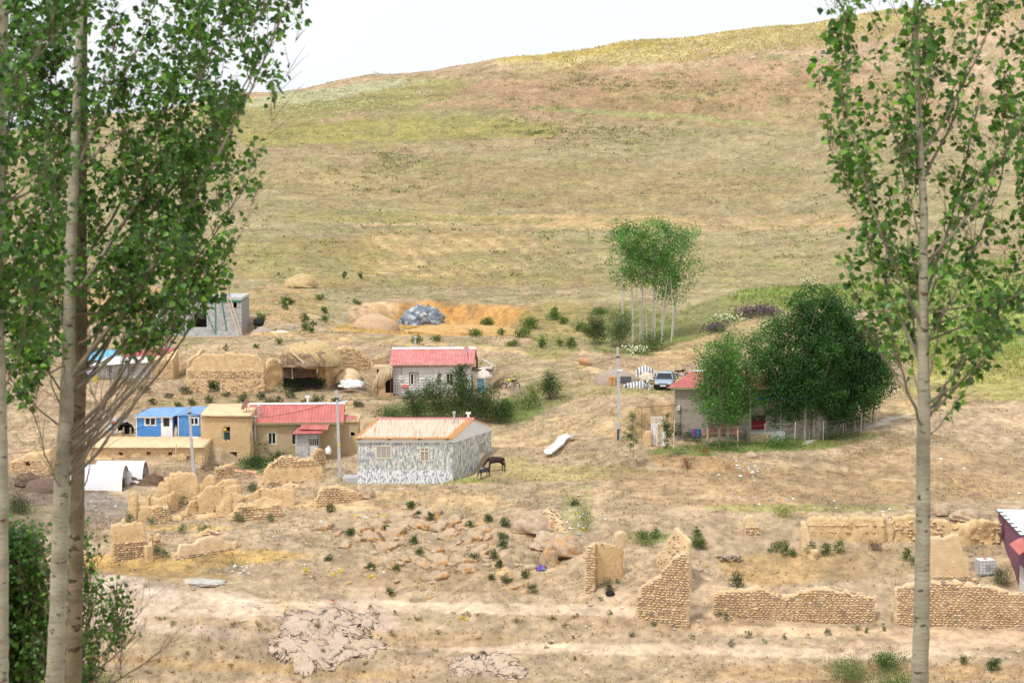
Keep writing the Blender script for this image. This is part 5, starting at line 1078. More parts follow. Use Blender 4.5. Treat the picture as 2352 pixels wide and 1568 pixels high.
lump('earth_heap', 'pale conical earth heap in front of the dug bank', 'earth heap', P(862, 760, 222), 2.9, 2.0, 1.95, mat('pink_earth', (.50,.34,.21), (.60,.42,.27), bump=.04), .10, 27, n=4)
lump('earth_heap', 'pale yellow earth spill left of the burlap lean-to', 'earth heap', P(800, 876, 184), 1.25, 1.2, 1.3, MUDP, .12, 28, n=4)
lump('straw_stack', 'golden brown haystack on the hill above the block house', 'haystack', P(692, 657, 248), 2.15, 1.5, 1.55, STRAW, .22, 29, n=4)
lump('straw_stack', 'small straw pile on the far hillside glimpsed through the right tree', 'haystack', G(2222, 398), 1.1, .8, .7, STRAW, .3, 30)
lump('berm', 'long ochre bank of dug earth below the tarpaulin heap', 'earth bank', P(1060, 774, 216), 7.6, 2.2, 1.35, mat('ochre_earth', (.50,.30,.11), (.60,.40,.18), bump=.06, bscale=6), .12, 31, n=5, sharp=5)
lump('plastic_sheet', 'crumpled white sheet spread beside the grey gravel heap', 'sheet', P(641, 778, 211), 1.85, .9, .8, mat('cream_sheet', (.76,.70,.58), (.86,.83,.76), bump=.06, bscale=4), .35, 32, n=4, sharp=3)
lump('plastic_sheet', 'crumpled white cloth on the ground left of the burlap lean-to', 'sheet', P(806, 888, 181.5), 1.05, .5, .6, PLASTICW, .45, 33, n=4, sharp=3)
def tarp():
    p = P(967, 740, 226); s = 226/F; bm = bmesh.new(); bmesh.ops.create_icosphere(bm, subdivisions=4, radius=1)
    for v in bm.verts:
        c = v.co.copy(); a = math.atan2(c.y, c.x)
        r = 1+.22*math.sin(a*5+c.z*4)+.25*(fbm(c.x*3+9, c.y*3+c.z*4, 11, 2)-.5)+.16*abs(math.sin(c.x*9+c.z*7))
        v.co = Vector((c.x*2.25*r, c.y*1.3*r, max(-.1, c.z)*1.75*r*(1.0-.25*abs(c.x+.15))))
        if c.z > .3: v.co.x += .25*c.z
    me = bpy.data.meshes.new('tarpaulin_heap'); bm.to_mesh(me); bm.free(); me.materials.append(mat('grey_tarpaulin', (.10,.12,.16), (.30,.34,.40), rough=.35, scale=1.3, bump=.25, bscale=1.8, spec=.5, c3=(.55,.57,.60), c3scale=1.6, c3at=.56))
    o = link('tarpaulin_heap', me); o.location = p; tag(o, 'crumpled blue-grey tarpaulin heaped on the dug terrace', 'tarpaulin')
tarp()
def striped(label, px, py, Y, w_, d, h, seed, axis='X'):
    lump('striped_sheet', label, 'sheet', P(px, py, Y), w_, d, h, stripemat('striped_cloth', (.78,.77,.75), (.20,.20,.24), 1.1, axis, 2.5, .08), .35, seed, n=4, sharp=3)
striped('grey and white striped sheet over a bundle behind the silver car', 1481, 863, 180, .95, .7, .85, 41)
striped('grey and white striped sheet lying flat left of the small motorcycle', 1462, 893, 175, 1.25, .5, .62, 42)
lump('cloth_bundle', 'beige cloth bundle between the striped sheets and the car', 'bundle', P(1487, 873, 178), .8, .5, .7, mat('beige_cloth', (.52,.44,.30), (.74,.68,.56), scale=3), .35, 43)
o = MB().box(-.3, .3, -.2, .2, 0, .78).build('wooden_cabinet', mat('orange_wood', (.56,.30,.12), (.64,.38,.18), scale=2)); MB().box(-.02, .02, -.22, -.2, .05, .75).build('cabinet_door_gap', DARKWOOD, o); o.location = P(1406, 884, 176.5); tag(o, 'small orange wooden cabinet left of the grey pole', 'cabinet')
o = MB().box(0, 1.0, 0, .06, 0, .62).build('dark_board', mat('slate_panel', (.10,.11,.13))); MB().box(-.02, 1.02, .06, .1, -.02, .64).build('board_back', WOOD, o); o.location = P(1425, 880, 176.5); tag(o, 'dark grey rectangular panel propped up right of the grey pole', 'board')
o = MB().box(0, 2.1, 0, .4, 0, .05).build('pale_plank', PALEWOOD); o.location = P(1448, 874, 178)+Vector((0, 0, .2)); o.rotation_euler = (0, -.08, 0); tag(o, 'long pale plank resting between the dark panel and the bundle', 'plank')
o = MB().tube([(0, 0, .38), (1.0, -.1, .0+.25)], [.30, .30], 12).build('cut_log', mat('orange_log', (.50,.26,.14), (.6,.35,.2), scale=3)); o.location = P(1331, 836, 190); tag(o, 'reddish cut log lying below the dirt track', 'log')
o = MB().tube([(0, 0, -.2), (.95, 0, 1.6)], .05, 6).build('leaning_pole', GREYMETAL); o.location = P(776, 746, 222); tag(o, 'thin grey pole leaning at the left end of the dug bank', 'pole')
def barrel(name, label, px, py, Y, r, h, m, ribs=True):
    pr = [(r*.96, 0), (r, .03)]
    for k in range(1, 4): z = h*k/4; pr += [(r, z-.03), (r*1.06, z), (r, z+.03)] if ribs else [(r*(1+.06*k), z)]
    pr += [(r*(1 if ribs else 1.25), h-.02), (r*(1.02 if ribs else 1.3), h)]
    o = MB().lathe(pr, (0, 0, 0), 14).build(name, m, smooth=False); o.location = P(px, py, Y)-Vector((0, 0, .04)); tag(o, label, 'barrel' if ribs else 'bucket'); return o
barrel('plastic_tub', 'light blue open plastic tub behind the crumpled white sheet', 638, 760, 216, .26, .62, mat('pale_blue_plastic', (.45,.66,.76)), False)
barrel('oil_drum', 'battered grey steel drum at the edge of the dirt track', 672, 765, 214, .30, .9, mat('grey_drum', (.38,.39,.40), (.5,.5,.52), scale=6))
barrel('plastic_barrel', 'purple plastic barrel by the wall of the rendered house', 1595, 1001, 157.5, .22, .62, mat('purple_plastic', (.16,.07,.20)))
barrel('plastic_barrel', 'blue plastic barrel by the wall of the rendered house', 1603.5, 1001, 157.5, .22, .62, mat('blue_plastic', (.05,.16,.30)))
mx_ = thing('cement_mixer', 'black cement mixer drum behind the grey gravel heap', 'cement mixer', P(594, 756, 216))
MB().tube([(-.55, 0, .75), (-.2, 0, .8), (.35, 0, .8), (.6, 0, .7)], [.34, .5, .52, .4], 14).build('drum', BLACK, mx_); MB().tube([(-.4, 0, 0), (-.2, 0, .8)], .05).tube([(.5, 0, 0), (.3, 0, .8)], .05).build('stand', BLACK, mx_); MB().tube([(-.65+.12*math.cos(k), -.4, .9+.12*math.sin(k)) for k in np.linspace(0, 6.28, 9)], .02, 4).build('hand_wheel', GREYMETAL, mx_)
# rolled pipes by the rendered house
PIPE = mat('brown_roll', (.33,.16,.11), (.42,.22,.16), scale=4)
k = 0
for (px, py, dx, ln) in ((1622, 1002, 0, 2.9), (1640, 998, 0, 2.6), (1628, 992, 0, 2.5), (1650, 988, 0, 2.0), (1632, 982, 0, 1.6)):
    o = MB().tube([(0, 0, 0), (ln, .2, .1)], .20, 12).build('rolled_carpet', PIPE); o.location = P(px-8, py, 156.5+.15*k)+Vector((0, 0, .12)); k += 1
    tag(o, 'brown roll or pipe in the pile stacked against the rendered house', 'roll', 'stacked brown rolls')
# ================================================================== white slide
def slide():
    pts = [(1313, 1009), (1304, 1016), (1292, 1020), (1284, 1030), (1277, 1036), (1270, 1043), (1259, 1053)]
    C_ = [G(a, b)+Vector((0, 0, .35+.1*math.sin(i*1.4))) for i, (a, b) in enumerate(pts)]
    vs = []; fs = []; prof_ = [(-.32, .18), (-.30, .02), (-.18, -.05), (0, -.07), (.18, -.05), (.30, .02), (.32, .18), (.36, .18), (.34, -.02), (.2, -.10), (0, -.12), (-.2, -.10), (-.34, -.02), (-.36, .18)]
    for i, c in enumerate(C_):
        d = (C_[min(i+1, len(C_)-1)]-C_[max(0, i-1)]).normalized(); sd_ = d.cross(Vector((0, 0, 1))).normalized()
        for a, b in prof_: vs.append(c-C_[0]+sd_*a*1.15+Vector((0, 0, 1))*b)
    n = len(prof_)
    for i in range(len(C_)-1):
        for k in range(n): a = i*n+k; b = i*n+(k+1) % n; fs.append((a, b, b+n, a+n))
    mb = MB(); mb.add(vs, fs); o = mb.build('plastic_slide', mat('white_slide', (.80,.79,.74), rough=.4), smooth=True); o.location = C_[0]; tag(o, 'white wavy plastic slide lying on the dry grass slope', 'slide')
slide()
# ================================================================== water tank in its cage
T = thing('water_tank', 'white cube water tank in a metal cage beside the purple wall', 'water tank', P(2249, 1324, 129.5), math.radians(8))
mb = MB(); mb.box(.04, 1.16, .04, .96, .16, 1.12); mb.build('tank', mat('milky_plastic', (.74,.76,.76), (.82,.83,.82), rough=.4), T)
MB().tube([(.6, .5, 1.1), (.6, .5, 1.17)], .12, 12).build('red_lid', mat('red_lid', (.65,.05,.03)), T)
MB().box(.45, .85, .0, .015, .45, .78).build('label_plate', GREYMETAL, T)
for k in range(5): z = .2+k*.22; MB().tube([(0, 0, z), (1.2, 0, z), (1.2, 1, z), (0, 1, z), (0, 0, z)], .014, 5).build('cage_bar', GREYMETAL, T)
for k in range(6):
    x = k*.24; MB().tube([(x, 0, .14), (x, 0, 1.12)], .014, 5).build('cage_bar', GREYMETAL, T)
    MB().tube([(0, k*.2, .14), (0, k*.2, 1.12)], .014, 5).build('cage_bar', GREYMETAL, T)
MB().box(0, 1.2, 0, 1, .1, .14).box(0, .12, 0, 1, 0, .1).box(.54, .66, 0, 1, 0, .1).box(1.08, 1.2, 0, 1, 0, .1).build('pallet', GREYMETAL, T)
# ================================================================== poles and wires
def pole(label, px, pyb, pxt, pyt, Y, lamp=0, box=False, mark=None, w_=(.17, .26)):
    b = P(px, pyb, Y); t = P(pxt, pyt, Y); s = Y/F; T = thing('utility_pole', label, 'utility pole', b); d = t-b
    vs = []
    mb = MB()
    for k, (q, w__) in enumerate(((Vector((0, 0, -.5)), w_[1]), (d, w_[0]))): vs += [q+Vector((-w__/2, -w__/2, 0)), q+Vector((w__/2, -w__/2, 0)), q+Vector((w__/2, w__/2, 0)), q+Vector((-w__/2, w__/2, 0))]
    mb.add(vs, [(0,3,2,1),(4,5,6,7),(0,1,5,4),(1,2,6,5),(2,3,7,6),(3,0,4,7)]); mb.build('shaft', CONC, T)
    hk = d*.9; MB().box(hk.x-.13, hk.x+.13, -.13, .13, hk.z-.05, hk.z+.05).build('bracket', BLACK, T)
    if lamp:
        q = d*lamp[0]; e = Vector((lamp[1], -.1, lamp[2])); o = MB().tube([q, q+e*.6+Vector((0, 0, .1)), q+e], .025, 5).build('lamp_arm', GREYMETAL, T)
        MB().bar(q+e-Vector((.18, 0, -.03)), q+e+Vector((.25, 0, .12)), .2, .1).build('lamp_head', WHITE, o)
    if mark: q = d*mark; MB().box(q.x-.02+.03, q.x+.12, -.14, -.12, q.z-.14, q.z+.14).build('yellow_mark', mat('yellow_mark', (.80,.55,.02)), T)
    if box:
        q = d*.2; c = MB().box(-.42, .02, -.32, -.14, q.z-.3, q.z+.32).build('meter_cabinet', mat('grey_cabinet', (.52,.52,.46)), T); MB().box(-.22, -.18, -.335, -.32, q.z, q.z+.06).build('cabinet_lock', BLACK, c); MB().tube([(-.16, -.22, -.4), (-.16, -.22, q.z-.3)], .06, 6).build('cable_duct', BLACK, T)
    return b, t
b1, t1 = pole('leaning grey concrete pole standing at the mud ruins in front of the blue cabin', 447, 1104, 434, 931, 149, lamp=(.55, .25, .1))
b2, t2 = pole('grey concrete pole with a street lamp left of the striped-roofed house', 781, 1080, 773, 896, 152, lamp=(.80, .6, .35), mark=.32)
b3, t3 = pole('tall grey concrete pole with a meter cabinet near the white gate', 1423, 1020, 1418.5, 797, 157, lamp=(.74, .12, .12), box=True, mark=.26, w_=(.19, .29))
def wire(label, a, b, sag, r=.018, n=24):
    pts = [a.lerp(b, i/n)-Vector((0, 0, sag*4*(i/n)*(1-i/n))) for i in range(n+1)]
    o = MB().tube([p-a for p in pts], r, 5).build('overhead_wire', BLACK); o.location = a; tag(o, label, 'wire')
wd = lambda b, t, k: b.lerp(t, k)
wire('black overhead wire from the left edge up to the pole in front of the cabin', P(-60, 1052, 140), wd(b1, t1, .9), .5)
wire('black overhead wire sagging across the red roof between the two left poles', wd(b1, t1, .9), wd(b2, t2, .88), .85)
wire('long black overhead wire rising to the tall pole across the dark thicket', wd(b2, t2, .88), wd(b3, t3, .9), .9)
# posts by the stable, small frame
o = thing('wooden_rack', 'thin pole and rail rack standing before the mud stable', 'rack', P(400, 1088, 154)); s = 154/F
MB().tube([(-8*s*.2, 0, -.2), (6*s, .1, 70*s)], .05, 6).build('post', PALEWOOD, o); MB().tube([(-26*s, 0, -.2), (-26*s, 0, 24*s)], .05, 6).build('post', PALEWOOD, o); MB().tube([(-28*s, 0, 24*s), (2*s, 0, 25*s)], .035, 6).build('rail', PALEWOOD, o)
# ================================================================== fence, gate
GT = thing('metal_gate', 'white metal gate post panels under a white cross-braced frame', 'gate', P(1495, 1030, 154)); s = 154/F
for x0, x1, z1 in ((0, 15*s, 2.05), (25*s, 34*s, 2.0)):
    g = MB().box(x0, x1, 0, .05, 0, z1).build('gate_leaf', WHITE, GT); xm = (x0+x1)/2; w_ = (x1-x0)*.28
    MB().tube([(xm-w_, -.01, .2), (xm-w_, -.01, z1-.2), (xm+w_, -.01, z1-.2), (xm+w_, -.01, 1.2), (xm+w_*.5, -.01, 1.0), (xm+w_, -.01, .8), (xm+w_, -.01, .2), (xm-w_, -.01, .2)], .02, 4).build('scroll_line', CEMENT, g)
mb = MB(); mb.bar((0, 0, 2.05), (32*s, 0, 2.05), .05); mb.bar((0, 0, 2.6), (32*s, 0, 2.6), .05)
for k in range(5): x = k*8*s; mb.bar((x, 0, 2.05), (x, 0, 2.6), .04)
for k in range(4): x = k*8*s; mb.bar((x, 0, 2.05), (x+8*s, 0, 2.6), .03); mb.bar((x, .01, 2.6), (x+8*s, .01, 2.05), .03)
mb.build('braced_frame', WHITE, GT)
FN = thing('garden_fence', 'fence of pale rough posts with wires in front of the poplar row', 'fence', P(1540, 1036, 152.5)); o0 = FN.location.copy(); tops = []
for px, pb, pt in ((1547, 1033, 963), (1624, 1026, 975), (1695, 1028, 978), (1757, 1014, 972), (1825, 1016, 968), (1858, 1010, 990), (1890, 1011, 966), (1936, 1003, 961), (1977, 994, 950), (2012, 982, 938)):
    b = G(px, pb); h = (pb-pt)*b.y/F; lean = random.uniform(-.06, .06); tp = b+Vector((lean, 0, h)); tops.append((b, tp))
    MB().tube([b-o0-Vector((0, 0, .3)), tp-o0], .045, 6).build('post', PALEWOOD, FN)
for k in (.35, .65, .92):
    MB().tube([b.lerp(t_, k)-o0 for b, t_ in tops], .008, 4).build('fence_wire', GREYMETAL, FN)
R('low_block_wall', 'remnant of yellow brick gatepost wall beside the white gate', 'wall', 1478, 1497, 1030, 153.5, 153.5, [(1478, 1000), (1488, 985), (1497, 988)], MUDB, .4)
# ================================================================== car
def car():
    T = thing('parked_car', 'silver-blue saloon car parked facing the camera on the slope above the red roof', 'car', P(1527, 889, 175.5), math.radians(-9))
    PAINT = mat('silver_blue_paint', (.36, .45, .56), rough=.28, metal=.35, spec=.5)
    secs = [(-2.15, .70, .32, .56), (-2.10, .80, .24, .66), (-1.6, .84, .22, .78), (-.85, .85, .22, .88), (-.2, .85, .22, .90), (1.2, .85, .22, .92), (1.9, .82, .24, .93), (2.2, .76, .30, .86), (2.25, .70, .36, .60)]
    vs = []; fs = []
    for y, w_, z0, z1 in secs: vs += [(-w_*.92, y, z0), (w_*.92, y, z0), (w_, y, (z0+z1)/2), (w_*.97, y, z1-.08), (w_*.88, y, z1), (-w_*.88, y, z1), (-w_*.97, y, z1-.08), (-w_, y, (z0+z1)/2)]
    for i in range(len(secs)-1):
        for k in range(8): a = i*8+k; b = i*8+(k+1) % 8; fs.append((a, b, b+8, a+8))
    fs += [tuple(range(8)), tuple(range((len(secs)-1)*8, len(secs)*8))[::-1]]
    mb = MB(); mb.add(vs, fs); mb.build('body', PAINT, T)
    # cabin
    c = [(-.78, -.95, .86), (.78, -.95, .86), (.80, 1.55, .90), (-.80, 1.55, .90), (-.60, -.15, 1.37), (.60, -.15, 1.37), (.60, .95, 1.38), (-.60, .95, 1.38)]
    MB().add(c, [(0,3,2,1),(0,1,5,4),(1,2,6,5),(2,3,7,6),(3,0,4,7)]).build('cabin_glass', GLASS, T)
    MB().add([(-.62,-.2,1.355),(.62,-.2,1.355),(.62,1.0,1.365),(-.62,1.0,1.365),(-.57,-.15,1.42),(.57,-.15,1.42),(.57,.95,1.42),(-.57,.95,1.42)], [(0,3,2,1),(4,5,6,7),(0,1,5,4),(1,2,6,5),(2,3,7,6),(3,0,4,7)]).build('roof', PAINT, T)
    mb = MB()
    for sx in (-1, 1):
        mb.bar((sx*.79, -.98, .87), (sx*.62, -.17, 1.38), .06); mb.bar((sx*.81, 1.58, .9), (sx*.61, .97, 1.38), .09); mb.bar((sx*.80, .35, .88), (sx*.615, .38, 1.38), .07)
    mb.build('pillar', PAINT, T)
    for sx in (-1, 1):
        for y in (-1.35, 1.3):
            w_ = MB().tube([(sx*.66, y, .29), (sx*.87, y, .29)], .30, 18).build('wheel', BLACK, T); MB().tube([(sx*.86, y, .29), (sx*.885, y, .29)], .17, 12).build('rim', GREYMETAL, w_)
        hl_ = MB().box(min(sx*.42, sx*.76), max(sx*.42, sx*.76), -2.18, -2.08, .53, .66).build('headlight', mat('headlight_glass', (.70,.72,.74), rough=.1), T); MB().box(min(sx*.70, sx*.80), max(sx*.70, sx*.80), -2.19, -2.07, .53, .65).build('indicator', mat('amber', (.80,.28,.02)), hl_)
        MB().box(min(sx*.84, sx*1.02), max(sx*.84, sx*1.02), -.72, -.6, .88, 1.0).build('mirror', BLACK, T)
    MB().box(-.42, .42, -2.17, -2.1, .55, .63).build('grille', mat('grey_grille', (.2,.22,.25)), T)
    b = MB().box(-.84, .84, -2.26, -2.05, .26, .50).build('bumper', BLACK, T); pl = MB().box(-.27, .27, -2.28, -2.26, .35, .47).build('number_plate', WHITE, b)
    b.parent = T; return T
car()
def motorbike(label, px, py, Y, rot, tankm, wheelcol=BLACK, scale=1.):
    T = thing('motorcycle', label, 'motorcycle', P(px, py, Y), rot); T.scale = (scale,)*3
    for x in (-.62, .62):
        w_ = MB().tube([(x+.28*math.cos(a), 0, .3+.28*math.sin(a)) for a in np.linspace(0, 2*math.pi, 17)], .045, 6).build('wheel', wheelcol, T); mb = MB()
        for a in np.linspace(0, math.pi, 6)[:-1]: mb.tube([(x-.27*math.cos(a), 0, .3-.27*math.sin(a)), (x+.27*math.cos(a), 0, .3+.27*math.sin(a))], .008, 4)
        mb.build('spokes', GREYMETAL, w_)
    MB().tube([(.62, 0, .3), (.36, 0, .95)], .035, 6).build('fork', GREYMETAL, T); MB().tube([(.3, -.33, 1.02), (.36, 0, .95), (.3, .33, 1.02)], .02, 5).build('handlebar', BLACK, T)
    MB().tube([(-.62, 0, .3), (-.1, 0, .38), (.36, 0, .85), (-.2, 0, .72), (-.62, 0, .3)], .03, 5).build('frame', BLACK, T); MB().tube([(-.12, 0, .42), (.12, 0, .42)], .16, 8).build('engine', GREYMETAL, T)
    MB().tube([(-.02, 0, .78), (.12, 0, .83), (.30, 0, .82)], [.09, .14, .08], 8).build('tank', tankm, T); MB().tube([(-.65, 0, .80), (-.3, 0, .78), (-.02, 0, .76)], [.06, .1, .08], 6).build('seat', BLACK, T); MB().tube([(.42, 0, .88), (.50, 0, .87)], .09, 8).build('headlamp', GREYMETAL, T)
motorbike('small motorcycle with a pale front fork standing left of the silver car', 1486, 896, 174, math.radians(-70), WHITE, GREYMETAL)
motorbike('dark motorcycle parked to the right of the silver car', 1565, 871, 178, math.radians(10), mat('dark_red', (.12,.01,.01)))
motorbike('yellow-tanked motorcycle behind the thicket to the right of the blue-door shed', 1172, 893, 180, math.radians(175), mat('lime_yellow', (.60,.62,.03)), BLACK)
# ================================================================== donkeys
def donkey(label, loc, rot, sc, m, belly, legcol, headdrop=True, name='donkey'):
    T = thing(name, label, 'donkey', loc, rot); T.scale = (sc,)*3
    # x forward; standing height ~1.2 at the withers
    J = {'pel': (-.45, 0, 1.00, .20), 'rump': (-.68, 0, .98, .15), 'mid': (-.05, 0, .96, .24), 'chest': (.35, 0, .98, .20), 'wi': (.52, 0, 1.02, .14), 'n1': (.74, 0, .82, .10), 'n2': (.92, 0, .52, .08), 'h0': (1.00, 0, .36, .09), 'h1': (1.08, 0, .20, .065), 'h2': (1.14, 0, .08, .05),
         't1': (-.80, 0, .85, .03), 't2': (-.84, 0, .45, .03)}
    E = [('pel', 'rump'), ('pel', 'mid'), ('mid', 'chest'), ('chest', 'wi'), ('wi', 'n1'), ('n1', 'n2'), ('n2', 'h0'), ('h0', 'h1'), ('h1', 'h2'), ('rump', 't1'), ('t1', 't2')]
    for sd_, ph in ((-1, 0), (1, .12)):
        k = str(sd_)
        J['fa'+k] = (.38+ph*.4, sd_*.13, .72, .085); J['fb'+k] = (.40+ph, sd_*.13, .42, .05); J['fc'+k] = (.40+ph, sd_*.13, .12, .035); J['fd'+k] = (.42+ph, sd_*.13, .03, .045)
        J['ha'+k] = (-.50-ph, sd_*.13, .72, .11); J['hb'+k] = (-.68-ph, sd_*.13, .46, .055); J['hc'+k] = (-.64-ph, sd_*.13, .14, .037); J['hd'+k] = (-.61-ph, sd_*.13, .03, .045)
        E += [('chest', 'fa'+k), ('fa'+k, 'fb'+k), ('fb'+k, 'fc'+k), ('fc'+k, 'fd'+k), ('pel', 'ha'+k), ('ha'+k, 'hb'+k), ('hb'+k, 'hc'+k), ('hc'+k, 'hd'+k)]
    names = list(J); me = bpy.data.meshes.new('body'); me.from_pydata([J[n][:3] for n in names], [(names.index(a), names.index(b)) for a, b in E], [])
    o = link('body', me, T); md = o.modifiers.new('skin', 'SKIN'); md.use_smooth_shade = True
    for i, n in enumerate(names): me.skin_vertices[0].data[i].radius = (J[n][3]*(1.12 if J[n][3] > .12 else .95), J[n][3]*(1.2 if J[n][3] > .12 else 1.05))
    me.skin_vertices[0].data[0].use_root = True; o.modifiers.new('sub', 'SUBSURF').levels = 2; o.modifiers['sub'].render_levels = 2; me.materials.append(m)
    for sd_ in (-1, 1): MB().tube([(.94, sd_*.05, .44), (.92, sd_*.09, .56), (.90, sd_*.12, .68)], [.025, .035, .006], 6).build('ear', m, T)
    MB().tube([(1.08, 0, .16), (1.15, 0, .05)], [.06, .055], 8).build('muzzle', belly, T)
    mb = MB(); mb.tube([(.52, 0, 1.15), (.76, 0, .93), (.93, 0, .62)], [.02, .03, .02], 5); mb.build('mane', BLACK, T)
    for sd_, ph in ((-1, 0), (1, .12)):
        for x in (.42+ph, -.61-ph): MB().tube([(x, sd_*.13, .0), (x, sd_*.13, .05)], .05, 8).build('hoof', BLACK, T)
    MB().tube([(-.83, 0, .52), (-.84, 0, .35), (-.84, 0, .28)], [.03, .045, .01], 6).build('tail_tuft', BLACK, T)
DK = mat('dark_brown_coat', (.035, .020, .016), (.06, .035, .025), rough=.8, scale=6)
GD = mat('grey_black_coat', (.05, .05, .055), (.22, .22, .23), rough=.85, scale=2.2, contrast=(.5, .6))
q = G(1137, 1082); donkey('larger dark brown donkey grazing beside the right wall of the streaked house', (q.x, q.y, q.z), math.radians(192), .98, DK, DK, DK)
q = G(1111, 1100); donkey('smaller grey and black donkey foal grazing head-down in front of the dark one', (q.x, q.y, q.z), math.radians(228), .72, GD, mat('pale_muzzle', (.5,.48,.45)), GD)
# ================================================================== plants
def leafmat(name, transl=.3, rough=.5, spec=.35, rand=0.): return mat(name, (.85, .85, .85), (1.1, 1.1, 1.1), rough=rough, scale=3, attr=True, transl=transl, spec=spec, rand=rand)
LEAF = leafmat('foliage', .42); LEAFN = leafmat('poplar_leaf', .42, .38, .5)
BARKP = mat('pale_poplar_bark', (.27, .25, .18), (.40, .375, .28), rough=.85, scale=3, bump=.012, bscale=14, c3=(.12, .09, .06), c3scale=9, c3at=.62, stretch=(1, 1, 2.2), spec=.15)
BARKD = mat('brown_poplar_bark', (.14, .11, .065), (.25, .20, .13), rough=.85, scale=4, bump=.015, bscale=12, c3=(.07, .05, .03), c3scale=8, c3at=.60, stretch=(1, 1, 1.6), spec=.15)
BARKG = mat('grey_stem', (.30, .26, .20), (.42, .38, .31), rough=.85, scale=6)
TWIG = mat('brown_twig', (.17, .12, .08), (.27, .21, .14), rough=.85, scale=8)
def leafcards(C, size, cols, up=.35, aspect=.75):
    """diamond leaves at C"""
    n = len(C); a = rng.normal(size=(n, 3)); a /= np.linalg.norm(a, axis=1)[:, None]
    b = rng.normal(size=(n, 3)); b[:, 2] += up; b -= a*(a*b).sum(1)[:, None]; b /= np.linalg.norm(b, axis=1)[:, None]+1e-9
    s = size*rng.uniform(.6, 1.3, n)[:, None]
    V = np.stack([C-a*s*.5, C+b*s*.5*aspect, C+a*s*.5, C-b*s*.5*aspect], 1).reshape(-1, 3)
    I = np.arange(n)[:, None]*4+np.array([0, 1, 2, 3])[None]
    return V, I, np.repeat(cols, 4, 0)
def leafcols(n, base, var=.28, hue=.12, light=None, plight=.12):
    c = np.array(base)[None]*np.clip(rng.normal(1, var, n), .4, 2)[:, None]; c = c*(1+rng.normal(0, hue, (n, 3))*np.array([1, .4, 1]))
    if light is not None: k = rng.random(n) < plight; c[k] = np.array(light)*rng.uniform(.8, 1.2, k.sum())[:, None]
    return np.clip(c, .004, .9)
def clumpcloud(env, n_cl, per, sig, size, base, light=None, plight=.1, shell=.55):
    """env: list of (cx,cy,cz,rx,ry,rz)"""
    vol = np.array([e[3]*e[4]*e[5] for e in env])**.7; pr = vol/vol.sum(); Cs = []; cc = []
    for i in range(n_cl):
        e = env[rng.choice(len(env), p=pr)]; d = rng.normal(size=3); d /= np.linalg.norm(d); r = rng.random()**(1-shell)
        c = np.array(e[:3])+d*np.array(e[3:])*r; m = max(6, int(per*rng.uniform(.5, 1.5)))
        Cs.append(c+rng.normal(0, sig, (m, 3))*np.array([1, 1, .85])); b = np.array(base)*rng.uniform(.72, 1.3); cc.append(leafcols(m, b, .22, .1, light, plight))
    C = np.concatenate(Cs); return leafcards(C, size, np.concatenate(cc))
def bush(label, px, pyb, wpx, hpx, base=(.05, .085, .025), light=(.12, .18, .05), n=None, name='bush', cat='bush', group=None, leaf=None, stems=0, Y=None, dense=1., m=None):
    p = G(px, pyb) if Y is None else P(px, pyb, Y); s = p.y/F; w_, h = wpx*s/2, hpx*s; leaf = leaf or max(.05, min(.16, 2.6*s))
    k = int(max(14, (w_*h)/(leaf*leaf)*8*dense)); ncl = max(5, k//10)
    env = [(0, 0, h*.5, w_*.85, w_*.7, h*.42), (rng.uniform(-.3, .3)*w_, 0, h*.62, w_*.55, w_*.5, h*.36), (rng.uniform(-.4, .4)*w_, 0, h*.3, w_*.8, w_*.6, h*.25)]
    V, I, c = clumpcloud(env, ncl, 10, max(.04, w_*.13), leaf, base, light, .15)
    V[:, 2] = np.maximum(V[:, 2], -.05)
    o = link(name, mesh_np(name, V, [I], m or LEAF, c)); o.location = p; tag(o, label, cat, group)
    if stems:
        mb = MB()
        for _ in range(stems): a = random.uniform(0, 6.28); mb.tube([(0, 0, -.1), (math.cos(a)*w_*.3, math.sin(a)*w_*.2, h*.5), (math.cos(a)*w_*.7, math.sin(a)*w_*.4, h*random.uniform(.8, 1.05))], [.03, .02, .008], 4)
        mb.build('stem', TWIG, o, kind='stuff')
    return o
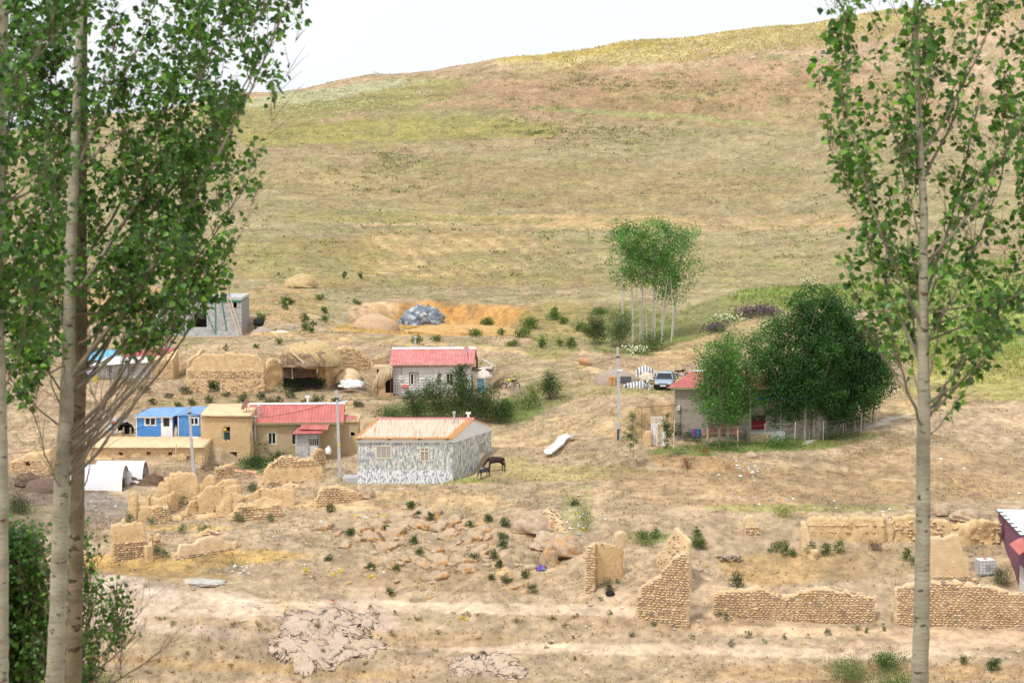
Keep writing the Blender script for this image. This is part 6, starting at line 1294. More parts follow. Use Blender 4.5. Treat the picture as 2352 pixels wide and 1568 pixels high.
def tree(label, px, pyb, pyt, halfpx, pycb, base=(.045, .085, .022), light=(.10, .17, .05), Y=None, bark=BARKG, trunks=1, leaf=.17, dens=1., lean=0, name='poplar_tree', group=None, blobs=5, r=.10, sig=.3, shell=.45, topround=.6, spread=.3):
    b = G(px, pyb) if Y is None else P(px, pyb, Y); s = b.y/F; H = (pyb-pyt)*s; zc = (pyb-pycb)*s; R_ = halfpx*s
    T = thing(name, label, 'tree', b, 0, group); ln = lean*s
    mb = MB(); tips = []
    for t in range(trunks):
        dx = random.uniform(-spread, spread) if trunks > 1 else 0; top = Vector((ln+dx*2.2, random.uniform(-.3, .3), H*random.uniform(.82, .95)))
        pts = [Vector((dx*.4, 0, -.3))]+[Vector((dx*.4+(top.x-dx*.4)*k+random.uniform(-.05, .05), top.y*k, top.z*k)) for k in (.15, .35, .55, .75, 1)]
        rr = [r*1.25, r, r*.82, r*.62, r*.4, r*.12]; mb.tube(pts, rr, 7)
        for k in range(14):
            f = random.uniform(max(.12, zc/H*.8), .92); q = pts[1].lerp(pts[-1], f); a = random.uniform(0, 6.28); l = R_*random.uniform(.5, .95)*(1-f*.5)
            mb.tube([q, q+Vector((math.cos(a)*l*.6, math.sin(a)*l*.6, l*.8)), q+Vector((math.cos(a)*l, math.sin(a)*l, l*1.7))], [r*.3, r*.2, .01], 4)
    mb.build('trunk', bark, T)
    env = []; hc = H-zc
    for k in range(blobs):
        t = (k+.5)/blobs; rad = R_*(math.sin(math.pi*min(1, t*.82+.12))**topround)*random.uniform(.82, 1.1)
        env.append((ln*t+rng.uniform(-.18, .18)*R_, rng.uniform(-.2, .2)*R_, zc+hc*t, rad, rad*.9, hc/blobs*.85))
    area = sum(e[3]*e[5]*3.1 for e in env); n = int(area/(leaf*leaf)*5.6*dens)
    V, I, c = clumpcloud(env, max(10, n//40), 40, sig, leaf, base, light, .08, shell)
    link('crown', mesh_np('crown', V, [I], LEAF, c), T); return T
BARKW = mat('white_poplar_bark', (.50, .48, .40), (.62, .60, .52), rough=.85, scale=5)
# ---- dark row of poplars round the rendered house
row = [ # px base, base y, top y, half width, crown bottom
 (1625,1028,800,34,972,(.055,.10,.030),'pale green outermost poplar at the left end of the row by the grey wall'),
 (1651,1026,768,40,968,(.055,.10,.028),'light green poplar with twin stems, second from the left end of the row'),
 (1673,1024,762,38,972,(.06,.105,.03),'loose light green poplar before the brown rolls'),
 (1684,1010,775,34,960,(.05,.095,.03),'slim poplar with a single straight stem between the brown rolls and the red door'),
 (1722,1016,765,40,955,(.045,.085,.025),'poplar with a pale stem just left of the dark red door'),
 (1768,1006,742,44,955,(.045,.09,.026),'bushy low-branched poplar just right of the dark red door'),
 (1793,1010,738,46,970,(.03,.062,.018),'dark poplar with foliage hanging low beside the small white window'),
 (1848,1012,680,58,945,(.026,.055,.016),'tall dark poplar with a pale lower trunk left of the tallest tree'),
 (1869,1010,668,60,950,(.026,.056,.017),'very tall dark poplar with the thickest pale trunk in the row'),
 (1896,1004,666,58,965,(.028,.058,.018),'tallest dark green poplar at the centre of the big clump'),
 (1915,1002,690,60,960,(.024,.05,.015),'dark poplar behind the white-topped fence posts right of the tallest tree'),
 (1942,996,712,56,955,(.024,.05,.015),'dark poplar with a thin grey stem in the right half of the clump'),
 (1962,992,735,56,945,(.026,.054,.017),'dark poplar in the shade of its neighbours, third from the right end'),
 (1985,984,760,52,935,(.026,.055,.018),'rounded dark poplar, second from the right end of the clump'),
 (2005,974,790,50,925,(.028,.058,.02),'outermost dark poplar at the right end of the clump, leaning over the track')]
for i, (px, pb, pt, hw, cb, c, lab) in enumerate(row):
    c = (c[0]*1.75, c[1]*2.1, c[2]*1.8); hw *= 1.22
    tree(lab, px, pb, pt, hw, cb, base=c, light=(c[0]*2.2, c[1]*2.0, c[2]*2.0), bark=BARKG if i not in (4, 7, 8, 10) else BARKP, trunks=2 if i in (1, 2) else 1, dens=.8 if i < 6 else 1.15, group='poplars round the rendered house', r=.09 if i not in (7, 8) else .13, blobs=6, leaf=.15 if i < 6 else .17, topround=.42)
# ---- tall slim poplars on the hill
hp = [(1448,800,508,38,600,(.075,.13,.035),'slim hillside poplar at the left edge of the tall group'), (1462,806,512,40,615,(.06,.115,.032),'slim hillside poplar second from the left in the tall group'), (1478,803,502,42,605,(.085,.145,.04),'tallest hillside poplar in the middle of the tall group'),
      (1494,808,500,42,610,(.085,.14,.04),'hillside poplar with a forked pale trunk right of the tallest one'), (1512,801,512,40,640,(.06,.12,.035),'hillside poplar with a wide hanging crown on the right'), (1529,794,520,46,650,(.075,.135,.038),'hillside poplar with a bright white leaning trunk at the right edge of the group')]
for i, (px, pb, pt, hw, cb, c, lab) in enumerate(hp):
    c = (c[0]*1.6, c[1]*1.85, c[2]*1.8); hw *= 1.4; cb += 40; px += (i-2.5)*5
    tree(lab, px, pb, pt, hw, cb, base=c, light=(c[0]*1.6, c[1]*1.5, c[2]*1.5), Y=206+i*.8, bark=BARKW, trunks=1, dens=.55, lean=(i-2)*8, group='slim poplars on the hillside', r=.13, blobs=5, leaf=.19, sig=.34, topround=.5)
for i, px in enumerate((1455, 1470, 1486, 1503, 1519, 1540)):
    b = P(px, 802, 207); o = MB().tube([(0, 0, -.4), (random.uniform(-.4, .4), .2, 4), (random.uniform(-1.2, 1.2), 0, 8)], [.07, .05, .02], 5).build('bare_sapling', BARKW); o.location = b
    tag(o, 'thin bare grey stem standing among the slim hillside poplars', 'sapling', 'bare stems among the hillside poplars')
bush('grey-green shrub at the left foot of the tall hillside poplars', 1368, 790, 66, 72, (.075,.095,.04), (.13,.16,.07), stems=3, dense=1.4)
bush('loose pale green undergrowth in front of the tall hillside poplars', 1425, 798, 80, 95, (.10,.145,.055), (.16,.2,.08), dense=1.1, stems=4)
bush('undergrowth at the right foot of the tall hillside poplars', 1500, 806, 110, 50, (.06,.10,.03), (.12,.17,.05), dense=.7)
# ---- saplings near the gate
tree('slender young poplar sapling with a thin bare stem left of the white gate', 1454, 1081, 948, 20, 1030, (.085,.13,.045), (.17,.22,.09), dens=.45, r=.035, leaf=.12, sig=.14, name='sapling', blobs=4)
tree('narrow young poplar sapling standing in front of the white gate', 1533, 1053, 943, 15, 1022, (.075,.13,.035), (.15,.21,.07), dens=.9, r=.035, leaf=.12, sig=.12, name='sapling', blobs=4)
bush('shrub with dark purple tips against the corner of the rendered house', 1557, 1012, 38, 52, (.07,.10,.04), (.13,.16,.07), stems=3, dense=.6)
# ---- thicket below the white house
th = [(955,966,80,82,'left edge lobe of the dark thicket below the white house'), (1000,970,100,112,'rounded dark shrub in the left half of the thicket'), (1055,970,120,118,'broad dark shrub in the middle of the thicket'), (1112,972,100,100,'dark leafy shrub at the right of the thicket'), (1155,974,66,60,'low bright-edged shrub at the right end of the thicket')]
for px, pb, w_, h, lab in th: bush(lab, px, pb, w_, h, (.055,.095,.03), (.11,.17,.055), stems=3, cat='shrub', name='shrub', dense=1.3, group='shrubs of the thicket below the white house')
tree('pointed small tree rising above the thicket in front of the white house', 1062, 960, 832, 30, 920, (.05,.085,.03), (.11,.16,.06), dens=.9, r=.06, name='small_tree', leaf=.15, sig=.2)
tree('thin crooked young tree with few leaves in front of the white wall', 1012, 950, 858, 12, 915, (.07,.10,.04), (.12,.16,.06), dens=.45, r=.04, name='small_tree', leaf=.12, sig=.12)
bush('low green hedge strip behind the brick annex', 895, 962, 110, 26, (.045,.085,.022), (.10,.16,.05), cat='hedge', name='hedge', dense=1.1)
bush('dark round tree-like shrub left of the tall pole', 1262, 918, 62, 70, (.04,.075,.025), (.09,.14,.05), stems=4, dense=1.1)
bush('light green scrub in the gully right of the bare tree', 1215, 940, 80, 40, (.07,.11,.035), (.14,.19,.06), dense=.7)
bush('bright green low plants in the gully right of the thicket', 1165, 955, 60, 45, (.07,.16,.02), (.12,.26,.04), dense=.9)
bush('yellow-green bush on the bank of the gully', 1222, 918, 26, 34, (.17,.19,.05), (.26,.27,.08), dense=.7)
def bare(label, px, pb, pt, w_, m=BARKG, n=9):
    b = G(px, pb); s = b.y/F; H = (pb-pt)*s; mb = MB()
    def rec(p, d, l, r_, k):
        q = p+d*l; mb.tube([p, p.lerp(q, .5)+Vector((random.uniform(-.05, .05),)*3), q], [r_, r_*.8, r_*.6], 5)
        if k: 
            for _ in range(3 if k > 2 else 2): rec(q, (d+Vector((random.uniform(-.6, .6), random.uniform(-.4, .4), random.uniform(-.1, .35)))).normalized(), l*random.uniform(.6, .85), r_*.6, k-1)
    rec(Vector((0, 0, -.1)), Vector((.05, 0, 1)), H*.28, .07, 4); o = mb.build('bare_tree', m); o.location = b; tag(o, label, 'tree')
bare('leafless grey tree between the thicket and the dark round shrub', 1182, 942, 865, 60)
bare('small leafless bush in front of the thicket', 1052, 968, 905, 40)
# ---- garden by the brick house
bush('leafy small fruit tree in front of the left part of the brick house', 585, 1050, 55, 70, (.055,.095,.03), (.12,.18,.06), stems=4, cat='tree', name='fruit_tree', dense=.75)
bush('second leafy small fruit tree beside the brick house window', 612, 1052, 40, 58, (.06,.10,.03), (.14,.20,.06), stems=4, cat='tree', name='fruit_tree', dense=.6)
tree('slim young tree with red-brown twigs before the red roof', 655, 1048, 955, 13, 1010, (.07,.12,.035), (.13,.2,.06), dens=.6, r=.04, name='small_tree', leaf=.12, sig=.13)
bush('dense dark green vegetable bed inside the stone garden walls', 583, 1076, 95, 32, (.035,.085,.025), (.07,.15,.05), cat='plants', name='vegetable_bed', dense=1.5)
bush('dark green shrub at the right end of the vegetable bed', 640, 1058, 60, 24, (.04,.09,.025), (.08,.15,.05), dense=1.)
bush('dark greenery seen through the doorway of the great mud facade', 489, 900, 40, 34, (.06,.10,.035), (.1,.15,.05), Y=184.5)
bush('dense dark green patch growing inside the wattle pen yard', 673, 899, 92, 36, (.03,.07,.022), (.07,.12,.04), cat='plants', name='green_patch', dense=1.5)
bush('dark green plants right of the mud buttress', 736, 893, 40, 28, (.035,.07,.025), (.07,.12,.045), dense=1.3)
for i, (a, b) in enumerate(((772, 880), (783, 896), (812, 885), (825, 880))): bush('small dark green bush on the earth shelf left of the burlap lean-to', a, b, 22, 20, (.04,.07,.028), (.08,.12,.05), group='small bushes by the burlap lean-to')
bush('green weeds along the foot of the fence before the rolls', 1650, 1034, 150, 22, (.06,.12,.03), (.12,.20,.05), cat='weeds', name='weeds', dense=1.1)
bush('bright green weeds along the right part of the fence', 1800, 1026, 150, 24, (.07,.15,.025), (.13,.22,.05), cat='weeds', name='weeds', dense=1.2)
bush('dull green weeds at the right end of the fence', 1930, 1010, 130, 20, (.06,.10,.03), (.10,.15,.05), cat='weeds', name='weeds', dense=.9)
bush('dark flowering shrub behind the fence near the gate', 1595, 1014, 60, 26, (.05,.08,.04), (.12,.15,.09), dense=1.1)
bush('orange-brown dying shrub outside the fence', 1618, 1046, 30, 26, (.30,.20,.07), (.45,.28,.08), dense=.6)
bush('reddish dock plant with upright stems on the dry grass', 1580, 1078, 40, 30, (.22,.10,.05), (.16,.17,.06), dense=.45, stems=7)
# ---- flowers on the bank
def flowers(label, px, pb, w_, h, col, n, green=(.09,.13,.04)):
    p = G(px, pb); s = p.y/F; W_, H = w_*s/2, h*s
    C = np.stack([rng.normal(0, W_*.45, n), rng.normal(0, .8, n)+rng.normal(0, W_*.2, n), np.zeros(n)], 1)
    C[:, 2] = height(C[:, 0]+p.x, C[:, 1]+p.y)-p.z+rng.uniform(.15, .9, n)
    V, I, c = leafcards(C, .22, leafcols(n, col, .15, .05), up=3, aspect=1)
    C2 = C.repeat(2, 0)+rng.normal(0, .12, (2*n, 3)); C2[:, 2] -= .3; V2, I2, c2 = leafcards(C2, .22, leafcols(2*n, green)); 
    o = link('flowers', mesh_np('flowers', np.concatenate([V, V2]), [np.concatenate([I, I2+len(V)])], LEAF, np.concatenate([c, c2]))); o.location = p; o['kind'] = 'stuff'; o['label'] = label; o['category'] = 'flowers'
flowers('white umbel flowers on the green bank above the track', 1660, 740, 110, 40, (.75,.75,.68), 110); flowers('white flowers below the slim hillside poplars', 1462, 812, 70, 14, (.8,.8,.75), 90)
flowers('purple flower spikes on the green bank', 1745, 722, 120, 24, (.17,.09,.19), 420, (.10,.12,.06)); flowers('purple flower spikes left of the white umbels', 1645, 762, 60, 34, (.17,.09,.20), 200, (.09,.13,.05))
flowers('white flowers at the edge of the green field', 1860, 650, 50, 12, (.75,.75,.65), 40); flowers('white meadow flowers on the field by the haystack', 1035, 520, 46, 10, (.75,.75,.7), 26)
# ---- bushes dotted about, by place
def dotted(label, group, pts, base, light, wr=(14, 22), hr=(10, 18), **k):
    for a, b in pts: bush(label, a, b, random.uniform(*wr)*1.3, random.uniform(*hr)*1.3, tuple(v*1.4 for v in base), tuple(v*1.25 for v in light), group=group, **{**k, 'dense': k.get('dense', 1)*1.6})
dotted('small dark green cushion bush on the rocky knoll', 'cushion bushes on the rocky knoll', [(949,1252),(965,1275),(888,1222),(945,1172),(853,1312),(911,1312),(1158,1213),(1121,1202),(1137,1288),(1153,1242),(1156,1260),(1145,1305),(1160,1340),(988,1200),(1080,1212),(1090,1290),(963,1190),(760,1178),(1208,1330),(1128,1332),(895,1370),(805,1235),(758,1290)], (.075,.105,.045), (.13,.16,.07), (16, 26), (12, 20))
dotted('small green bush on the slope above the mud facade', 'bushes above the mud facade', [(518,806),(640,790),(590,800),(700,740),(745,738),(720,748),(655,712),(735,690),(820,700),(668,700),(745,720),(715,765),(600,735),(790,640),(655,700),(560,700),(700,760),(830,640)], (.07,.11,.035), (.13,.18,.06), (12, 26), (9, 18))
dotted('grey-green bush on the slope between the cabin and the mud facade', 'bushes on the slope behind the cabin', [(330,902),(390,915),(425,905),(460,900),(480,925),(520,912),(560,925),(600,918),(640,925),(665,915),(700,930),(350,930),(300,885),(410,935),(440,932),(620,935),(730,925),(770,930),(820,935),(585,888),(480,893)], (.08,.095,.05), (.14,.15,.09), (18, 34), (9, 17))
dotted('green bush on the slope right of the dug bank', 'bushes right of the dug bank', [(1270,735),(1295,745),(1285,795),(1310,800),(1330,760),(1245,800),(1200,775),(1060,765),(1090,775),(1150,770),(1120,750),(1215,755),(1350,770),(1180,795),(1000,785),(960,790),(1275,720),(1380,720)], (.075,.12,.03), (.15,.20,.06), (18, 44), (10, 22))
dotted('bushy green weed among the ruined walls at lower right', 'weeds among the lower right ruins', [(1800,1278),(1822,1282),(1860,1278),(1898,1280),(1925,1275),(1610,1262),(1600,1240),(2105,1300),(2130,1310),(2080,1290),(1598,1258),(1480,1238),(1505,1240),(1780,1272)], (.085,.12,.045), (.15,.19,.07), (18, 34), (18, 34), dense=.7)
dotted('grey thistle plant beside the lower right walls and track', 'grey thistles along the track', [(1400,1415),(1500,1440),(1562,1440),(1650,1418),(1668,1425),(1720,1465),(1755,1480),(1800,1470),(1855,1465),(1900,1460),(1970,1450),(2030,1452),(1590,1470),(1680,1490),(1990,1455),(1450,1465),(1380,1380),(1420,1340)], (.14,.15,.10), (.22,.23,.16), (10, 20), (9, 17), dense=.55)
dotted('grey-green thistle among the mud ruins', 'thistles among the mud ruins', [(585,1130),(575,1128),(420,1160),(400,1168),(362,1275),(380,1280),(550,1200),(345,1205),(500,1185),(300,1200),(420,1225),(470,1225),(620,1200)], (.13,.15,.10), (.2,.22,.15), (18, 30), (12, 24), dense=.6)
dotted('low grey-brown weed on the bare ground at lower left', 'weeds on the bare lower ground', [(x, y) for x, y in [(random.uniform(330, 1350), random.uniform(1395, 1560)) for _ in range(46)]], (.17,.14,.09), (.22,.2,.12), (10, 26), (5, 11), dense=.5)
bush('big dark green bush inside the ruined plot above the herringbone wall', 1694, 1352, 52, 44, (.05,.085,.025), (.12,.17,.05), stems=5, dense=.8)
bush('green-grey bush at the foot of the ochre plaster panel', 1397, 1364, 40, 40, (.08,.11,.05), (.14,.17,.08), dense=.8)
bush('blue-grey leafy bush on the slope left of the narrow stone pillar', 1221, 1362, 36, 30, (.09,.12,.07), (.15,.18,.11), dense=.9)
bush('bright green round bush at the bottom right beside the slender tree', 2045, 1538, 110, 48, (.06,.13,.025), (.12,.22,.06), dense=1.2)
bush('feathery pale green bush at the bottom right', 1945, 1570, 130, 66, (.13,.19,.06), (.2,.27,.1), dense=.9)
bush('low bright green patch at the bottom edge behind the slender tree', 2060, 1585, 190, 42, (.08,.16,.03), (.13,.23,.06), dense=1.1)
bush('small round dark green bush at the far right bottom', 2284, 1542, 42, 32, (.04,.10,.02), (.08,.17,.04), dense=1.4)
bush('grey-green upright weed clump right of the slender tree', 2212, 1530, 32, 32, (.12,.15,.07), (.18,.22,.1), dense=.8)
bush('grey-green plants growing at the foot of the water tank', 2300, 1345, 60, 50, (.10,.13,.08), (.17,.2,.12), dense=.8)
bush('purplish dry bush in the plot left of the yellow mud block', 2008, 1266, 50, 28, (.16,.12,.10), (.22,.17,.13), dense=.7)
bush('tall yellow-green grass clump above the retaining wall', 1800, 1190, 80, 30, (.24,.27,.07), (.34,.36,.1), name='grass_clump', cat='grass', dense=.7)
bush('patch of green grass inside the small ruined yard', 1490, 1252, 90, 16, (.13,.19,.06), (.2,.26,.09), name='grass_patch', cat='grass', dense=.8)
bush('green weeds sprinkled with litter on the slope by the tumbled wall', 1342, 1222, 60, 70, (.13,.17,.06), (.2,.24,.08), name='weeds', cat='weeds', dense=.35)
bush('green shrub on the brown slope above the tumbled wall', 1318, 1162, 36, 18, (.07,.12,.04), (.12,.17,.06))
bush('dark shrub at the far left behind the trunks by the manure heap', 45, 1180, 90, 44, (.05,.08,.03), (.1,.14,.05), dense=1.1)
bush('yellow-flowering plant in front of the lilac house', 222, 880, 14, 22, (.70,.55,.02), (.6,.6,.05), dense=1.2, name='yellow_plant', cat='plant')
dotted('patch of small yellow flowers on the dry slope', 'yellow flower patches', [(765,1325),(850,1330),(785,1315),(1070,1428),(1060,1422),(812,1190),(880,1190),(700,1315)], (.55,.45,.04), (.3,.28,.06), (12, 26), (5, 9), dense=.5)
bush('green grass patch with rubbish below the mud ruins', 520, 1300, 120, 12, (.2,.2,.08), (.25,.26,.1), name='grass_patch', cat='grass', dense=.5)
bush('grass tuft at the bottom left beside the trunks', 240, 1575, 130, 28, (.12,.16,.05), (.2,.22,.08), name='grass_patch', cat='grass', dense=.8)
# ================================================================== rocks
def angrock(name, label, p, r_, m, group):
    Vs = []; Ts = []; b0 = 0
    for q in range(random.choice((1, 2, 3)) if r_ > .3 else 1):
        V_, T_ = hullmesh(22, .75); s_ = r_*random.uniform(.5, 1); a = random.random()*3; R2 = np.array([[math.cos(a), -math.sin(a), 0], [math.sin(a), math.cos(a), 0], [0, 0, 1]])
        Vs.append((V_*np.array([s_*2.1, s_*1.5, s_*random.uniform(.8, 1.2)])) @ R2.T+np.array([random.uniform(-.6, .6)*r_, random.uniform(-.3, .3)*r_, s_*random.uniform(-.12, .06)])); Ts.append(T_+b0); b0 += len(V_)
    o = link(name, mesh_np(name, np.concatenate(Vs), [np.concatenate(Ts)], m)); o.location = p; tag(o, label, 'rock', group); return o
def rocks(label, group, pts, m, rng_=(.3, .8), name='rock', flat=.6):
    for a, b in pts:
        p = G(a, b); r_ = random.uniform(*rng_)*.8; angrock(name, label, p, r_, m, group)
random.seed(21)
knoll = [(815,1192),(832,1205),(826,1218),(860,1190),(880,1200),(893,1232),(905,1230),(940,1165),(962,1180),(975,1172),(1000,1180),(1040,1200),(1045,1230),(925,1215),(1015,1215),(870,1215),(990,1205),(1060,1215),(880,1262),(790,1255),(775,1230),(900,1262),(1000,1265),(1030,1235),(930,1285),(891,1302),(972,1298),(1010,1300),(1055,1290),(1000,1330),(1100,1280),(1070,1310),(960,1210),(985,1190),(850,1240),(1110,1220),(1120,1240),(1085,1240),(820,1240),(745,1215)]
for a, b in knoll:
    r_ = random.uniform(.35, .95); p = G(a, b); lump('rock', 'weathered rock patched with orange lichen on the knoll below the streaked house', 'rock', p-Vector((0, 0, r_*.12)), r_*.95, r_*.65, r_*.5, ROCK, .8, random.random()*90, random.uniform(-.5, .5), n=3, group='lichen-covered rocks on the knoll', sharp=2.4)
PINKROCK = mat('pink_bedrock', (.50, .385, .285), (.60, .48, .375), rough=.95, scale=1.2, bump=.14, bscale=3, c3=(.50, .38, .27), c3scale=1.1, c3at=.52)
def drape(o):
    me = o.data; co = np.empty(len(me.vertices)*3, np.float32); me.vertices.foreach_get('co', co); co = co.reshape(-1, 3); a = o.rotation_euler.z; x = co[:, 0]*math.cos(a)-co[:, 1]*math.sin(a)+o.location.x; y = co[:, 0]*math.sin(a)+co[:, 1]*math.cos(a)+o.location.y
    co[:, 2] += height(x, y)-o.location.z; me.vertices.foreach_set('co', co.ravel()); me.update()
for o in list(S.objects):
    if o.get('group') == 'lichen-covered rocks on the knoll': drape(o)
for a, b, w_ in ((690,1440,2.0),(745,1425,2.6),(800,1440,2.0),(840,1425,1.5),(668,1480,1.7),(715,1500,2.2),(770,1480,2.4),(830,1478,1.6),(1085,1530,1.8),(1130,1535,2.0),(1175,1545,1.2)):
    lump('bedrock_slab', 'flat pinkish bedrock slab level with the bare ground near the bottom edge', 'rock', G(a, b)-Vector((0, 0, .03)), w_*.7, w_*.6, .07, PINKROCK, .8, a*.37, a, n=4, group='bedrock slabs in the bare ground', sharp=3.2); drape(S.objects[-1] if False else COL.objects[-1])
rocks('pale tan rock on the lower part of the knoll', 'pale rocks on the knoll', [(random.gauss(990, 130), random.gauss(1275, 42)) for _ in range(60)], ROCKG, (.2, .6))
rocks('orange-topped rock at the foot of the knoll by the track', 'rocks at the foot of the knoll', [(893,1365),(1200,1345),(1205,1360),(860,1330),(915,1340),(1165,1330),(1180,1352),(800,1340)], ROCK, (.35, .6))
lump('boulder', 'big pinkish boulder next to the pale tumbled wall', 'boulder', G(1228, 1218), 1.5, 1.0, 1.35, ROCKG, .4, 61, n=4)
lump('boulder', 'lower pink-brown boulder below the tumbled wall', 'boulder', G(1258, 1255), 1.3, .9, 1.0, ROCKG, .4, 62, n=4)
lump('boulder', 'knobbly tan boulder right of the orange slab', 'boulder', G(1292, 1272), 1.3, .9, 1.15, ROCK, .45, 63, n=4)
lump('boulder', 'tilted orange-edged slab of rock with a dark cleft', 'boulder', G(1262, 1300), .6, .5, 1.3, ROCK, .4, 64, rot=.6, n=4)
lump('boulder', 'round reddish boulder outside the fence below the poplar row', 'boulder', G(1725, 1050), .5, .4, .45, ROCKG, .2, 65, n=3)
lump('boulder', 'rough reddish boulder behind the retaining wall right of the slender tree', 'boulder', G(2215, 1192), 1.0, .6, .7, ROCKG, .4, 66, n=4)
lump('boulder', 'dark red boulder behind the retaining wall beside the slender trunk', 'boulder', G(2160, 1180), .6, .5, .8, ROCKG, .4, 67, n=3)
lump('outcrop', 'dark rock at the end of the curved terrace wall', 'rock', G(838, 1142), .75, .5, .75, ROCKG, .5, 68, n=4)
lump('outcrop', 'flat grey slab of rock in the straw-coloured grass at lower left', 'rock', G(470, 1342), 1.5, .8, .28, mat('grey_slab', (.46,.42,.37), (.58,.54,.48), scale=3, bump=.04), .35, 69, n=4, flat=.9)
random.seed(5)
PFS = mat('pale_field_stone', (.50,.43,.35), (.68,.62,.55), rough=.9, scale=3, rand=.3)
rocks('pale field stone on the track side below the herringbone wall', 'pale stones below the herringbone wall', [(random.uniform(1620, 2010), random.gauss(1475, 30)) for _ in range(40)], PFS, (.08, .26), 'stone')
rocks('pale field stone near the slender tree at lower right', 'pale stones near the slender tree', [(random.uniform(2012, 2340), random.gauss(1480, 40)) for _ in range(30)], PFS, (.08, .26), 'stone')
rocks('pale stone on the stony patch left of the triangular wall', 'stones left of the triangular wall', [(random.uniform(1300, 1620), random.uniform(1370, 1455)) for _ in range(60)], PFS, (.08, .26), 'stone')
rocks('pale stone on the bare ground below the triangular wall', 'stones below the triangular wall', [(random.uniform(1250, 1620), random.uniform(1470, 1560)) for _ in range(36)], PFS, (.08, .24), 'stone')
rocks('pale stone scattered on the slope below the mud ruins', 'stones below the mud ruins', [(random.uniform(280, 720), random.uniform(1180, 1300)) for _ in range(50)], PFS, (.08, .22), 'stone')
rocks('grey stone on the dark yard left of the mud ruins', 'stones on the dark yard', [(random.uniform(190, 330), random.uniform(1130, 1220)) for _ in range(40)], PFS, (.10, .26), 'stone')
rocks('pale stone in the rubbish-strewn grass below the mud ridge', 'stones in the rubbish-strewn grass', [(random.uniform(500, 620), random.uniform(1290, 1320)) for _ in range(20)], PFS, (.08, .22), 'stone')
def litter():
    cols = [mat('white_litter', (.8,.8,.8)), mat('yellow_litter', (.75,.5,.02)), mat('blue_litter', (.35,.5,.7)), bpy.data.materials['red_cloth']]
    pts = [(random.gauss(1335, 22), random.gauss(1205, 26)) for _ in range(30)]+[(random.uniform(1680, 2050), random.uniform(1130, 1200)) for _ in range(18)]+[(random.uniform(2120, 2340), random.uniform(1000, 1140)) for _ in range(10)]+[(random.uniform(1580, 1660), random.uniform(1270, 1370)) for _ in range(16)]+[(random.gauss(1720, 20), random.gauss(1085, 12)) for _ in range(22)]+[(random.uniform(700, 1100), random.uniform(1110, 1380)) for _ in range(20)]+[(random.gauss(555, 20), random.gauss(1305, 8)) for _ in range(14)]
    for a, b in pts:
        m = cols[0] if random.random() < .84 else random.choice(cols[1:]); r_ = random.uniform(.07, .2)
        lump('litter', 'scrap of discarded packaging on the slope', 'litter', G(a, b), r_, r_*.6, r_*.5, m, .7, random.random()*60, random.random()*3, n=1, group='scraps of litter on the slopes')
litter()
lump('purple_bag', 'crumpled purple plastic bag on the slope near the tilted slab', 'bag', G(1243, 1310), .35, .2, .3, mat('purple_bag', (.16,.08,.36), (.2,.3,.5), contrast=(.5,.6)), .5, 71)
lump('black_bag', 'black bag on pale rubble at the foot of the bush by the plaster panel', 'bag', G(1402, 1368), .3, .2, .3, BLACK, .5, 72); lump('white_tub', 'white jug and cloth draped on the stone wall behind the leaning pole', 'jug', P(754, 1040, 154.5), .26, .2, .55, PLASTICW, .35, 73)
# ================================================================== ground cover
def scatter(name, N_, fy0, fy1, hgt, wid, colf, maskf=None, seed=1, per=3, kind='stuff', far=False):
    r = np.random.default_rng(seed); Yv = np.sqrt(r.uniform(fy0**2, fy1**2, N_)) if not far else r.uniform(fy0, fy1, N_)
    u = r.uniform(-.285, .285, N_); Xv = u*Yv
    z = height(Xv, Yv); px, py = unproj(Xv, Yv, z)
    if maskf is not None: k = maskf(px, py, Xv, Yv, r); Xv, Yv, z, px, py = Xv[k], Yv[k], z[k], px[k], py[k]
    n = len(Xv); c0 = albedo(Xv, Yv, z); c = colf(c0, px, py, Xv, Yv, r)
    V = []; I = []; cc = []; base = 0
    for q in range(per):
        a = r.uniform(0, 6.28, n); h = hgt(px, py, r, n); w_ = wid(px, py, r, n); jx = r.normal(0, 1, n)*w_*.5; jy = r.normal(0, 1, n)*w_*.5
        B = np.stack([Xv+jx, Yv+jy, z-.03], 1); d = np.stack([np.cos(a)*w_/2, np.sin(a)*w_/2, np.zeros(n)], 1); t = B+np.stack([r.normal(0, .4, n)*h, r.normal(0, .4, n)*h, h], 1)
        V.append(np.stack([B-d, B+d, t], 1).reshape(-1, 3)); I.append(base+np.arange(n)[:, None]*3+np.array([0, 1, 2])); base += 3*n; cc.append(np.repeat(np.clip(c*r.uniform(.75, 1.3, n)[:, None], .01, .9), 3, 0))
    o = link(name, mesh_np(name, np.concatenate(V), [np.concatenate(I)], GRASSM, np.concatenate(cc))); o['kind'] = kind; return o
GRASSM = mat('dry_grass_blade', (.9,.9,.9), (1.1,1.1,1.1), rough=.8, scale=2, attr=True, transl=.25, spec=.1)
def nobuild(px, py):
    m = np.ones(len(px), bool)
    for x0, x1, y0, y1 in ((815, 1140, 960, 1096), (560, 830, 940, 1050), (466, 580, 940, 1060), (310, 470, 950, 1010), (150, 320, 1056, 1135), (1340, 2352, 1462, 1478), (1335, 1800, 1393, 1400)): m &= ~((px > x0) & (px < x1) & (py > y0) & (py < y1))
    return m
def fol(px, py, X, Y, r): # bare tracks stay bare
    c = albedo(X, Y, height(X, Y)); bare_ = (c.sum(1) > 1.28); return (r.random(len(px)) < np.clip(fbm(X/4, Y/4, 111, 3)*2-.35, .08, 1))*(~bare_ | (r.random(len(px)) < .08))*nobuild(px, py) > 0
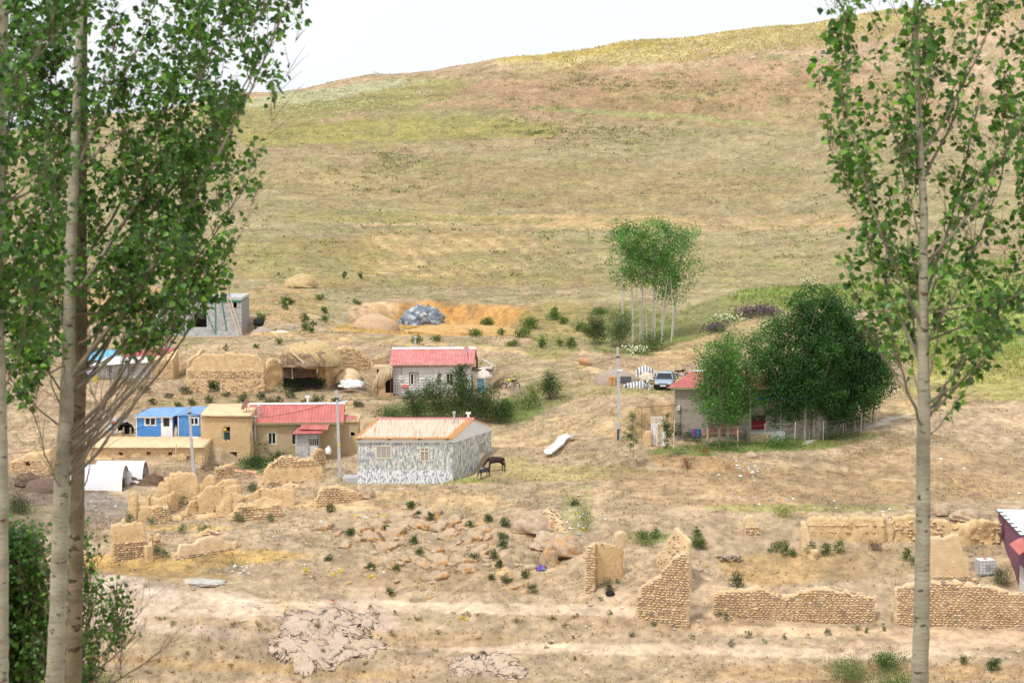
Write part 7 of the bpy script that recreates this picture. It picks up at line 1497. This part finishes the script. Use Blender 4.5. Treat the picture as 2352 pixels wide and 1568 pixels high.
def drycol(c, px, py, X, Y, r):
    g = np.clip((fbm(X/6, Y/6, 131, 3)-.45)*4, 0, 1)*np.clip((Y-120)/60, .2, 1)*.6; g = (r.random(len(px)) < g)[:, None]
    k = np.array([1.04, 1.0, .93]) ; out = c*k*r.uniform(.7, 1.25, len(px))[:, None]; return np.where(g, np.array([.26, .28, .11])*r.uniform(.7, 1.3, len(px))[:, None], out)
scatter('dry_grass', 62000, 104, 200, lambda px, py, r, n: r.uniform(.05, .24, n), lambda px, py, r, n: r.uniform(.04, .14, n), drycol, fol, 3)
scatter('hill_grass', 60000, 200, 436, lambda px, py, r, n: r.uniform(.06, .2, n), lambda px, py, r, n: r.uniform(.12, .4, n), drycol, lambda px, py, X, Y, r: r.random(len(px)) < np.clip(fbm(X/6, Y/5, 113, 3)*2.4-.55, .05, 1), 4, 2, far=True)
gf = lambda px, py, X, Y, r: (((px-2250)/230)**2+((py-740)/140)**2 < 1) | (((px-2000)/330)**2+((py-682)/30)**2 < 1)
scatter('green_field_grass', 42000, 165, 262, lambda px, py, r, n: r.uniform(.3, .6, n), lambda px, py, r, n: r.uniform(.08, .2, n), lambda c, px, py, X, Y, r: np.where(r.random(len(px))[:, None] < np.clip((py[:, None]-760)/160, .12, .8), np.array([.42, .36, .13]), np.array([.22, .29, .085]))*(.8+.4*fbm(X/5, Y/5, 9)[:, None]), gf, 5, 2)
scatter('crest_wheat', 16000, 415, 436, lambda px, py, r, n: r.uniform(.3, .6, n), lambda px, py, r, n: r.uniform(.15, .4, n), lambda c, px, py, X, Y, r: np.tile([.54, .46, .23], (len(px), 1)), lambda px, py, X, Y, r: (r.random(len(px)) < np.clip((px-1150)/350, 0, 1)), 6, 2, far=True)
def shrubmask(px, py, X, Y, r):
    d = np.exp(-(((px-1350)/260)**2+((py-195)/35)**2))*.9+np.exp(-(((px-1330)/200)**2+((py-290)/35)**2))+np.exp(-(((px-880)/110)**2+((py-385)/22)**2))*1.3+np.exp(-(((px-900)/70)**2+((py-438)/9)**2))*.9+np.exp(-(((px-1700)/300)**2+((py-200)/60)**2))*.4+np.exp(-(((px-1250)/120)**2+((py-300)/22)**2))*.8+.06
    return (r.random(len(px)) < d*np.clip((fbm(X/7, Y/7, 141, 3)-.42)*6, 0, 1))
r9 = np.random.default_rng(17); N_ = 26000; Yv = r9.uniform(255, 428, N_); Xv = r9.uniform(-.28, .28, N_)*Yv; zv = height(Xv, Yv); pxv, pyv = unproj(Xv, Yv, zv); k = shrubmask(pxv, pyv, Xv, Yv, r9)
Xv, Yv, zv, pxv = Xv[k][:2600], Yv[k][:2600], zv[k][:2600], pxv[k][:2600]; n = len(Xv)
C = np.repeat(np.stack([Xv, Yv, zv+.15], 1), 9, 0)+r9.normal(0, 1, (9*n, 3))*np.array([.5, .45, .16]); V, I, c = leafcards(C, .34, leafcols(9*n, (.22, .235, .12), .2, .1)*np.repeat(r9.uniform(.6, 1.35, n), 9)[:, None])
o = link('hill_shrubs', mesh_np('hill_shrubs', V, [I], LEAF, c)); o['kind'] = 'stuff'; o['label'] = 'low olive cushion shrubs scattered on the hillside'
# white flowers sprinkled along the upper left hillside
N_ = 26000; Yv = r9.uniform(360, 425, N_); Xv = r9.uniform(-.28, .02, N_)*Yv; zv = height(Xv, Yv); pxv, pyv = unproj(Xv, Yv, zv)
d = np.exp(-(((pxv-760)/260)**2+((pyv-238+(pxv-760)*.12)/22)**2)); k = r9.random(N_) < d*np.clip((fbm(Xv/5, Yv/5, 151)-.38)*4, 0, 1)
C = np.stack([Xv[k], Yv[k], zv[k]+.35], 1); V, I, c = leafcards(C, .34, leafcols(len(C), (.62, .62, .46), .12, .04), up=2, aspect=.8)
o = link('hill_flowers', mesh_np('hill_flowers', V, [I], LEAF, c)); o['kind'] = 'stuff'; o['label'] = 'white flowers sprinkled over the upper left hillside'
# pebbles
r8 = np.random.default_rng(23); N_ = 5200; Yv = r8.uniform(108, 152, N_); Xv = r8.uniform(-.28, .28, N_)*Yv; zv = height(Xv, Yv); Vs = []; Fs = []; Cs = []; b0 = 0
for i in range(N_):
    V_, T_ = PEBS[i % 6]; s_ = r8.lognormal(-2.75, .5); a = r8.uniform(0, 6.28); R2 = np.array([[math.cos(a), -math.sin(a), 0], [math.sin(a), math.cos(a), 0], [0, 0, 1]])
    Vs.append((V_*np.array([s_*1.3, s_, s_*.6])) @ R2.T+np.array([Xv[i], Yv[i], zv[i]+s_*.12])); Fs.append(T_+b0); b0 += len(V_); Cs.append(np.tile(np.array([.52, .42, .31])*r8.uniform(.6, 1.25), (len(V_), 1)))
o = link('pebbles', mesh_np('pebbles', np.concatenate(Vs), [np.concatenate(Fs)], STONE, np.concatenate(Cs))); o['kind'] = 'stuff'
# ================================================================== near poplars
random.seed(77); nr = np.random.default_rng(77)
def leafshape(col):
    o = [(0, 0), (.20, .12), (.42, .34), (.44, .52), (.25, .80), (0, 1.12), (-.25, .80), (-.44, .52), (-.42, .34), (-.20, .12)]
    V = np.array([(x, y, abs(x)*.28-y*y*.12) for x, y in o]+[(0, .45, -.02)]); T = np.array([(i, (i+1) % 10, 10) for i in range(10)]); return V, T, np.tile(col, (11, 1))
LCOL = [(.075,.175,.024), (.06,.145,.022), (.10,.225,.03), (.04,.10,.02), (.075,.18,.032), (.16,.34,.05), (.032,.08,.02), (.22,.42,.07)]
BRN = mat('grey_brown_branch', (.17, .14, .105), (.28, .24, .18), rough=.85, scale=5)
LSH = [leafshape(c) for c in LCOL]; LME = [mesh_np('leaf', v, [t], LEAFN, c) for v, t, c in LSH]
def poly_in(poly, x, y):
    c = False; j = len(poly)-1
    for i in range(len(poly)):
        xi, yi = poly[i]; xj, yj = poly[j]
        if (yi > y) != (yj > y) and x < (xj-xi)*(y-yi)/(yj-yi)+xi: c = not c
        j = i
    return c
def near_tree(label, trunk, radii, Y, bark, poly, nb, seedtw, dens=1., leaf=.062, branchy=(1.2, 1.0), extra=(), ysp=.9, lightp=.08, ground=True, maxl=4200, name='poplar_tree', cat='tree', low=1500, nmain=14):
    pts = [P(x, y, Y) for x, y in trunk]; g = gz(pts[0].x, Y)
    base = Vector((pts[0].x-(pts[1].x-pts[0].x)*.3, Y, g)); T = thing(name, label, cat, base)
    full = [base-Vector((0, 0, .3))]+pts; rr = [radii[0]*1.15]+radii
    # densify the trunk
    P2 = []; R2 = []
    for i in range(len(full)-1):
        for k in range(8): t = k/8; P2.append(full[i].lerp(full[i+1], t)-base+Vector((random.uniform(-1, 1), random.uniform(-1, 1), 0))*.003); R2.append((rr[i]*(1-t)+rr[i+1]*t)*random.uniform(.975, 1.03))
    P2.append(full[-1]-base); R2.append(rr[-1]); MB().tube(P2, R2, 18).build('trunk', bark, T, smooth=True)
    def trunk_at(py):
        ys = [t[1] for t in trunk][::-1]; xs = [t[0] for t in trunk][::-1]; return float(np.interp(py, ys, xs))
    def trad(py): ys = [t[1] for t in trunk][::-1]; return float(np.interp(py, ys, radii[::-1]))
    mb = MB(); tw = MB(); leaves = []
    bs = [p for p in poly]; x0 = min(p[0] for p in bs); x1 = max(p[0] for p in bs); y0 = min(p[1] for p in bs); y1 = max(p[1] for p in bs)
    ends = list(extra); tries = 0
    while len(ends) < nb+len(extra) and tries < 20000:
        tries += 1; ex, ey = random.uniform(x0, x1), random.uniform(y0-120, y1)
        if poly_in(poly, ex, max(ey, 1)): 
            tx = trunk_at(ey+300); sy = ey+random.uniform(120, 260)+abs(ex-tx)*random.uniform(*branchy); sy = sy if sy < low else low-abs(random.gauss(0, 150)); ends.append((trunk_at(sy), sy, ex, ey))
    nodes = []; nx_ = len(extra); main = nx_+nmain
    order = ends[:nx_]+sorted(ends[nx_:], key=lambda e: random.random())
    for bi, (sx, sy, ex, ey) in enumerate(order):
        a = P(sx, sy, Y); pr_ = trad(sy); dyy = random.uniform(-ysp, ysp); best = None
        if bi >= main:
            for (nx0, ny0, q0, r0_) in nodes:
                up_ = ny0-ey
                if 90 < up_ < 430 and abs(ex-nx0) < .5*up_:
                    cst = up_+abs(ex-nx0)*1.5+random.random()*90
                    if best is None or cst < best[0]: best = (cst, q0, r0_)
            if best is None and sy >= low-160: continue
        if best: a = best[1]+base; pr_ = best[2]*1.6; dyy = (a.y-Y)+random.uniform(-.3, .3)*ysp
        b = P(ex, ey, Y+dyy)
        c = a.lerp(b, .5)+Vector(((b.x-a.x)*.16, dyy*.1, -(b.z-a.z)*.05)); n = 9
        c = Vector((a.x+(b.x-a.x)*.62, a.y+(b.y-a.y)*.6, a.z+(b.z-a.z)*.42))
        L_ = (b-a).length; r0 = min(pr_*.45, .004+L_*.0062); bp_ = []
        for i in range(n+1): t = i/n; q = a*(1-t)**2+c*2*t*(1-t)+b*t*t; bp_.append(q-base+Vector((random.gauss(0, .01), random.gauss(0, .01), 0)))
        for i in range(2, n):
            X_, Y_ = unproj(bp_[i].x+base.x, bp_[i].y+base.y, bp_[i].z+base.z); nodes.append((float(X_), float(Y_), bp_[i].copy(), r0*(1-.82*i/n)))
        mb.tube(bp_, [r0*(1-.82*i/n) for i in range(n+1)], 6, cap=False)
        m_ = int(L_*10*dens)+3
        for k in range(m_):
            t = random.uniform(.14, 1)**.85; i = min(n-1, int(t*n)); q = bp_[i].lerp(bp_[i+1], t*n-i); d = (bp_[i+1]-bp_[i]).normalized()
            e = (d+Vector((random.gauss(0, .5), random.gauss(0, .5), random.uniform(-.1, .5)))).normalized(); l = random.uniform(.12, .46)*(1.15-.4*t)
            tip = q+e*l; tw.tube([q, q+e*l*.5+Vector((0, 0, .01)), tip], [.0035, .0025, .0012], 3, cap=False)
            for s_ in range(max(3, int(l/.026*dens))):
                f = random.uniform(.15, 1.05); w_ = q.lerp(tip, f); pd = Vector((random.gauss(0, 1), random.gauss(0, 1), random.uniform(-.3, .6))).normalized()*random.uniform(.02, .05)
                leaves.append((w_+pd, pd))
    keep = []
    for p, pd in leaves:
        X_, Y_ = unproj(p.x+base.x, p.y+base.y, p.z+base.z); X_ = float(X_); Y_ = float(Y_)
        if poly_in(poly, X_+random.gauss(0, 12), max(1, Y_+random.gauss(0, 14))) or (Y_ < 0 and Y_ > -160 and random.random() < .5): keep.append((p, pd))
    random.shuffle(keep); print('NEAR', label[:30], len(keep)); keep = keep[:maxl]
    mb.build('branches', BRN, T, kind='stuff'); tw.build('twigs', TWIG, T, kind='stuff')
    recs = []
    for p, pd in keep:
        d = (pd.normalized()+Vector((random.gauss(0, .5), random.gauss(0, .5), random.uniform(-1.1, .1)))).normalized(); nrm = Vector((random.gauss(0, .6), random.gauss(0, .6)-.25, random.uniform(.1, 1))).normalized()
        x = d.cross(nrm).normalized(); z = x.cross(d).normalized(); s_ = leaf*random.uniform(.62, 1.2); ci = random.choice((5, 7)) if random.random() < lightp else random.choice((0, 0, 1, 1, 2, 3, 4, 6))
        recs.append((p, Matrix((x, d, z)).transposed(), s_, ci))
    recs.sort(key=lambda t: -t[2]/(Y+t[0].y))
    for p, M_, s_, ci in recs[:300]:
        o = bpy.data.objects.new('leaf', LME[ci]); COL.objects.link(o); o.parent = T; o.matrix_local = Matrix.Translation(p) @ (M_.to_4x4() @ Matrix.Scale(s_, 4))
    Vs = []; Fs = []; Cs = []; b0 = 0
    for p, M_, s_, ci in recs[300:]:
        V_, T_, C_ = LSH[ci]; Vs.append(V_*s_ @ np.array(M_).T+np.array(p)); Fs.append(T_+b0); b0 += len(V_); Cs.append(C_*random.uniform(.75, 1.25))
    if Vs: link('foliage', mesh_np('foliage', np.concatenate(Vs), [np.concatenate(Fs)], LEAFN, np.concatenate(Cs)), T, kind='stuff')
    return T, len(keep)
RP = [(1885,-60),(1880,40),(1862,60),(1875,110),(1862,150),(1885,215),(1895,300),(1915,360),(1905,400),(1940,470),(1935,560),(1925,610),(1950,680),(1970,740),(2000,790),(2060,830),(2100,860),(2140,900),(2165,960),(2200,955),(2225,905),(2290,840),(2352,760),(2420,700),(2420,-60)]
near_tree('slender pale poplar with an open leafy crown in the right foreground', [(2116,1640), (2112,1568), (2117,1400), (2120,1200), (2121,1000), (2122,900), (2121,700), (2122,500), (2112,300), (2105,100), (2100,-150)], [.080, .079, .072, .065, .062, .055, .045, .036, .028, .02, .012], 17, BARKP, RP, 130, 1, dens=.85,
   extra=[(2121,985,2040,700), (2121,985,2000,560), (2122,975,2230,760), (2122,960,2330,700), (2121,930,2300,780), (2121,905,2180,600), (2120,880,2080,560), (2122,1010,2240,850), (2122,830,1960,420), (2121,800,2330,300), (2120,700,2250,200), (2120,760,1930,200)], leaf=.066, maxl=5600, branchy=(.9, 1.3), lightp=.18, low=975)
LPa = [(-80,-80),(690,-80),(712,40),(690,70),(640,150),(655,200),(600,235),(605,300),(585,330),(605,400),(575,470),(540,540),(530,600),(530,690),(480,700),(450,765),(400,745),(375,800),(300,810),(240,800),(220,850),(190,860),(160,800),(90,860),(60,960),(-80,940)]
LPb = [(-80,-80),(500,-80),(640,-80),(600,80),(560,200),(540,350),(500,480),(440,560),(380,640),(300,700),(200,740),(100,800),(30,880),(-80,900)]
LPc = [(-140,-80),(200,-80),(240,120),(200,300),(170,500),(130,700),(90,880),(30,960),(-140,960)]
near_tree('pale thick poplar trunk with its leafy crown, left of the pair in the left foreground', [(124,1660), (126,1568), (133,1400), (138,1250), (143,1100), (152,950), (158,800), (162,600), (170,400), (178,200), (185,0), (190,-150)], [.088, .087, .080, .078, .074, .067, .060, .052, .045, .038, .030, .02], 17.5, BARKP, LPa, 175, 2, dens=1.0,
   extra=[(150,1120,430,690), (150,1080,500,650), (152,1050,400,740), (150,1100,350,765), (150,1040,515,600), (150,1010,450,560), (146,1100,330,770), (150,1020,480,640), (155,980,90,760), (158,930,60,700), (165,1110,240,900), (150,1150,60,880), (160,1000,520,520), (165,900,560,420), (160,1200,230,960)], maxl=10500, branchy=(1.1, 1.5), lightp=.12, low=1090, nmain=9)
near_tree('browner poplar trunk with its crown, right of the pair in the left foreground', [(166,1660), (168,1568), (172,1400), (176,1250), (178,1100), (181,950), (186,800), (188,600), (190,400), (192,200), (194,0), (195,-150)], [.080, .079, .074, .072, .068, .064, .058, .050, .042, .036, .028, .02], 18.3, BARKD, LPb, 140, 3, dens=1.0,
   extra=[(180,1060,350,600), (183,1000,450,480), (185,900,420,300), (186,860,520,250), (188,760,600,120), (190,650,650,30)], maxl=7800, branchy=(1.1, 1.5), lightp=.08, low=980, nmain=9)
near_tree('pale poplar trunk at the extreme left edge with long bare branches', [(0,1660), (2,1568), (3,1400), (4,1200), (3,1000), (-2,800), (-4,600), (-2,400), (4,200), (8,0), (10,-150)], [.065, .064, .060, .056, .052, .048, .044, .042, .042, .042, .04], 15.5, BARKP, LPc, 55, 4, dens=1.0,
   extra=[(0,480,135,340), (-2,470,300,290), (6,200,190,-10), (4,330,60,180)], maxl=3400, branchy=(1.0, 1.4), lightp=.05, low=1020, nmain=8)
BSH = [(-60,1200),(60,1180),(110,1190),(180,1180),(240,1170),(250,1215),(230,1260),(215,1300),(250,1330),(315,1345),(300,1390),(270,1400),(320,1440),(290,1470),(240,1500),(210,1570),(200,1620),(-60,1620)]
BSH2 = [(-60,1220),(100,1185),(120,1620),(-60,1620)]
near_tree('dark leafy shrub filling the lower left corner behind the pale trunks', [(40,1700), (45,1600), (60,1450), (90,1250)], [.03, .026, .018, .008], 19.5, BARKD, BSH2, 230, 5, dens=1.2, leaf=.055, ysp=.6, branchy=(.3, .7), nmain=60, maxl=9000, lightp=.02, name='near_shrub', cat='shrub', low=1680)
near_tree('arching shrub branches with small leaves right of the brown trunk at lower left', [(150,1720), (160,1640), (190,1500), (215,1380)], [.03, .026, .016, .007], 19.0, BARKD, [(p if p[0] > 100 else (100, p[1])) for p in BSH], 90, 6, dens=.85, leaf=.05, ysp=.5, branchy=(.3, .7), nmain=40, maxl=2200, lightp=.10, name='near_shrub', cat='shrub', low=1700,
   extra=[(190,1560,330,1440), (190,1540,360,1350), (185,1500,320,1345), (190,1600,400,1470)])
# ================================================================== say which one of a row is meant
def ordinal(n):
    o = ['first','second','third','fourth','fifth','sixth','seventh','eighth','ninth','tenth','eleventh','twelfth','thirteenth','fourteenth','fifteenth','sixteenth','seventeenth','eighteenth','nineteenth']
    if n < 20: return o[n-1]
    t = {2: 'twenty', 3: 'thirty', 4: 'forty', 5: 'fifty', 6: 'sixty'}; return (t[n//10]+'-'+o[n % 10-1]) if n % 10 else t[n//10][:-1]+'ieth'
_g = {}
for o in S.objects:
    if o.parent is None and o.get('group'): _g.setdefault((o['group'], o.get('label')), []).append(o)
for (g, lab), os_ in _g.items():
    if 2 <= len(os_) <= 60 and lab:
        os_.sort(key=lambda o: o.location.x/max(1, o.location.y))
        for i, o in enumerate(os_):
            w_ = 'leftmost' if i == 0 else ('rightmost' if i == len(os_)-1 else ordinal(i+1)+' from the left')
            words = lab.split()[:16-len(w_.split())]; o['label'] = ' '.join(words).rstrip(',')+', '+w_
